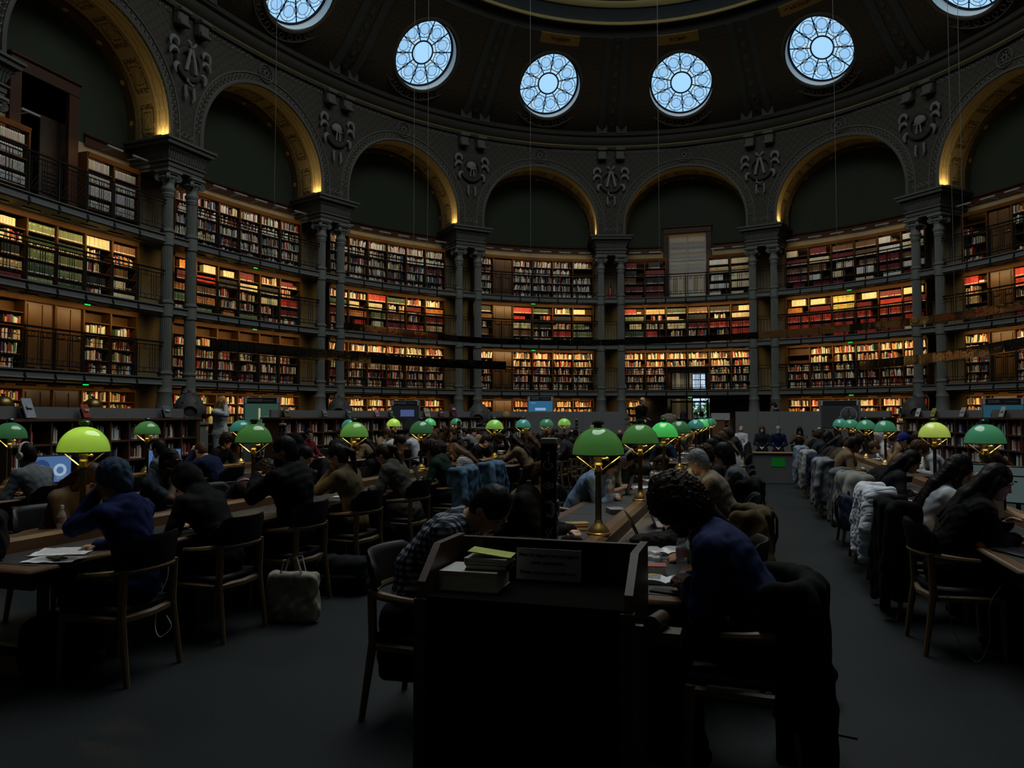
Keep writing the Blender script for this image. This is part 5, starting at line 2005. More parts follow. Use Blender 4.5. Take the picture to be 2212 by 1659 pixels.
    if garment in ('hoodie', 'hood', 'coat'):
        g.cap(nb - fw2 * .03 - lat * .05, nb - fw2 * .03 + lat * .05, .055 + e, k=.04)
        if garment == 'hoodie':
            for s in (-1, 1): g.cap(nb - fw2 * .085 + Rt @ d2 * .01, nb + lat * s * .085 + fw2 * .02 - Rt @ d2 * .01, .040, .030, k=.03)
            g.ell(nb - fw2 * .10 - Rt @ d2 * .06, (.10, .05, .09), np.stack([lat, fw2, Rt @ d2], 1), k=.03)
    elif garment == 'shirt':
        for s in (-1, 1): g.cap(nb - fw2 * .06 + Rt @ d2 * .02, nb + lat * s * .055 + fw2 * .05 - Rt @ d2 * .01, .024, .018, k=.02)
    elif garment != 'tee':
        g.cap(nb - Rt @ d2 * .01, nb + Rt @ d2 * .022, .062, .058, k=.02)
    if coat:
        g.ell(pel + V3(0, -.02, -.10), (.21, .17, .20), k=.06)
        for i in (0, 1): g.cap(hip[i], hip[i] + (kn[i] - hip[i]) * coat, .115, .10, k=.05)
    if garment == 'hood' or 'hood' in extra:
        g.ell(hl(0, -.025, .015), (.105, .122, .132), Rh, k=.03)
        g.cap(hl(0, -.06, -.05), nb - fw2 * .03, .095, .085, k=.05)
        g.ell(hl(0, .13, -.02), (.080, .10, .105), Rh, k=.02, mode='sub')
    g.wrinkle(.0035 if garment != 'coat' else .005, .085, int(abs(x * 91 + y * 37)) % 9999)
    if not coat and not stand: g.cut(pel - V3(0, 0, .085), V3(0, 0, -1))
    # open neck so the throat stays skin
    if 'hood' != garment: g.cap(nb + Rt @ d2 * .03, nb + Rt @ d2 * .14, .056, .07, k=.0, mode='sub')
    if sleeves > .55:
        for i in (0, 1): g.cut(hands[i], np.zeros(3)) if False else None
    g.mesh(garment if garment not in ('hood', 'tee') else {'hood': 'hooded_sweatshirt', 'tee': 'tee_shirt'}[garment], tm, r)
    if legs:
        g = SDF(lo, hi, h)
        g.ell(pel + V3(0, 0, -.01), (.178 * wide, .128, .13), k=.06)
        for i in (0, 1): g.cap(hip[i], kn[i], .092, .068, k=.05); g.cap(kn[i], an[i] + V3(0, 0, .02), .066, .056, k=.03)
        g.wrinkle(.003, .07, int(x * 13 + y * 71) % 999)
        g.cut(pel + V3(0, 0, .06), V3(0, 0, 1))
        g.mesh('trousers', cloth('p%02d%02d%02d' % tuple(int(v * 99) for v in pants), pants), r)
        for i in (0, 1):
            g = SDF(an[i] - V3(.12, .14, .12), an[i] + V3(.12, .30, .16), h)
            g.cap(an[i] + V3(0, -.03, -.035), an[i] + V3(0, .16, -.045), .045, .040, k=.03); g.cap(an[i], an[i] + V3(0, 0, .02), .046, k=.02)
            g.cut(V3(0, 0, .004), V3(0, 0, -1))
            g.mesh('shoe', cloth('s%02d%02d%02d' % tuple(int(v * 99) for v in shoes), shoes), r)

    # hair and head wear
    hm = hair_mat(hc)
    q = int(abs(x * 77 + y * 19)) % 9999
    if hair not in ('none', 'hijab', 'bonnet') and garment != 'hood':
        ext = .62 if hair in ('long', 'ponytail', 'loose') else .2
        hlo, hhi = np.minimum(hd - .2, hd - .2), hd + .2
        if ext > .3: hlo = np.minimum(hlo, pel - .1 + V3(0, -.15, .1)); hhi = np.maximum(hhi, hd + V3(.22, .3, .2))
        g = SDF(hlo, hhi, min(h, .012))
        vol = {'short': 0.0, 'crop': -.006, 'curly': .020, 'mop': .038, 'afro': .055, 'long': .002, 'loose': .005, 'ponytail': .0, 'bun': .0, 'bald': 0, 'bob': .008}[hair]
        g.ell(hl(0, -.020, .030), (.083 + vol, .103 + vol, .109 + vol), Rh, k=.01)
        g.ell(hl(0, -.050, -.030), (.076 + vol, .066 + vol, .085 + vol), Rh, k=.03)
        if hair == 'bald': g.ell(hl(0, 0, .10), (.10, .11, .075), Rh, k=.02, mode='sub')
        if hair in ('long', 'loose', 'bob'):
            for s in (-1, 1): g.cap(hl(s * .078, .015, .02), hl(s * .085, .0, -.10), .026, .030, k=.03)
        if hair == 'bob': g.cap(hl(0, -.07, -.02), hl(0, -.06, -.12), .085, .075, k=.03, flat=(HF, .6))
        g.ell(hl(0, .135, -.055), (.072, .085, .105), Rh, k=.012, mode='sub')
        if hair in ('short', 'crop', 'curly', 'bald', 'bun', 'ponytail'):
            for s in (-1, 1): g.ell(hl(s * .085, .02, -.045), (.03, .05, .055), Rh, k=.01, mode='sub')
            g.ell(hl(0, .0, -.16), (.12, .14, .065), Rh, k=.01, mode='sub')
        back = nb - fw2 * .11
        if hair in ('long', 'loose'):
            end = che - fw2 * .135 - Rt @ d2 * .10
            for s in (-1, 0, 1):
                g.cap(hl(s * .05, -.075, 0), back + lat * s * .062, .046, .042, k=.03)
                g.cap(back + lat * s * .062, end + lat * s * .06 + V3(0, 0, -.03 * s), .041, .020, k=.02)
            if hair == 'loose':
                for s in (-1, 1):
                    a = hl(s * .085, .0, -.10); c = sh[(s + 1) // 2] * .45 + nb * .55 + fw2 * .09
                    g.cap(a, c, .032, .030, k=.02); g.cap(c, c - Rt @ d2 * .20 + fw2 * .03, .030, .016, k=.02)
        if hair == 'ponytail':
            tie = hl(0, -.115, .045); mid = hl(0, -.17, -.02)
            end = nb - fw2 * .12 - Rt @ d2 * .10
            g.cap(hl(0, -.09, .04), tie, .03, .022, k=.01); g.cap(tie, mid, .026, .038, k=.012); g.cap(mid, end, .038, .016, k=.02)
        if hair == 'bun':
            g.ell(hl(0, -.115, .06), (.045, .042, .042), Rh, k=.006)
        if hair in ('curly', 'afro', 'mop'): g.wrinkle(.009, .026, q)
        else: g.wrinkle(.0018, .03, q)
        g.mesh('hair', hm, r)
    if hair == 'bonnet':
        g = SDF(hd - .22, hd + .22, h)
        g.ell(hl(0, -.028, .030), (.094, .114, .120), Rh, k=.02); g.ell(hl(0, -.075, -.045), (.075, .06, .08), Rh, k=.03)
        g.ell(hl(0, .14, -.055), (.078, .085, .115), Rh, k=.012, mode='sub')
        g.wrinkle(.004, .05, q); g.mesh('headscarf', topm2 if False else cloth('blue_print', (.085, .12, .17), noise=.75, nscale=55), r)
    if hair == 'hijab':
        g = SDF(np.minimum(lo, hd - .25), hi + .05, h)
        g.ell(hl(0, -.018, .022), (.096, .112, .122), Rh, k=.03)
        g.cap(hl(0, -.03, -.08), nb, .088, .105, k=.05)
        g.cap(nb - lat * .09 - Rt @ d2 * .03, nb + lat * .09 - Rt @ d2 * .03, .075, k=.06)
        g.ell(nb + fw2 * .08 - Rt @ d2 * .09, (.12, .06, .10), np.stack([lat, fw2, Rt @ d2], 1), k=.05)
        g.ell(hl(0, .125, -.015), (.062, .075, .085), Rh, k=.012, mode='sub')
        g.wrinkle(.004, .06, q)
        c = [v for v in extra if isinstance(v, tuple)]
        g.mesh('headscarf', c[0][0] if c and not isinstance(c[0][0], float) else cloth('hj', (.06, .065, .075)), r)
    # small things of the face and head
    dk = mat('dark_eye', (.012, .009, .008), .25)
    ey = MB()
    Rm = Matrix([[float(Rh[i, j]) for j in range(3)] for i in range(3)])
    for s in (-1, 1):
        ey.sphere(hl(s * .0325, .0875 if near else .086, .007), .0085, 8, 6, (1.0, .55, .75), R=Rm)
        ey.tube([hl(s * .014, .094, .030), hl(s * .032, .092, .034), hl(s * .050, .080, .028)], [.003, .0042, .002], 5)
    ey.obj('eyes', dk, r)
    if 'headphones' in extra or 'headphones_white' in extra:
        m = mat('cream_headphones', (.55, .50, .42), .4) if 'headphones_white' in extra else mat('black_headphones', (.012, .012, .013), .3)
        hb_ = MB()
        hb_.tube([hl(.093 * math.cos(a), -.01, .02 + .118 * math.sin(a)) for a in [PI * i / 14 for i in range(15)]], .011, 6, flat=1.6)
        for s in (-1, 1):
            hb_.lathe([(0, -.016), (.038, -.016), (.044, -.006), (.044, .010), (.034, .018), (0, .018)], 16, hl(s * .092, -.008, -.01), Matrix((HF, HU, HX)).transposed())
        hb_.obj('headphones', m, r)
    if 'glasses' in extra:
        gg = MB()
        for s in (-1, 1):
            gg.torus(hl(s * .033, .104, .004), .025, .0022, Rm @ Matrix.Rotation(PI / 2, 3, 'X'), 16, 4)
            gg.tube([hl(s * .058, .100, .008), hl(s * .076, .0, .006)], .002, 4)
        gg.tube([hl(-.01, .106, .008), hl(.01, .106, .008)], .002, 4)
        gg.obj('glasses', mat('thin_metal_frame', (.25, .23, .2), .3, metal=.8), r)
    if 'mask' in extra:
        g = SDF(hd - .16, hd + .16, .007)
        g.ell(hl(0, .050, -.062), (.062, .066, .060), Rh, k=.01); g.cap(hl(0, .10, -.02), hl(0, .125, -.05), .014, .02, k=.03)
        g.ell(hl(0, .02, -.06), (.10, .062, .09), Rh, k=.004, mode='sub')
        for s in (-1, 1): g.cap(hl(s * .055, .06, -.045), hl(s * .082, -.005, -.01), .004, k=.003)
        g.mesh('face_mask', mat('white_mask', (.66, .66, .66), .7), r)
    if 'beard' in extra:
        g = SDF(hd - .16, hd + .16, min(h, .01))
        g.ell(hl(0, .036, -.068), (.060, .062, .062), Rh, k=.01); g.ell(hl(0, .07, -.108), (.034, .028, .026), Rh, k=.02)
        g.ell(hl(0, .12, -.040), (.05, .045, .030), Rh, k=.01, mode='sub'); g.ell(hl(0, .05, .02), (.1, .12, .055), Rh, k=.01, mode='sub')
        g.wrinkle(.003, .02, q); g.mesh('beard', hm, r)
    for cap_c in [v for v in extra if isinstance(v, str) and v.startswith('cap_')]:
        cc = {'cap_beige': (.42, .34, .22), 'cap_maroon': (.13, .022, .03), 'cap_blue': (.03, .06, .25), 'cap_black': (.012, .012, .014), 'cap_grey': (.16, .16, .15)}[cap_c]
        g = SDF(hd - .26, hd + .26, min(h, .012))
        g.ell(hl(0, -.014, .042), (.090, .108, .108), Rh, k=.01)
        g.ell(hl(0, 0, -.06), (.16, .18, .085), Rh, k=.006, mode='sub')
        if cap_c != 'cap_grey': g.cap(hl(-.03, .11, .045), hl(.03, .11, .045), .05, k=.02, flat=(HU, .2))
        g.mesh('cap', cloth(cap_c, cc), r)
    if 'scarf' in extra:
        g = SDF(nb - .25, nb + .25, h)
        for a in range(10):
            a0, a1 = 2 * PI * a / 10, 2 * PI * (a + 1) / 10
            P_ = lambda q_: nb + lat * .085 * math.cos(q_) + fw2 * .08 * math.sin(q_) + Rt @ d2 * .02
            g.cap(P_(a0), P_(a1), .045, k=.03)
        g.wrinkle(.006, .06, q); g.mesh('scarf', cloth('leopard', (.20, .15, .10), noise=.8, nscale=30), r)
    return r
# ================================================================ the readers and their chairs
OFF = .76
PCNT = [0]
BLACK, NAVY, GREYC, WHT, BEI, OLV, DGY = (.014, .014, .016), (.020, .032, .085), (.22, .23, .245), (.52, .53, .55), (.26, .19, .12), (.10, .095, .07), (.05, .052, .056)
SIDE = {1: 'right', -1: 'left'}


def seat(ti, side, y, label, ch=True, far=False, n=None, dx=0.0, turn=0.0, back=.07, cdx=0.0, **kw):
    """side +1 sits on the +X side of table ti and looks along -X"""
    cx = TX[ti] + side * OFF + cdx
    lab = 'oak armchair with black backrest, %s seat %s of the %s %s' % (n, SIDE[side], 'far' if far else 'near', TN[ti])
    if ch: chair(cx, y, -side, lab, turn + rnd.uniform(-.06, .06))
    if label:
        PCNT[0] += 1
        rz = PI / 2 * side + turn
        return person(cx + side * back + dx, y, rz, label, **kw)


M_plaid = mat('cloth_plaid', fn=plaid_fn((.005, .007, .015), (.30, .31, .34), (.05, .055, .075)), rough=.85)
M_stripe = mat('cloth_breton', fn=stripe_fn((.33, .315, .27), (.006, .006, .012), .062, .80), rough=.85)
M_fine = mat('cloth_fine_stripe', fn=stripe_fn((.03, .03, .03), (.35, .35, .34), .026, .72), rough=.85)
M_zebra = mat('cloth_zebra', fn=stripe_fn((.5, .5, .5), (.02, .02, .02), .05, .5), rough=.85)
M_rib = mat('cloth_ribbed_cream', fn=stripe_fn((.26, .22, .16), (.17, .14, .10), .022, .6, 0), rough=.85)

# --- near lime-lamp table, right side (backs to the aisle)
seat(1, 1, 4.05, 'person in a blue printed headscarf and navy hoodie, hand at the mouth', n='first', h=.008, lean=2, slouch=16, hy=-10, hp=16, arms=((.02, .20, 'mouth'), (.10, .40, .81)), garment='hoodie', top='navyhood', topc=(.025, .040, .13), hair='bonnet', skin='tan', turn=.05, dx=.07)
seat(1, 1, 5.0, 'person hunched under a raised black hood at the lime-lamp table', n='second', h=.009, lean=10, slouch=26, hy=8, hp=40, arms='type', garment='hood', top='blackhood', topc=(.012, .012, .014), hair='none', wide=1.12, skin='light')
seat(1, 1, 5.98, 'broad man in a black jacket with short black hair holding up a phone', n='third', h=.008, lean=-2, slouch=10, hy=-25, hp=12, arms=((.03, .38, 1.06), (.0, .42, 1.02)), garment='coat', top='blackjacket', topc=(.011, .012, .015), hair='short', hc='black', skin='tan', wide=1.2, extra=('beard',), sc_=1.03)
seat(1, 1, 7.08, 'woman in a khaki jacket with a low black ponytail, chin on her hand', n='fourth', h=.009, lean=4, slouch=14, hy=-15, hp=20, arms='both_chin', garment='shirt', top='khaki', topc=(.19, .145, .085), hair='ponytail', hc='black', skin='light')
seat(1, 1, 8.35, 'woman in a grey olive coat with a dark ponytail, looking down', n='fifth', h=.010, lean=10, slouch=18, hp=36, arms='write', garment='coat', top='olivecoat', topc=(.115, .112, .095), hair='ponytail', hc='darkbrown', coat=.8)
seat(1, 1, 9.85, 'person in a dark green hoodie and maroon cap with long curls', n='sixth', h=.010, lean=16, slouch=16, hp=24, arms='type', garment='hoodie', top='greenhood', topc=(.028, .060, .045), hair='curly', hc='darkbrown', extra=('cap_maroon',))
seat(1, 1, 11.05, 'person in a fine striped top with long brown hair, bent forward', n='seventh', h=.011, lean=22, slouch=22, hp=40, arms='write', topm=M_fine, hair='long', hc='brown')
# --- near lime-lamp table, left side (facing the aisle)
seat(1, -1, 5.0, 'long haired person in a beige fleece, head bowed under the lime lamp', n='first', h=.009, lean=12, slouch=22, hy=10, hp=46, arms='fold', top='fleece', topc=(.20, .15, .11), hair='long', hc='brown')
seat(1, -1, 6.0, 'black man in a dark tee shirt with raised clasped hands', n='second', h=.008, lean=16, slouch=10, hy=-12, hp=8, arms='clasp', garment='tee', sleeves=.42, top='darktee', topc=(.045, .060, .080), hair='crop', hc='black', skin='dark', fingers=.12)
seat(1, -1, 7.2, 'person in a grey violet shirt with wavy hair resting the head on one hand', n='third', h=.009, lean=28, slouch=24, hy=14, hp=48, arms=(( .10, .36, .81), (.05, .16, 'brow')), garment='shirt', top='violetshirt', topc=(.055, .05, .065), hair='curly', hc='darkbrown')
seat(1, -1, 8.15, 'person in a pale grey sweatshirt with hand against the face', n='fourth', h=.010, lean=20, slouch=16, hp=30, arms=((.1, .36, .81), (.05, .16, 'chin')), top='palegrey', topc=(.40, .44, .47), hair='short', hc='black', skin='light')
seat(1, -1, 9.15, 'woman in a grey headscarf at a dark laptop', n='fifth', h=.010, lean=14, slouch=12, hp=26, arms='type', top='dgy', topc=(.035, .040, .048), hair='hijab', skin='brown')
seat(1, -1, 10.2, 'girl with long straight dark hair looking down at the lime-lamp table', n='sixth', lean=24, slouch=20, hp=42, arms='write', top='black', topc=BLACK, hair='loose', hc='black')
seat(1, -1, 11.1, 'woman with pinned up hair and a leopard scarf', n='seventh', lean=12, slouch=10, hp=20, arms='fold', top='brownish', topc=(.12, .09, .06), hair='bun', hc='darkbrown', extra=('scarf',))
# --- bookcase-side table
seat(0, 1, 6.55, 'person in a grey sweatshirt and headphones facing a blue screen', n='first', h=.010, lean=14, slouch=12, hp=10, arms='type', top='greysweat', topc=(.20, .215, .235), hair='short', hc='black', skin='brown', extra=('headphones_white',))
seat(0, 1, 7.55, 'person with voluminous dark curls behind the lime lamp', n='second', lean=18, slouch=12, hp=24, arms='write', top='dgy2', topc=DGY, hair='afro', hc='darkbrown')
seat(0, 1, 8.6, 'person in a grey hoodie with dark hair facing the second blue screen', n='third', h=.011, lean=16, slouch=14, hp=18, arms='type', garment='hoodie', top='greyhood', topc=(.17, .185, .20), hair='short', hc='black')
seat(0, 1, 9.55, 'person in a navy sweater, sunglasses on the head, hand to the brow', n='fourth', h=.010, lean=22, slouch=18, hp=34, hy=12, arms=((.05, .16, 'brow'), (.1, .38, .81)), top='navysw', topc=NAVY, hair='crop', hc='brown')
seat(0, 1, 11.9, 'person under a black hood beside the turquoise lamp', n='fifth', lean=14, slouch=14, hp=20, arms='write', garment='hood', top='blackhood', hair='none')
seat(0, -1, 11.4, 'young man with wavy dark hair and headphones below the blonde woman', n='fifth', lean=14, slouch=12, hp=20, arms='write', top='black', topc=BLACK, hair='curly', hc='darkbrown', extra=('headphones',))
seat(0, -1, 8.3, 'person with black hair and a hair band behind the blue screen', n='third', lean=10, slouch=10, hp=18, arms='type', top='black', topc=BLACK, hair='bun', hc='black', extra=('headphones',))
F0, F1 = True, True
seat(0, -1, 14.3, 'person in a maroon cardigan with tied dark hair, seen from the side', far=True, n='first', lean=8, slouch=6, hy=40, hp=8, arms='write', top='maroon', topc=(.16, .02, .045), hair='ponytail', hc='darkbrown', skin='pale')
seat(0, -1, 15.45, 'boy in a patterned dark shirt lit from below, looking down', far=True, n='second', lean=10, slouch=8, hy=10, hp=26, arms='phone', garment='shirt', top='darkpat', topc=(.03, .03, .03), hair='short', hc='darkbrown', skin='light')
seat(0, -1, 16.3, 'person in a mustard yellow top behind the green lamp', far=True, n='third', lean=16, slouch=12, hp=24, arms='write', top='mustard', topc=(.42, .24, .03), hair='short', hc='brown')
seat(0, 1, 15.5, 'person in a white turtleneck with pinned hair, chin on hand', far=True, n='second', lean=12, slouch=10, hp=14, arms='chin', top='whitesw', topc=(.50, .50, .49), hair='bun', hc='brown')
seat(0, 1, 16.55, 'person in a black and white college jacket and black cap', far=True, n='third', lean=12, slouch=10, hy=-20, hp=18, arms='chin', top='varsity', topc=(.50, .52, .55), hair='short', hc='black', extra=('cap_black',))
seat(0, 1, 17.6, 'person with long black hair in a dark red jacket', far=True, n='fourth', lean=18, slouch=12, hp=20, arms='fold', top='dred', topc=(.17, .012, .014), hair='long', hc='black')
seat(0, -1, 18.4, 'bearded man in headphones looking over the mint lamp', far=True, n='fifth', lean=4, slouch=4, hp=4, arms='lap', top='dgy', topc=DGY, hair='short', hc='black', extra=('headphones', 'beard'))
# --- near central table
seat(2, -1, 4.05, 'person in a black and white plaid shirt, head down on the table', n='first', h=.008, sc_=1.05, lean=4, slouch=44, hy=16, hp=58, arms='fold', garment='shirt', topm=M_plaid, hair='short', hc='black', skin='light', turn=-.08)
seat(2, -1, 5.72, 'woman in a black coat with a brown ponytail and a pendant lanyard', n='second', h=.008, lean=14, slouch=16, hy=10, hp=26, arms=((.04, .52, .80), (-.02, .50, .80)), garment='coat', top='blackcoat', topc=(.011, .011, .012), hair='ponytail', hc='brown', skin='pale')
seat(2, -1, 7.0, None, n='third')
seat(2, -1, 8.1, 'person in a light blue sweater with the face behind the big green shade', n='fourth', h=.009, lean=20, slouch=18, hp=30, arms=((.05, .46, .81), (.04, .46, .82)), top='lightblue', topc=(.24, .33, .46), hair='bob', hc='black', skin='light')
seat(2, -1, 9.35, 'girl in a grey vest with cream headphones and glasses, writing', n='fifth', h=.008, lean=16, slouch=20, hy=4, hp=42, arms='write', garment='tee', sleeves=.45, top='vestgrey', topc=(.30, .29, .265), hair='short', hc='black', skin='light', extra=('headphones_white', 'glasses'))
seat(2, -1, 10.45, 'person in a black top with glasses, bent over pale sheets', n='sixth', h=.010, lean=20, slouch=22, hp=44, arms='write', top='black', topc=BLACK, hair='bob', hc='black', extra=('glasses',))
seat(2, -1, 11.6, 'person in dark clothes writing below the emerald lamp', n='seventh', lean=36, slouch=26, hp=58, arms='write', top='dgy', topc=DGY, hair='short', hc='darkbrown')
seat(2, 1, 3.88, 'curly haired bearded man in a navy sweatshirt leaning on the central table', n='first', h=.008, sc_=1.02, dx=.04, cdx=.17, lean=13, slouch=22, hy=6, hp=42, arms=((.0, .36, .80), (-.04, .32, .84)), top='navysweat', topc=(.045, .060, .15), hair='mop', hc='darkbrown', skin='tan', extra=('beard',), wide=1.1, turn=-.06)
seat(2, 1, 4.95, 'person in a dark green sweatshirt with long dark wavy hair', n='second', h=.009, lean=18, slouch=22, hp=40, arms='fold', top='dkgreen', topc=(.018, .055, .028), hair='long', hc='darkbrown', dx=.12)
seat(2, 1, 6.1, 'person in black with black hair between the curly man and the masked reader', n='third', h=.011, lean=26, slouch=22, hp=44, arms='write', top='black', topc=BLACK, hair='long', hc='black')
seat(2, 1, 7.75, 'grey haired person in a cream ribbed cardigan and white face mask', n='fourth', h=.008, lean=14, slouch=14, hy=8, hp=26, arms='phone', garment='shirt', topm=M_rib, hair='short', hc='grey', skin='light', extra=('mask', 'glasses'), dx=.0)
seat(2, 1, 8.85, 'young person in a grey tee shirt with thick black hair', n='fifth', h=.010, lean=10, slouch=12, hp=22, arms='phone', garment='tee', sleeves=.45, top='greytee', topc=(.19, .20, .21), hair='bob', hc='black', dx=.16)
seat(2, 1, 9.95, 'dark haired person with a mint green hood down the back', n='sixth', lean=20, slouch=16, hp=32, arms='write', garment='hoodie', top='dkhood', topc=(.03, .035, .04), hair='curly', hc='darkbrown', dx=.05)
seat(2, 1, 11.1, 'person with dark hair bent over a phone before the far tables', n='seventh', lean=26, slouch=20, hp=44, arms='phone', top='black', topc=BLACK, hair='short', hc='black')
seat(2, 1, 12.2, 'dark haired person at the far end of the near central table', n='eighth', lean=18, slouch=14, hp=30, arms='write', top='dgy', topc=DGY, hair='short', hc='black')
# --- near right-hand table
seat(3, -1, 6.2, 'woman in a black jacket with very long black hair by the monitors', n='first', h=.009, lean=10, slouch=22, hy=18, hp=24, arms=((.04, .40, .92), (.06, .42, .82)), garment='coat', top='blackjk', topc=(.010, .010, .011), hair='long', hc='black', skin='light', wide=1.08)
seat(3, -1, 7.15, 'woman in a white tee shirt with long dark hair, fist at her mouth', n='second', h=.008, lean=18, slouch=10, hy=6, hp=20, arms=((.08, .16, 'mouth'), (.12, .52, .81)), garment='tee', sleeves=.42, top='whitetee', topc=(.62, .64, .67), hair='loose', hc='black', skin='light')
seat(3, -1, 8.25, 'person in a cream top with black stripes bent over the desk', n='third', h=.009, lean=40, slouch=30, hp=56, arms='write', topm=M_stripe, hair='bob', hc='darkbrown')
seat(3, -1, 9.6, 'dark haired person behind the striped top', n='fourth', h=.011, lean=22, slouch=18, hy=20, hp=30, arms='write', top='dgy', topc=DGY, hair='long', hc='black')
seat(3, -1, 10.8, 'brown haired person in black leaning over the end of the table', n='fifth', lean=30, slouch=22, hp=44, arms='write', top='black', topc=BLACK, hair='bob', hc='brown')
seat(3, 1, 7.4, None, n='second')
seat(3, 1, 9.9, 'person with brown hair behind the dark teal lamp', n='fourth', lean=22, slouch=14, hp=24, arms='write', top='dgy', topc=DGY, hair='long', hc='brown')

# --- far tables: the remaining readers
HN = [('short', 'black', 'black'), ('short', 'darkbrown', 'dark'), ('long', 'black', 'long black'), ('long', 'brown', 'long brown'), ('curly', 'darkbrown', 'curly'), ('ponytail', 'darkbrown', 'ponytailed'), ('bob', 'black', 'bobbed black'), ('bun', 'brown', 'pinned up'), ('crop', 'brown', 'cropped'), ('loose', 'blond', 'loose blond'), ('bob', 'brown', 'bobbed brown')]
TCs = [('black', BLACK), ('navy', NAVY), ('black', BLACK), ('dark grey', DGY), ('grey', GREYC), ('olive', OLV), ('beige', BEI), ('black', BLACK), ('dark grey', DGY), ('brown', (.07, .04, .025)), ('white', WHT)]
GNS = ['sweater', 'hoodie', 'sweater', 'coat', 'shirt', 'sweater']
q = random.Random(21)


def far_fill(ti, side, ys, skip=()):
    for i, y in enumerate(ys):
        if i in skip: continue
        hr, hc, hw = q.choice(HN); cn_, cc = q.choice(TCs); gn = q.choice(GNS)
        if q.random() < .06:
            seat(ti, side, y, None, far=True, n=ORD(i)); continue
        seat(ti, side, y, 'person with %s hair in %s %s, %s seat %s of far %s' % (hw, cn_, gn, ORD(i), SIDE[side], TN[ti]), far=True, n=ORD(i), h=.016 if y < 17 else .02, lean=q.uniform(6, 30), slouch=q.uniform(8, 22), hy=q.uniform(-25, 25), hp=q.uniform(10, 44), arms=q.choice(['write', 'write', 'type', 'fold', 'chin', 'phone', 'brow']), garment=gn, top='far_' + cn_.replace(' ', '') , topc=cc, hair=hr, hc=hc, skin=q.choice(['light', 'pale', 'light', 'tan', 'brown']), extra=('headphones',) if q.random() < .08 else ())


sy = lambda a, n: [a + .65 + 1.03 * i for i in range(n)]
seat(1, -1, 16.6, 'person in a zebra print jacket holding up a phone', far=True, n='third', lean=8, slouch=6, hp=10, arms='phone', topm=M_zebra, hair='curly', hc='black')
seat(1, -1, 17.7, 'boy in a black tee shirt with black curls, writing beside the lime and green lamp', far=True, n='fourth', lean=30, slouch=22, hy=10, hp=40, arms='write', top='black', topc=BLACK, hair='curly', hc='black', skin='pale')
seat(1, 1, 15.9, 'big man in a navy jumper standing out before the turquoise lamp', far=True, n='third', lean=24, slouch=14, hy=20, hp=26, arms='write', top='navysw', topc=NAVY, hair='short', hc='black', skin='tan', wide=1.15)
far_fill(1, 1, sy(13.1, 8), (2,))
far_fill(1, -1, sy(13.1, 8), (3, 4))
far_fill(0, 1, sy(13.8, 8), (1, 2, 3))
far_fill(0, -1, sy(13.8, 8), (0, 1, 2, 4))
far_fill(2, -1, sy(14.9, 8))
far_fill(2, 1, sy(14.9, 8))
seat(3, 1, 13.4, 'person in a white shirt with curly brown hair behind the pale lime lamp', far=True, n='first', lean=20, slouch=18, hp=40, arms='write', top='whiteshirt', topc=(.45, .46, .48), garment='shirt', hair='curly', hc='brown')
seat(3, 1, 16.9, 'person in a pale grey hoodie leaning over the table below the sea green lamp', far=True, n='fourth', lean=36, slouch=20, hp=46, arms='write', garment='hoodie', top='palehood', topc=(.42, .43, .47), hair='short', hc='brown', skin='pale')
seat(3, 1, 18.0, 'person under a raised white hood', far=True, n='fifth', lean=14, slouch=12, hp=20, arms='phone', garment='hood', top='whitehood', topc=(.50, .52, .56), hair='none', skin='tan')
seat(3, 1, 15.2, 'person in a blue cap at the far right-hand table', far=True, n='third', lean=16, slouch=10, hp=20, arms='write', top='dgy', topc=DGY, hair='short', hc='black', extra=('cap_blue',))
far_fill(3, 1, sy(12.8, 8), (0, 2, 4, 5))
far_fill(3, -1, sy(12.8, 8))


# --- people along the grey partition and at the entrance
def along(u_x, u_y, label, **kw):
    return person(u_x, u_y, PI + rnd.uniform(-.2, .2), label, seat=.40, h=.018, **kw)


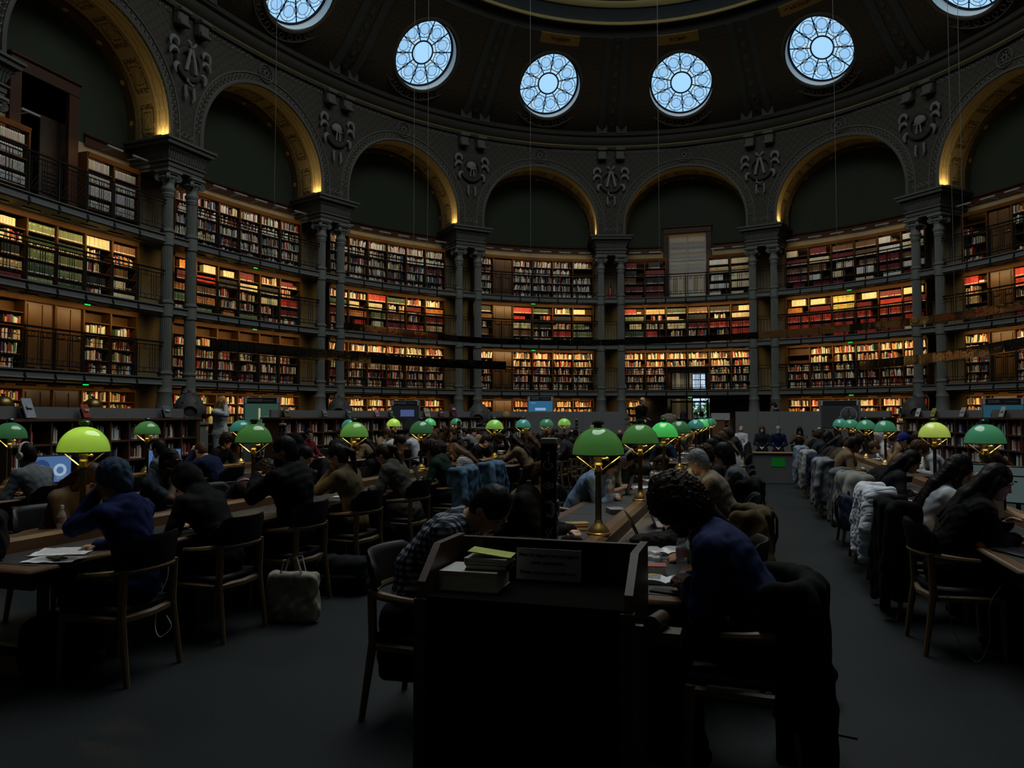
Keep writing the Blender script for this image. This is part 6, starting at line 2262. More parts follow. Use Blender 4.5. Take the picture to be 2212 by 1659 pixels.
for (x, y, lab, kw) in ((-.16, 27.4, 'bald person leaning the head back on the grey partition', dict(hair='bald', hc='grey', hp=-35, arms='lap', lean=-6, slouch=0, top='white', topc=WHT)),
                        (.55, 27.4, 'smiling woman with shoulder length auburn hair by the partition', dict(hair='bob', hc='brown', hp=4, arms='lap', lean=2, slouch=4, top='dgy', topc=DGY, skin='pale')),
                        (1.05, 27.1, 'grey bearded man in a dark jacket by the partition', dict(hair='short', hc='grey', hp=10, arms='lap', lean=4, slouch=6, top='navysw', topc=NAVY, extra=('beard',))),
                        (1.70, 26.7, 'dark haired woman in brown reading a tablet by the partition', dict(hair='long', hc='black', hp=26, arms='phone', lean=6, slouch=8, top='brownish', topc=(.05, .03, .02))),
                        (2.25, 25.9, 'grey haired person in red by the partition', dict(hair='short', hc='silver', hp=20, arms='lap', lean=10, slouch=10, top='redtop', topc=(.2, .03, .05))),
                        (2.6, 25.0, 'dark skinned person in black by the sign post', dict(hair='short', hc='black', hp=10, arms='lap', lean=6, slouch=8, skin='dark')),
                        (-7.4, 26.2, 'person in a beige cap before the left partition', dict(hair='short', hc='brown', hp=14, arms='lap', lean=4, slouch=6, extra=('cap_beige',), top='dgy', topc=DGY)),
                        (-5.25, 27.1, 'man in a beige cap and open black jacket by the partition', dict(hair='short', hc='darkbrown', hp=20, arms='phone', lean=2, slouch=6, extra=('cap_beige',), top='black', topc=BLACK)),
                        (-4.1, 26.4, 'bald man in black bowing his head by the entrance gap', dict(hair='bald', hc='brown', hp=50, arms='lap', lean=16, slouch=20, top='black', topc=BLACK)),
                        (-3.6, 25.2, 'ginger haired person before the entrance gap', dict(hair='bob', hc='ginger', hp=20, arms='lap', lean=10, slouch=10, top='dgy', topc=DGY))):
    along(x, y, lab, **kw)
    sg_ = MB(); sg_.box((0, 0, .19), (.46, .46, .38), bev=.04)
    st_ = sg_.obj('pouffe', M_blkup, None, loc=(x, y, 0)); tag(st_, 'low black seat under the ' + ' '.join(lab.split(' ')[:9]), 'seat', 'low seats along the partition')


def standing(x, y, z, rz, label, sc_=1.0, **kw):
    r = person(x, y, rz, label, stand=True, h=kw.pop('h', .016), lean=kw.pop('lean', 1), slouch=kw.pop('slouch', 4), **kw)
    r.location.z = z; r.scale = (sc_,) * 3
    return r


standing(-11.75, 15.05, .28, -PI / 2 - .15, 'blonde woman in a white sweatshirt standing with a hand at her mouth', hp=10, arms=((.02, .16, .98), (.03, .14, 'mouth')), top='whitesweat', topc=(.50, .50, .50), pants=(.42, .42, .42), hair='long', hc='blond', skin='light', h=.012)
standing(-3.35, 25.6, .28, -2.2, 'bald man in black standing at the entrance with folded arms', 1.1, hp=10, arms=((-.04, .22, 1.12), (-.04, .20, 1.16)), top='black', topc=BLACK, hair='bald', hc='brown')
standing(-2.6, 27.6, .0, .3, 'man in a beige jacket seen from behind at the entrance', 1.09, hp=0, arms='down', garment='coat', top='beigejk', topc=(.24, .22, .17), hair='short', hc='black')
standing(-2.1, 27.9, .0, .5, 'woman in black with long dark hair at the entrance', hp=0, arms='down', top='black', topc=BLACK, hair='long', hc='black')
standing(-1.75, 29.6, .0, 2.9, 'person holding up a camera before the entrance doors', arms=((.05, .26, 1.42), (.05, .26, 1.42)), top='dgy', topc=DGY, hair='short', hc='darkbrown', skin='pale')
standing(-1.45, 27.4, .0, .2, 'dark haired person in a black coat before the bright entrance glass', arms='down', garment='coat', top='black', topc=BLACK, hair='bun', hc='black', hp=14)
standing(1.3, 31.9, .28, 1.2, 'person in a dark jacket leaning behind the far partition', 1.06, lean=10, hp=20, arms='write', top='navysw', topc=NAVY, hair='short', hc='black')
standing(-9.9, 29.0, .1, 1.0, 'person with dark curls bent behind the second low bookcase', arms='down', lean=10, hp=30, top='dgy', topc=DGY, hair='curly', hc='darkbrown')
standing(-8.75, 27.6, .0, -1.2, 'short person with fair curly hair beside the stove vent', .97, arms='down', hp=10, top='black', topc=BLACK, hair='afro', hc='blond')
# ================================================================ return desk, signs, screens, bags and papers
I3 = Matrix.Identity(3)
RX = Matrix.Rotation(PI / 2, 3, 'X')                 # stands text upright, facing -Y
M_ink = mat('black_ink', (.01, .01, .01), .6)
M_signp = mat('dull_white_sign', (.36, .35, .36), .7)
M_white = mat('white_pictogram', (.35, .34, .33), .6)

# --- the book return desk
rd = thing('return_desk', 'dark walnut book return desk with raised back and sign, at the table end', 'desk', (-.915, 3.10, 0))
b = MB(); b.box((0, .50, .53), (.90, .035, 1.06)); b.obj('back_panel', M_cart, rd, smooth=False)
for sg in (-1, 1):
    b = MB(); M_ = Matrix(((0, 0, 1, sg * .455 - .0175), (1, 0, 0, 0), (0, 1, 0, 0), (0, 0, 0, 1)))
    b.prism([(0, 0), (.52, 0), (.52, 1.07), (.20, 1.07), (.02, .93), (0, .86)], 0, .035, M=M_); b.obj('side_panel', M_cart, rd, smooth=False)
b = MB(); b.box((0, .25, .855), (.87, .48, .03)); b.obj('shelf', M_cartd, rd, smooth=False)
b = MB(); b.box((0, .03, .43), (.87, .03, .82)); b.box((0, .012, .45), (.80, .012, .006)); b.obj('front_panel', M_cartd, rd, smooth=False)
b = MB(); b.box((-.02, .47, .965), (.60, .02, .19)); b.obj('backing_board', M_cartd, rd, smooth=False)
for sg in (-1, 1):
    b = MB(); b.box((sg * .452, .016, .43), (.055, .045, .86)); b.obj('post', M_cart, rd, smooth=False)
b = MB(); b.tube([(.47, .05, .80), (.60, .05, .80)], .012, 6); b.tube([(.55, -.02, .83), (.58, .10, .83)], .035, 14); b.box((.60, .04, .775), (.12, .10, .05)); b.obj('push_handle', M_cart, rd)
sg = MB(); sg.box((0, 0, 0), (.315, .006, .145)); so_ = sg.obj('notice_sign', M_signp, None, smooth=False, loc=(-.90, 3.535, .952)); so_.rotation_euler = (-.07, 0, .0)
tag(so_, 'white notice asking readers to return books, leaning inside the return desk', 'sign')
for zz, tx_ in ((.042, 'Merci de d\u00e9poser les ouvrages ici'), (.008, 'apr\u00e8s consultation.'), (-.038, 'Please, return your books here.')):
    text(tx_, .0215, M_ink, so_, (0, -.0045, zz), RX)
def flat_book(x, y, z, w, d, h, rz, col, label, parent=None, paper=True):
    r = thing('book', label, 'book', (x, y, z), rz)
    c = MB(); c.box((0, 0, .003), (w, d, .006)); c.box((0, 0, h - .003), (w, d, .006)); c.box((-w / 2 + .004, 0, h / 2), (.008, d, h), bev=.003)
    c.obj('cover', mat('cover_%02d%02d%02d' % tuple(int(v * 99) for v in col), col, .45, noise=.25, nscale=20), r, smooth=False)
    p = MB(); p.box((.004, 0, h / 2), (w - .014, d - .012, h - .012)); p.obj('pages', M_page, r, smooth=False)
    return r
flat_book(-1.20, 3.345, .8705, .27, .22, .088, .02, (.45, .43, .40), 'thick pale book at the bottom of the stack on the return desk')
flat_book(-1.13, 3.355, .959, .20, .15, .028, PI + .08, (.12, .02, .02), 'dark red book in the middle of the stack on the return desk')
flat_book(-1.13, 3.35, .9875, .20, .15, .026, .02, (.45, .44, .38), 'white paperback under the leaflet on the return desk stack')
b = MB(); b.box((0, 0, .003), (.20, .13, .005), Matrix.Rotation(.12, 3, 'Y')); lf = b.obj('leaflet', mat('yellow_green_leaflet', (.40, .44, .10), .6, noise=.4, nscale=9), None, smooth=False, loc=(-1.12, 3.35, 1.027)); lf.rotation_euler = (0, 0, .1)
tag(lf, 'yellow green leaflet lying on top of the return desk stack', 'leaflet')

# --- pictogram posts
def pict_post():
    r = thing('sign_post', None, 'sign')
    b = MB(); b.box((0, 0, .375), (.082, .082, .75)); b.obj('post', M_black, r, smooth=False)
    b = MB(); b.box((0, 0, .765), (.086, .086, .03), bev=.004); b.obj('cap', mat('pale_grey_cap', (.42, .42, .40), .5), r)
    for i, rz in ((0, 0), (1, PI / 2)):
        p = MB(); Rz = Matrix.Rotation(rz, 3, 'Z'); T = lambda x, z: Rz @ Vector((x, -.0425, z)); w = .0042
        # wheelchair user
        p.sphere(T(0, .70), .007, 8, 6); p.tube([T(0, .688), T(.002, .645), T(.018, .645), T(.026, .620)], w, 5)
        p.tube([T(-.004 + .023 * math.cos(a), .635 + .023 * math.sin(a)) for a in [PI * .6 + PI * 1.45 * j / 14 for j in range(15)]], w * .8, 5)
        # crossed eye
        p.tube([T(-.03 + .06 * j / 10, .525 + .016 * math.sin(PI * j / 10)) for j in range(11)], w * .7, 5); p.tube([T(-.03 + .06 * j / 10, .525 - .016 * math.sin(PI * j / 10)) for j in range(11)], w * .7, 5)
        p.sphere(T(0, .525), .009, 8, 6)
        for k_ in range(3): p.tube([T(.005 + k_ * .009, .510), T(.013 + k_ * .009, .540)], w * .6, 4)
        # head in profile
        p.tube([T(-.012, .365), T(.018, .362), T(.026, .385), T(.026, .425), T(.010, .44), T(-.018, .436)], [.006, .010, .011, .011, .010, .004], 6)
        p.tube([T(-.010, .372), T(.006, .378)], w, 5)
        # crossed ear
        p.tube([T(.014 * math.cos(a), .275 + .02 * math.sin(a)) for a in [-.9 + 3.9 * j / 12 for j in range(13)]] + [T(-.004, .262), T(.004, .240)], w * .8, 5)
        p.tube([T(-.02, .235), T(.022, .305)], w * .7, 5)
        p.obj('pictogram', M_white, r)
    return r
PP = pict_post(); pf_ = [True]
for (x, y, z, lab) in ((-1.02, 4.03, .756, 'large black pictogram post on the central table end behind the return desk'), (-6.05, 8.55, .756, 'black pictogram post before the turquoise lamp beside the blonde woman'), (-6.95, 9.85, .756, 'left one of two black pictogram posts by the low bookcase gap'), (-6.66, 9.98, .756, 'right one of two black pictogram posts by the low bookcase gap'), (-5.45, 25.3, .756, 'small black pictogram post before the left partition'), (2.55, 21.05, .756, 'small black pictogram post at the far end of the right-hand tables'), (-6.75, 17.6, .756, 'small black pictogram post beside the round stove vent'), (-.55, 24.1, .756, 'small black pictogram post at the end of the far central table')):
    r = PP if pf_[0] else dup(PP, (0, 0, 0), 0); pf_[0] = False
    big = z > .7
    r.location = (x, y, z); r.rotation_euler = (0, 0, .12 if y < 6 else .3)
    tag(r, lab, 'sign', 'black pictogram posts')
    if not (y < 6 or abs(x - 2.55) < .1 or abs(x + .55) < .1):
        st = MB(); st.tube([(0, 0, -.755), (0, 0, 0)], .03, 8); st.lathe([(0, -.756), (.13, -.756), (.13, -.74), (.03, -.735)], 16); st.obj('stand', M_black, r)

# --- kiosks behind the low bookcases
M_kgrey = mat('kiosk_grey', (.12, .12, .118), .5)
M_kblk = mat('kiosk_header', (.012, .012, .014), .4)
M_ktxt = mat('kiosk_letters', (.20, .20, .20), .5)
def kiosk(u, loc, word, scr, deco, label, w=.96, top=2.15):
    r = thing('kiosk', label, 'kiosk', loc, u, 'grey kiosks around the reading room')
    b = MB(); b.box((0, .07, top / 2 - .1), (w, .12, top + .2 - .2), bev=.02); b.obj('panel', M_kgrey, r)
    b = MB(); b.box((0, .005, top - .19), (w * .84, .02, .15)); b.obj('header', M_kblk, r, smooth=False)
    for s in (-1, 1): 
        b = MB(); b.box((s * w * .43, .003, top - .19), (.055, .025, .15)); b.obj('clip', M_signp, r, smooth=False)
    b = MB(); b.box((0, .004, top - .64), (w * .90, .02, .72)); b.obj('screen', scr, r, smooth=False)
    if word:
        text(word, .088, M_ktxt, r, (-w * .20, -.006, top - .19), RX)
        b = MB(); b.box((w * .19, -.005, top - .195), (w * .28, .004, .012)); b.obj('small_print', M_ktxt, r, smooth=False)
    for (x, z, sx, sz, m) in deco:
        b = MB(); b.box((x, -.008, top - z), (sx, .006, sz)); b.obj('screen_image', m, r, smooth=False)
    return r
E_ = lambda n, c, s=1.0: mat('screen_' + n, (.02, .02, .02), .2, emit=c, estr=s)
kiosk(.55, (-12.5, 17.75, .1), 'PARTAGER', E_('green', (.022, .055, .04)), ((-.06, .55, .05, .30, E_('cream', (.35, .32, .20))), (.20, .62, .30, .01, E_('pale', (.10, .14, .13)))), 'grey kiosk headed PARTAGER with a green screen behind the blonde woman')
kiosk(.35, (-10.7, 23.0, .1), 'NAVIGUER', E_('black', (.004, .005, .006)), ((.06, .52, .45, .22, E_('blue', (.045, .075, .20))),), 'grey kiosk headed NAVIGUER with a black and blue screen')
kiosk(.2, (-7.75, 29.2, .2), 'VISITER', E_('sky', (.02, .10, .20)), ((0, .60, .42, .10, E_('whiteblue', (.25, .36, .50))), (-.28, .36, .2, .04, E_('palesky', (.08, .20, .32)))), 'grey kiosk headed VISITER with a blue screen above the partition', w=1.05, top=2.3)
kiosk(-.35, (6.3, 22.3, .05), 'JOUER', E_('teal', (.012, .055, .085)), ((0, .56, .55, .16, E_('darkarch', (.008, .014, .025))), (0, .43, .42, .06, E_('darkarch', (.008, .014, .025)))), 'grey kiosk headed JOUER with a teal screen at the right edge')
k5 = kiosk(-.2, (2.95, 27.0, .05), None, mat('dark_kiosk_board', (.05, .052, .055), .5), (), 'blank grey kiosk board with a round emblem before the lit shelves', w=1.25, top=2.2)
b = MB(); b.torus((.28, -.01, 1.62), .24, .02, RX, 28, 6)
for i in range(5): b.tube([(.28 + .22 * math.cos(PI * j / 8) * (1 - i * .18), -.012, 1.60 + .22 * math.sin(PI * j / 8)) for j in range(9)], .009, 4)
b.obj('emblem', mat('emblem_grey', (.22, .22, .22), .6), k5)

# --- brass shaded lamps beyond the near low bookcase
ct = MB(); ct.box((0, 0, .5), (.7, 3.2, 1.0), bev=.02)
c_ = ct.obj('counter', M_lowwood, None, loc=(-12.9, 11.6, .28)); tag(c_, 'brown counter behind the near low bookcase carrying the two brass lamps', 'counter')
for (u_, y) in ((0, 10.55), (1, 12.55)):
    lamp(-12.9, y, 1.28, 'brass', '%s of the two dark brass shaded lamps behind the low bookcase' % ('left' if u_ == 0 else 'right'), 'brass shaded lamps', .8)

# --- displayed books on the bookcase ledges
def stand_book(t, col, label, w=.17, h=.24, fn=None, black=True):
    tg, on = oframe(t)
    r = thing('display_book', label, 'book', ov(t, IN + .18, 1.60), -oph(t), 'books displayed on the low bookcases')
    Rt_ = Matrix.Rotation(-.32, 3, 'X')
    b = MB(); b.box((0, .05, h / 2 * .95 + .015), (w, .022, h), Rt_, bev=.003); b.obj('cover', mat('disp_%02d%02d%02d' % tuple(int(v * 99) for v in col), col, .4, noise=.6, nscale=28), r)
    b = MB(); b.box((0, .035 - .012, h * .62), (w * .6, .004, h * .18), Rt_); b.obj('title', mat('title_pale', (.35, .33, .30), .5), r, smooth=False)
    b = MB(); b.box((0, .08, .09), (w * .9, .012, .17), Rt_); b.box((0, .03, .006), (w * .9, .11, .01)); b.obj('book_stand', M_black, r, smooth=False)
for (t, c, lab, w, h) in ((-5.20, (.30, .32, .38), 'blue and white patterned display book at the left end of the ledge', .24, .33), (-4.93, (.30, .05, .035), 'red spined display book in the middle of the near ledge', .19, .25), (-4.50, (.10, .12, .14), 'dark blue display book near the end of the near ledge', .22, .26),
        (-3.72, (.10, .08, .05), 'dark framed display book at the start of the second ledge', .24, .30), (-3.42, (.14, .15, .16), 'grey display book on the second ledge', .17, .22), (-3.22, (.08, .09, .10), 'black and white display book on the second ledge', .2, .24), (-2.97, (.42, .22, .28), 'pink display book on the second ledge', .17, .22), (-2.84, (.05, .10, .07), 'green display book on the second ledge', .16, .24), (-2.70, (.36, .33, .12), 'yellow display book on the second ledge', .18, .24), (-2.5, (.38, .33, .28), 'pale illustrated display book on the second ledge', .24, .30), (-2.36, (.13, .05, .045), 'black and red display book on the second ledge', .22, .25), (-2.24, (.08, .02, .03), 'tall dark display book with a pink light at the ledge end', .24, .46),
        (2.28, (.45, .45, .46), 'white display book at the start of the right ledge', .17, .26), (2.42, (.30, .28, .05), 'olive yellow display book on the right ledge', .18, .26), (2.68, (.34, .33, .34), 'grey display book with a bird on the right ledge', .2, .27), (3.02, (.45, .44, .40), 'cream display book at the far right of the ledge', .2, .27)):
    stand_book(t, c, lab, w, h)

# --- monitors and laptops
def monitor(x, y, z, rz, scr, label, w=.50, h=.31, deco=(), card=None):
    r = thing('monitor', label, 'monitor', (x, y, z), rz)
    b = MB(); b.box((0, .02, .10 + h / 2), (w + .03, .035, h + .03), bev=.008); b.obj('case', M_black, r)
    b = MB(); b.box((0, 0, .10 + h / 2), (w, .006, h)); b.obj('screen', scr, r, smooth=False)
    b = MB(); b.tube([(0, .05, .12), (0, .05, .01)], .02, 8); b.box((0, .04, .008), (.22, .16, .014), bev=.005); b.obj('stand', M_black, r)
    for d in deco:
        if d[0] == 'ring': q_ = MB(); q_.torus((d[1], -.004, .10 + d[2]), d[3], d[4], RX, 28, 6, flat=.2)
        else: q_ = MB(); q_.box((d[1], -.004, .10 + d[2]), (d[3], .004, d[4]))
        q_.obj('screen_image', d[5], r, smooth=False)
    if card:
        b = MB(); b.box((card[1], -.02, .10 + card[2]), (.09, .004, .11)); co_ = b.obj('letter_card', M_paper, r, smooth=False)
        text(card[0], .09, mat('navy_letter', (.02, .04, .12), .6), r, (card[1], -.0235, .10 + card[2]), RX)
    return r
BLU_S, LBLU, DBLU = E_('monblue', (.055, .12, .27)), E_('monpale', (.28, .38, .48)), E_('mondark', (.02, .05, .14))
dec = (('ring', -.10, .17, .075, .03, DBLU), ('ring', .12, .14, .06, .018, LBLU), ('box', .15, .06, .14, .06, E_('monmid', (.10, .17, .28))))
monitor(-7.98, 7.15, .756, PI / 2 - .25, BLU_S, 'monitor with a blue disc picture and a card lettered C', deco=dec, card=('C', -.02, .06))
monitor(-7.98, 9.05, .756, PI / 2 - .25, BLU_S, 'second monitor with a blue picture, behind the grey hoodie', deco=dec[:2])
DOC = mat('document_screen', (.02, .02, .02), .2, emit=(.042, .062, .060), estr=1.0)
TXL = mat('document_text', (.03, .04, .04), .5)
doc = tuple(('box', -.04 + .01 * (i % 3), .27 - i * .022, .26 - .05 * (i % 2), .005, TXL) for i in range(8))
monitor(2.00, 7.72, .756, -PI / 2 + .85, DOC, 'upright monitor with a pale document beside the white tee shirt woman', w=.34, h=.36, deco=doc)
monitor(2.38, 8.12, .756, -PI / 2 + .95, DOC, 'second upright monitor showing a document with a dark bar', w=.34, h=.32, deco=(('box', 0, .24, .33, .012, TXL), ('box', 0, .19, .03, .012, TXL)))
monitor(2.02, 5.95, .756, -PI / 2 + .75, E_('monnavy', (.018, .035, .10)), 'monitor with a blue page at the right edge of the picture', w=.44, h=.34, deco=(('box', .06, .16, .26, .28, E_('page', (.12, .16, .24))),))
b = MB(); b.box((0, 0, .14), (.30, .02, .28)); o_ = b.obj('notice_board', mat('grey_notice', (.13, .13, .135), .6), None, smooth=False, loc=(1.86, 7.15, .756)); o_.rotation_euler = (0, 0, -PI / 2 + .9); tag(o_, 'grey standing notice below the pale document monitor', 'sign')
for i in range(3):
    b = MB(); b.box((-.02, -.012, .22 - .06 * i), (.2 - .04 * i, .004, .012)); b.obj('printed_line', M_ink, o_, smooth=False)


def laptop(x, y, rz, label, col=(.02, .02, .022), scr=None, ang=1.9, z=.759):
    r = thing('laptop', label, 'laptop', (x, y, z), rz)
    m = mat('laptop_%02d' % int(col[0] * 99), col, .4, metal=.4)
    b = MB(); b.box((0, 0, .008), (.33, .23, .014), bev=.004); b.obj('base', m, r)
    b = MB(); b.box((0, .01, .0157), (.28, .10, .002)); b.obj('keyboard', M_black, r, smooth=False)
    a = ang - PI / 2
    R = Matrix.Rotation(-a, 3, 'X')
    b = MB(); b.box(Vector((0, .115, .012)) + R @ Vector((0, .004, .105)), (.33, .008, .215), R, bev=.003); b.obj('lid', m, r)
    b = MB(); b.box(Vector((0, .115, .012)) + R @ Vector((0, -.0015, .108)), (.30, .004, .18), R); b.obj('screen', scr or mat('dark_screen', (.012, .013, .015), .15), r, smooth=False)
    return r
S_ = PI / 2     # a laptop used by a reader looking along -X
laptop(-4.25, 4.55, S_, 'black laptop beside the navy hoodie on the lime-lamp table')
laptop(-5.05, 9.1, -S_, 'dark laptop before the woman in the grey headscarf')
laptop(-4.2, 9.75, S_ + .3, 'dark grey open laptop before the green hoodie', (.05, .055, .065), mat('greyish_screen', (.03, .035, .042), .3))
laptop(-.62, 5.55, S_ + .25, 'black laptop tilted against the ridge near the curly haired man', (.015, .015, .016), ang=2.0)
laptop(-.60, 6.35, S_ + .2, 'grey laptop with a lit page behind the black laptop', (.20, .20, .21), E_('lap', (.10, .13, .17)))
laptop(-1.42, 8.75, -S_, 'dark laptop before the girl with cream headphones')
laptop(-.55, 9.0, S_, 'slim dark laptop before the young person in grey')
laptop(-1.45, 11.2, -S_, 'dark laptop at the end of the near central table')
laptop(1.72, 5.75, -S_ + .35, 'dark laptop with a lit page before the woman in black', (.02, .02, .02), E_('lap2', (.20, .24, .30)))
laptop(2.62, 13.6, S_, 'dark laptop at the far right-hand table')
laptop(-.6, 16.3, S_, 'open laptop on the far central table')


def cyl_bottle(x, y, label, z=.757, h=.22, r_=.032, col=None, kind='water'):
    r = thing('bottle', label, 'bottle', (x, y, z))
    b = MB()
    if kind == 'water':
        b.lathe([(0, 0), (r_ * .9, 0), (r_, .012), (r_ * .92, .05), (r_, .09), (r_, .135), (r_ * .95, .15), (r_ * .55, h - .035), (r_ * .40, h - .022), (r_ * .40, h)], 20)
        b.obj('bottle_body', mat('clear_plastic', (.60, .66, .72), .08, alpha=.28), r)
        c = MB(); c.lathe([(0, h - .012), (r_ * .46, h - .012), (r_ * .46, h + .012), (0, h + .012)], 16); c.obj('bottle_cap', mat('pale_blue_cap', (.40, .48, .55), .5), r)
        l = MB(); l.lathe([(r_ * 1.015, .09), (r_ * 1.015, .135)], 20); l.obj('bottle_label', mat('pink_label', col or (.36, .20, .22), .5), r)
    else:
        b.lathe([(0, 0), (r_, 0), (r_, h * .82), (r_ * .8, h * .88), (r_ * .6, h * .9), (r_ * .6, h), (0, h)], 20); b.obj('flask_body', mat('flask_%02d' % int(col[0] * 99), col, .35, metal=.3), r)
        c = MB(); c.lathe([(0, h), (r_ * .65, h), (r_ * .65, h + .03), (0, h + .03)], 16); c.obj('flask_cap', M_black, r)
    return r
cyl_bottle(-.36, 4.52, 'water bottle with a pink label before the curly haired man', h=.23, r_=.034)
cyl_bottle(-4.95, 4.55, 'water bottle with a pale label under the lime lamp', h=.21)
cyl_bottle(-1.36, 7.95, 'water bottle with a blue label before the light blue sweater', col=(.06, .08, .22))
cyl_bottle(2.1, 6.75, 'tall grey flask beside the right edge monitor', h=.26, r_=.04, col=(.16, .17, .20), kind='flask')
cyl_bottle(-1.15, 9.9, 'steel flask beyond the emerald lamp', h=.2, col=(.3, .3, .3), kind='flask')
cyl_bottle(-.62, 12.3, 'cola coloured bottle with a red cap on the near central table', col=(.25, .02, .02))
cyl_bottle(-4.95, 6.9, 'small patterned flask held under the green lamp', h=.17, col=(.1, .1, .1), kind='flask')


def sheet(x, y, rz, label, w=.21, d=.297, z=.759, tilt=0, m=None, lines=True):
    r = thing('paper', label, 'paper', (x, y, z), rz, 'papers on the tables')
    b = MB(); n = 6
    vs = [(-w / 2 + w * i / n, -d / 2 + d * j / n, .003 + .006 * abs(math.sin(i * 1.3 + j + x * 9)) * (1 if (i in (0, n) or j in (0, n)) else .4)) for i in range(n + 1) for j in range(n + 1)]
    fs = [(i * (n + 1) + j, (i + 1) * (n + 1) + j, (i + 1) * (n + 1) + j + 1, i * (n + 1) + j + 1) for i in range(n) for j in range(n)]
    vs2 = [(a, b_, c - .002) for a, b_, c in vs]
    b.add(vs, fs); b.add(vs2, [tuple(reversed(f)) for f in fs])
    b.obj('sheet', m or M_paper, r)
    if lines:
        l = MB()
        for i in range(9): l.box((0, d * .38 - i * d * .085, .0125), (w * .78, .004, .0008))
        l.obj('printed_lines', mat('grey_print', (.32, .33, .36), .8), r, smooth=False)
    return r


def open_book(x, y, rz, label, z=.757, w=.15, d=.22, mark=None):
    r = thing('open_book', label, 'book', (x, y, z), rz)
    c = MB(); c.box((0, 0, .002), (2 * w + .01, d + .01, .004)); c.obj('cover', M_darkwood, r, smooth=False)
    for s in (-1, 1):
        b = MB(); n = 8
        top = [(s * w * i / n, .006 + .022 * math.sin(PI * min(1, i / n * 1.15 + .05)) ** .6) for i in range(n + 1)]
        M_ = Matrix(((1, 0, 0, 0), (0, 0, 1, -d / 2), (0, 1, 0, 0), (0, 0, 0, 1)))
        b.prism([(s * w, .004), (0, .004)] + top, 0, d, M=M_); b.obj('page_block', M_paper, r)
        l = MB()
        for i in range(10): l.box((s * w * .5, d * .38 - i * d * .08, .0295), (w * .7, .005, .001))
        l.obj('printed_lines', mat('grey_print', (.32, .33, .36), .8), r, smooth=False)
        if mark:
            l = MB()
            for i in range(4): l.box((s * w * (.35 + .1 * i), d * .3 - i * d * .17, .0302), (w * .3, .012, .001))
            l.obj('highlighter_mark', mat('yellow_highlighter', (.45, .38, .03), .7), r, smooth=False)
    return r
open_book(-.42, 4.22, .05, 'open annotated book with yellow highlighting beside the return desk handle', mark=True, w=.19, d=.16)
open_book(-.52, 5.12, .35, 'thick open book behind the plastic wrapped sheets')
flat_book(-.52, 4.42, .757, .16, .11, .055, .15, (.30, .05, .03), 'red and gold paperback on the central table near the desk')
flat_book(-.66, 4.62, .757, .24, .16, .03, .5, (.02, .14, .16), 'teal zipped folder on the central table')
flat_book(-1.30, 5.95, .757, .20, .14, .035, .3, (.22, .05, .05), 'red book under the hands of the woman in black')
flat_book(-1.28, 5.94, .7925, .18, .12, .022, .5, (.35, .25, .06), 'yellow book on the red book')
flat_book(-1.15, 7.05, .757, .15, .21, .045, .4, (.20, .24, .27), 'small pale book alone on the central table')
sheet(-1.22, 4.50, .3, 'printed sheets before the plaid shirt', .3, .3)
sheet(-1.05, 4.85, -.2, 'printed sheet near the big lamp base', .3, .21)
sheet(-.66, 4.95, .2, 'small drawing sheet beyond the plastic wrap', .2, .14)
sheet(-1.30, 9.6, .2, 'bright lined sheet under the girl with cream headphones', .34, .3)
sheet(-1.25, 10.6, -.1, 'bright sheet before the reader with glasses', .3, .3)
sheet(-.6, 7.6, .5, 'white sheet by the emerald lamp', .21, .297)
sheet(-1.25, 11.9, 0, 'sheet at the end of the near central table', .3, .3)
sheet(-4.30, 3.98, .5, 'white sheets at the corner of the lime-lamp table', .34, .30)
sheet(-4.20, 5.2, .2, 'sheet between the laptop and the hooded reader', .21, .297)
sheet(-4.12, 3.74, .3, 'white ruled pad under a black phone on the lime-lamp table', .3, .21)
sheet(-4.2, 6.6, .2, 'pale notebook by the khaki jacket', .2, .28)
sheet(-4.25, 7.6, .1, 'sheet before the grey olive coat', .21, .297)
sheet(-5.1, 8.4, .1, 'sheet before the pale grey sweatshirt', .21, .297)
sheet(1.75, 6.75, .3, 'white sheet by the white tee shirt woman', .21, .297)
sheet(1.70, 7.7, .2, 'sheet under the striped reader', .3, .3)
sheet(2.3, 9.2, .2, 'sheet below the pale lime lamp', .3, .3)
for i, (x, y) in enumerate(((-.6, 15.8), (-1.4, 16.6), (-.55, 17.4), (-1.4, 18.4), (-.6, 19.6), (-7.8, 15.2), (-5.1, 16.0), (-5.1, 17.7), (-4.2, 15.0), (1.8, 14.2), (1.8, 16.4), (2.65, 17.2))):
    sheet(x, y, rnd.uniform(-.4, .4), 'white sheet %s on the far %s' % (['near the first lamp', 'left of the ridge', 'right of the ridge', 'in mid table', 'toward the far end', 'by the turtleneck reader', 'by the zebra jacket', 'by the curly boy', 'on the aisle side', 'by the first seat', 'by the third seat', 'below the lamps'][i], TN[min(range(4), key=lambda j: abs(TX[j] - x))]), .24, .3, lines=False)
def phone(x, y, z, rz, label):
    b = MB(); b.box((0, 0, .005), (.075, .15, .009), bev=.004); o = b.obj('phone', M_black, None, loc=(x, y, z)); o.rotation_euler = (0, 0, rz); return tag(o, label, 'phone')
phone(-.40, 3.98, .759, 1.3, 'black phone beside the annotated book')
phone(-4.10, 3.74, .771, 1.2, 'black phone on the ruled pad')
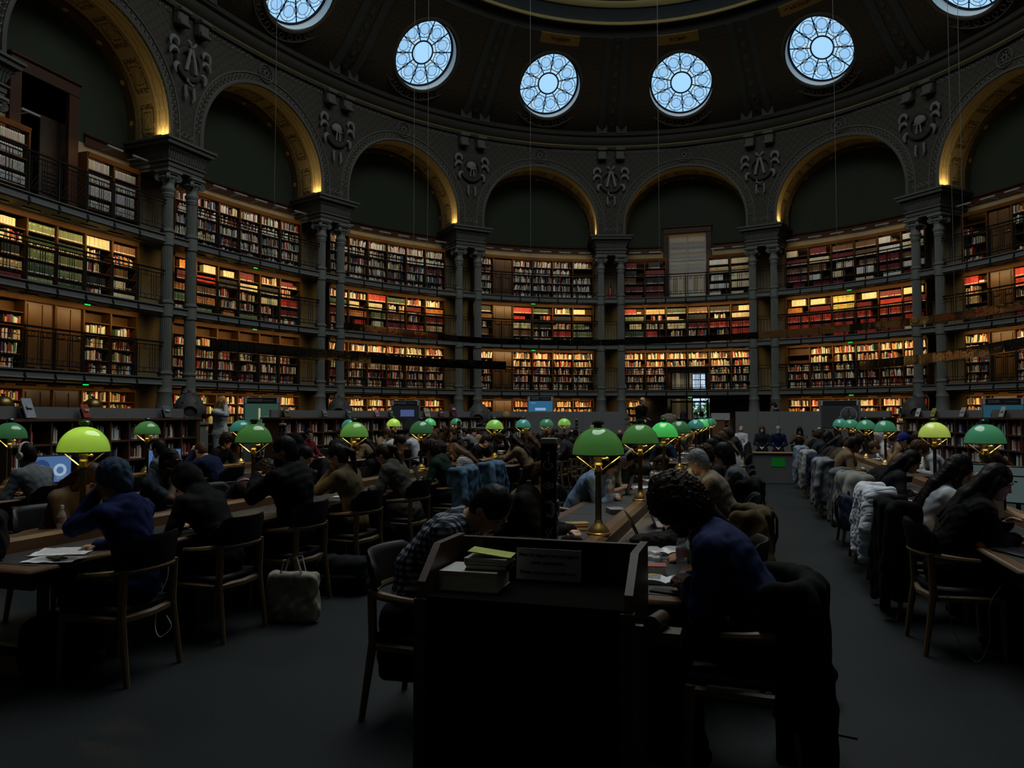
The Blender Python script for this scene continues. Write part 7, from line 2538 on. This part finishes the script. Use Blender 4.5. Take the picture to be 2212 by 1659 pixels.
# crumpled plastic
g = SDF((-.25, -.18, 0), (.25, .18, .12), .008); g.box((0, 0, .022), (.19, .12, .02), None, .015); g.wrinkle(.010, .05, 5)
o_ = g.mesh('plastic_wrap', mat('crumpled_clear_plastic', (.55, .58, .62), .15, alpha=.6)); o_.location = (-.70, 4.78, .764); tag(o_, 'crumpled clear plastic over white sheets beside the big lamp', 'plastic bag')
g = SDF((-.25, -.18, 0), (.25, .18, .2), .010); g.ell((0, 0, .05), (.2, .09, .05)); g.cap((-.15, 0, .06), (.15, .05, .08), .03); g.wrinkle(.006, .06, 8)
o_ = g.mesh('pencil_case', cloth('darkcase', (.02, .02, .022))); o_.location = (-.58, 5.3, .757); o_.rotation_euler = (0, 0, .5); tag(o_, 'dark soft pouch beside the black laptop', 'pouch')
g = SDF((-.12, -.12, 0), (.12, .12, .2), .008); g.ell((0, 0, .045), (.085, .05, .045)); g.wrinkle(.004, .05, 3)
o_ = g.mesh('pencil_case', cloth('darkcase', (.02, .02, .022))); o_.location = (-.98 + .12, 5.05, .757); o_.location = (-1.14, 5.12, .757); tag(o_, 'small black pouch beside the big lamp base', 'pouch')
cup = MB(); cup.lathe([(0, 0), (.032, 0), (.042, .11), (.044, .11), (.044, .115), (0, .112)], 20); o_ = cup.obj('cup', mat('white_cup', (.45, .44, .42), .5), None, loc=(-4.3, 6.95, .757)); tag(o_, 'white paper cup beside the khaki jacket', 'cup')

# --- coats over chairs
def draped(x, y, face, col, label, L=.42, name='jacket', m=None, w=.27, sleeves=True, seed=1, puff=0.0, top=.93, hood=False, h=.012):
    r = thing(name, label, 'jacket', (x, y, 0), -PI / 2 * face, 'coats hung over chair backs')
    g = SDF((-.50, -.62, .02), (.50, .02, 1.12), h)
    th = .022 + puff
    pts = [(-w, -.16), (-w * .86, -.27), (-w * .5, -.335), (0, -.36), (w * .5, -.335), (w * .86, -.27), (w, -.16)]
    for (a, b) in zip(pts[:-1], pts[1:]):
        c = V3((a[0] + b[0]) / 2, (a[1] + b[1]) / 2, 0); d = V3(b[0] - a[0], b[1] - a[1], 0); ln = np.linalg.norm(d); u = d / ln
        n_ = np.cross(V3(0, 0, 1), u)
        R = np.stack([u, n_, V3(0, 0, 1)], 1)
        g.box(c + V3(0, -.02, top - L / 2), (ln / 2 + .03, th, L / 2), R, th * .9, k=.03)
        g.box(c + V3(0, .055, top - .11), (ln / 2 + .02, th * .8, .11), R, th * .7, k=.03)
        g.cap(V3(a[0], a[1] + .02, top - .01), V3(b[0], b[1] + .02, top - .01), .045 + puff, k=.03)
    if sleeves:
        for s in (-1, 1):
            g.cap((s * w * .9, -.30, top - .06), (s * (w + .04), -.36, top - L * .62), .055 + puff, .045 + puff, k=.03)
            g.cap((s * (w + .04), -.36, top - L * .62), (s * (w - .02), -.37, max(.08, top - L - .06)), .045 + puff, .04 + puff, k=.02)
    if hood: g.ell((0, -.30, top - .02), (.20, .15, .14), k=.05); g.ell((0, -.30, top + .09), (.12, .09, .08), k=.03, mode='sub')
    g.wrinkle(.0055, .13, seed)
    g.mesh('cloth', m or cloth('coat%02d%02d%02d' % tuple(int(v * 99) for v in col), col), r)
    return r


def _quilt(nt, b):
    x, y, z = coords(nt, 'Object')
    a = (((x + z) / .085).fr() - .5).ab(); c = (((x - z) / .085).fr() - .5).ab()
    hgt = a.mn(c)
    hgt = ((hgt * -1.0 + .5) * 2.0); hgt = (hgt * hgt * -1.0 + 1.0)
    bp = nt.nodes.new('ShaderNodeBump'); bp.inputs['Strength'].default_value = 1.0; bp.inputs['Distance'].default_value = .007
    nt.links.new(hgt.o, bp.inputs['Height']); nt.links.new(bp.outputs['Normal'], b.inputs['Normal'])


M_quilt = mat('white_quilted_nylon', (.72, .75, .82), .5, fn=_quilt)
M_denim = mat('cloth_denim', (.085, .155, .24), .85, noise=.35, nscale=30)
cx1, cx2, cx3 = TX[1] + OFF, TX[2] - OFF, TX[2] + OFF
rx = TX[3] - OFF
draped(rx, 8.25, 1, (0, 0, 0), 'white quilted jacket over the chair behind the striped reader', .56, m=M_quilt, puff=.02, seed=3)
draped(rx, 7.15, 1, (.010, .010, .011), 'black coat over the chair of the white tee shirt woman', .78, seed=4, w=.28)
draped(rx, 9.6, 1, (.36, .35, .32), 'pale puffy coat with a hood over a chair of the right-hand table', .44, puff=.035, seed=5, hood=True)
draped(rx, 10.8, 1, (.20, .21, .22), 'grey jacket over the last chair of the near right-hand table', .6, seed=6)
draped(rx, sy(12.8, 8)[0], 1, (.30, .31, .32), 'pale grey jacket over the first chair of the far right-hand table', .66, seed=7)
draped(rx, sy(12.8, 8)[1], 1, (.03, .04, .08), 'navy jacket over the second chair of the far right-hand table', .4, seed=8)
draped(rx, sy(12.8, 8)[3], 1, (.38, .39, .38), 'off white jacket over the fourth chair of the far right-hand table', .66, seed=9)
draped(rx, sy(12.8, 8)[5], 1, (.28, .33, .40), 'pale blue coat over the sixth chair of the far right-hand table', .7, seed=10)
draped(cx1, 9.85, -1, (0, 0, 0), 'blue denim jacket over the chair of the green hoodie', .62, m=M_denim, seed=11)
draped(cx1, 11.05, -1, (0, 0, 0), 'blue denim jacket with a collar over the chair of the striped reader', .55, m=M_denim, seed=12)
draped(cx2, 7.0, 1, (.19, .175, .145), 'beige jacket over the empty chair of the central table', .5, seed=13)
draped(cx3 + .17, 3.88, -1, (.008, .008, .009), 'long black coat over the chair of the curly haired man', .76, seed=14, w=.27, top=.88)
draped(cx3, 6.1, -1, (.15, .115, .065), 'brown beige jacket over the third chair behind the green sweatshirt', .5, seed=15)
draped(cx3, 8.85, -1, (.012, .012, .014), 'black hooded jacket over the chair of the reader in grey', .5, seed=16)

# --- bags
def bag(x, y, z, rz, size, col, label, name='backpack', cat='bag', straps=True, seed=1, lie=False, pocket=True, m=None, sag=.5):
    r = thing(name, label, cat, (x, y, z), rz)
    w, d, h = size
    g = SDF((-w * .8, -d * .9, -.01), (w * .8, d * .9, h * 1.2), .011)
    g.box((0, 0, h * .48), (w / 2, d / 2, h * .47), None, min(d, w, h) * .32, k=.03)
    g.ell((0, 0, h * .28), (w * .53, d * .56, h * .27), k=.05)
    g.wrinkle(.006, .10, seed)
    g.cut(V3(0, 0, .003), V3(0, 0, -1))
    cm_ = m or cloth('bag%02d%02d%02d' % tuple(int(v * 99) for v in col), col, noise=.2)
    g.mesh('bag_body', cm_, r)
    if pocket:
        g = SDF((-w * .6, -d * 1.1, 0), (w * .6, 0, h), .010); g.box((0, -d * .5, h * .30), (w * .36, d * .14, h * .22), None, .03); g.wrinkle(.004, .07, seed + 3); g.mesh('pocket', cm_, r)
    if straps:
        for s in (-1, 1):
            t = MB(); t.tube([(s * w * .22, d * .42, h * .92), (s * w * .28, d * .72, h * .70), (s * w * .30, d * .70, h * .35), (s * w * .30, d * .48, h * .10)], .022, 6, flat=.4); t.obj('strap', M_blkup, r)
        t = MB(); t.tube([(-.05, .0, h * .93), (-.03, .0, h * 1.03), (.03, .0, h * 1.03), (.05, .0, h * .93)], .009, 6); t.obj('handle', M_blkup, r)
    return r
bp_ = bag(.40, 5.25, 0, 1.1, (.32, .20, .48), (.017, .020, .025), 'dark blue grey backpack lying on the aisle floor by the long black coat', seed=2)
bp_.rotation_euler = (1.42, .10, -.95); bp_.location = (.42, 4.98, .115)
bag(cx3 + .36, 7.75, .36, -PI / 2, (.30, .18, .44), (.22, .012, .02), 'red and black backpack hung on the chair of the masked reader', seed=3)
bag(-1.80, 3.92, .20, .2, (.30, .16, .44), (.008, .008, .009), 'black shoulder bag hanging from the plaid reader\'s chair', seed=4, straps=True, pocket=False)
bag(-4.55, 3.55, .757, .6, (.34, .22, .34), (.012, .013, .015), 'black backpack on the corner of the lime-lamp table', seed=5)
bag(-4.35, 3.95, 0, .4, (.36, .26, .36), (.016, .014, .013), 'dark bag on the floor under the corner of the lime-lamp table', seed=6)
bag(-3.62, 6.45, 0, .1, (.50, .26, .36), (.022, .026, .032), 'black holdall on the floor below the broad man\'s chair', name='holdall', seed=7, straps=False)
bag(-4.0, 8.1, 0, .1, (.30, .2, .42), (.014, .014, .016), 'dark backpack on the floor under the olive coat', seed=9)
bag(rx - .38, 9.0, .42, PI / 2, (.32, .18, .40), (.07, .09, .14), 'patterned blue backpack hung behind the striped reader', seed=8, m=cloth('bandana', (.06, .075, .12), noise=1.0, nscale=35))
tb = bag(-3.50, 5.42, 0, .15, (.42, .14, .42), (.36, .34, .29), 'cream cotton tote bag standing between the second and third chairs', name='tote_bag', straps=False, seed=10, pocket=False)
for s in (-1, 1):
    t = MB(); t.tube([(-.10, s * .04, .35), (-.06, s * .05, .50), (.05, s * .05, .52), (.10, s * .04, .35)], .014, 6, flat=.3); t.obj('handle', cloth('bag353328', (.36, .34, .29)), tb)
# white charging cable down the side of the near table
cb_ = MB(); cb_.tube([tuple(p) for p in catmull([(-4.30, 4.62, .765), (-4.05, 4.50, .762), (-3.93, 4.47, .74), (-3.88, 4.45, .55), (-3.90, 4.40, .40), (-3.92, 4.38, .22), (-3.86, 4.36, .14), (-3.80, 4.40, .20), (-3.86, 4.42, .27)], 8)], .0035, 6)
tag(cb_.obj('charging_cable', mat('white_cable', (.42, .42, .42), .5)), 'white charging cable hanging from the laptop on the lime-lamp table', 'cable')
cb_ = MB(); cb_.tube([tuple(p) for p in catmull([(1.72, 5.75, .70), (1.52, 5.72, .45), (1.50, 5.70, .20), (1.42, 5.72, .05), (1.30, 5.75, .25), (1.28, 5.78, .50)], 8)], .003, 6)
tag(cb_.obj('charging_cable', mat('grey_cable', (.10, .10, .10), .5)), 'grey cable looping under the right-hand table', 'cable')
pn = MB(); pn.tube([(0, 0, .006), (.12, -.03, .006)], .005, 8); o_ = pn.obj('pen', M_black, None, loc=(.41, 4.35, 0)); tag(o_, 'black pen with a pale tip lying on the right aisle floor', 'pen')
# grey desk with a green notice at the far end of the right aisle
gd_ = thing('low_counter', 'grey low counter with a green notice at the end of the right aisle', 'counter', (.62, 19.9, 0), .05)
b = MB(); b.box((0, 0, .36), (1.1, .5, .72), bev=.01); b.obj('counter_body', M_grey, gd_)
b = MB(); b.box((0, 0, .735), (1.16, .56, .03), bev=.006); b.obj('counter_top', mat('counter_wood', (.20, .12, .06), .5), gd_)
b = MB(); b.box((.12, -.254, .52), (.32, .006, .22)); b.obj('green_notice', mat('green_notice_sheet', (.02, .40, .05), .6), gd_, smooth=False)
# lectern beside the partition gap
lc = thing('lectern', 'brown wooden lectern with white notices at the partition gap', 'lectern', (-.75, 26.3, 0), -.1)
b = MB(); b.box((0, 0, .75), (.55, .45, 1.5), bev=.01); b.obj('lectern_body', mat('lectern_wood', (.16, .07, .03), .5), lc)
for i in (0, 1):
    b = MB(); b.box((-.16 + i * .3, -.24, 1.62), (.30, .01, .22)); b.obj('notice', M_signp, lc, smooth=False)
fe = thing('fire_extinguisher', 'red fire extinguisher between the columns of the upper gallery', 'extinguisher', ov(-.5, .25, 7.15), 0)
b = MB(); b.lathe([(0, 0), (.09, 0), (.09, .42), (.05, .50), (.03, .54), (0, .54)], 16); b.obj('cylinder', mat('extinguisher_red', (.25, .015, .012), .4), fe)
b = MB(); b.tube([(0, 0, .54), (0, 0, .60), (.08, 0, .64)], .015, 6); b.tube([(0, 0, .58), (.11, 0, .52), (.11, 0, .2)], .012, 6); b.obj('valve', M_black, fe)
mass_object('shelved_books', 'countless books filling the farther shelves of the galleries and low bookcases')
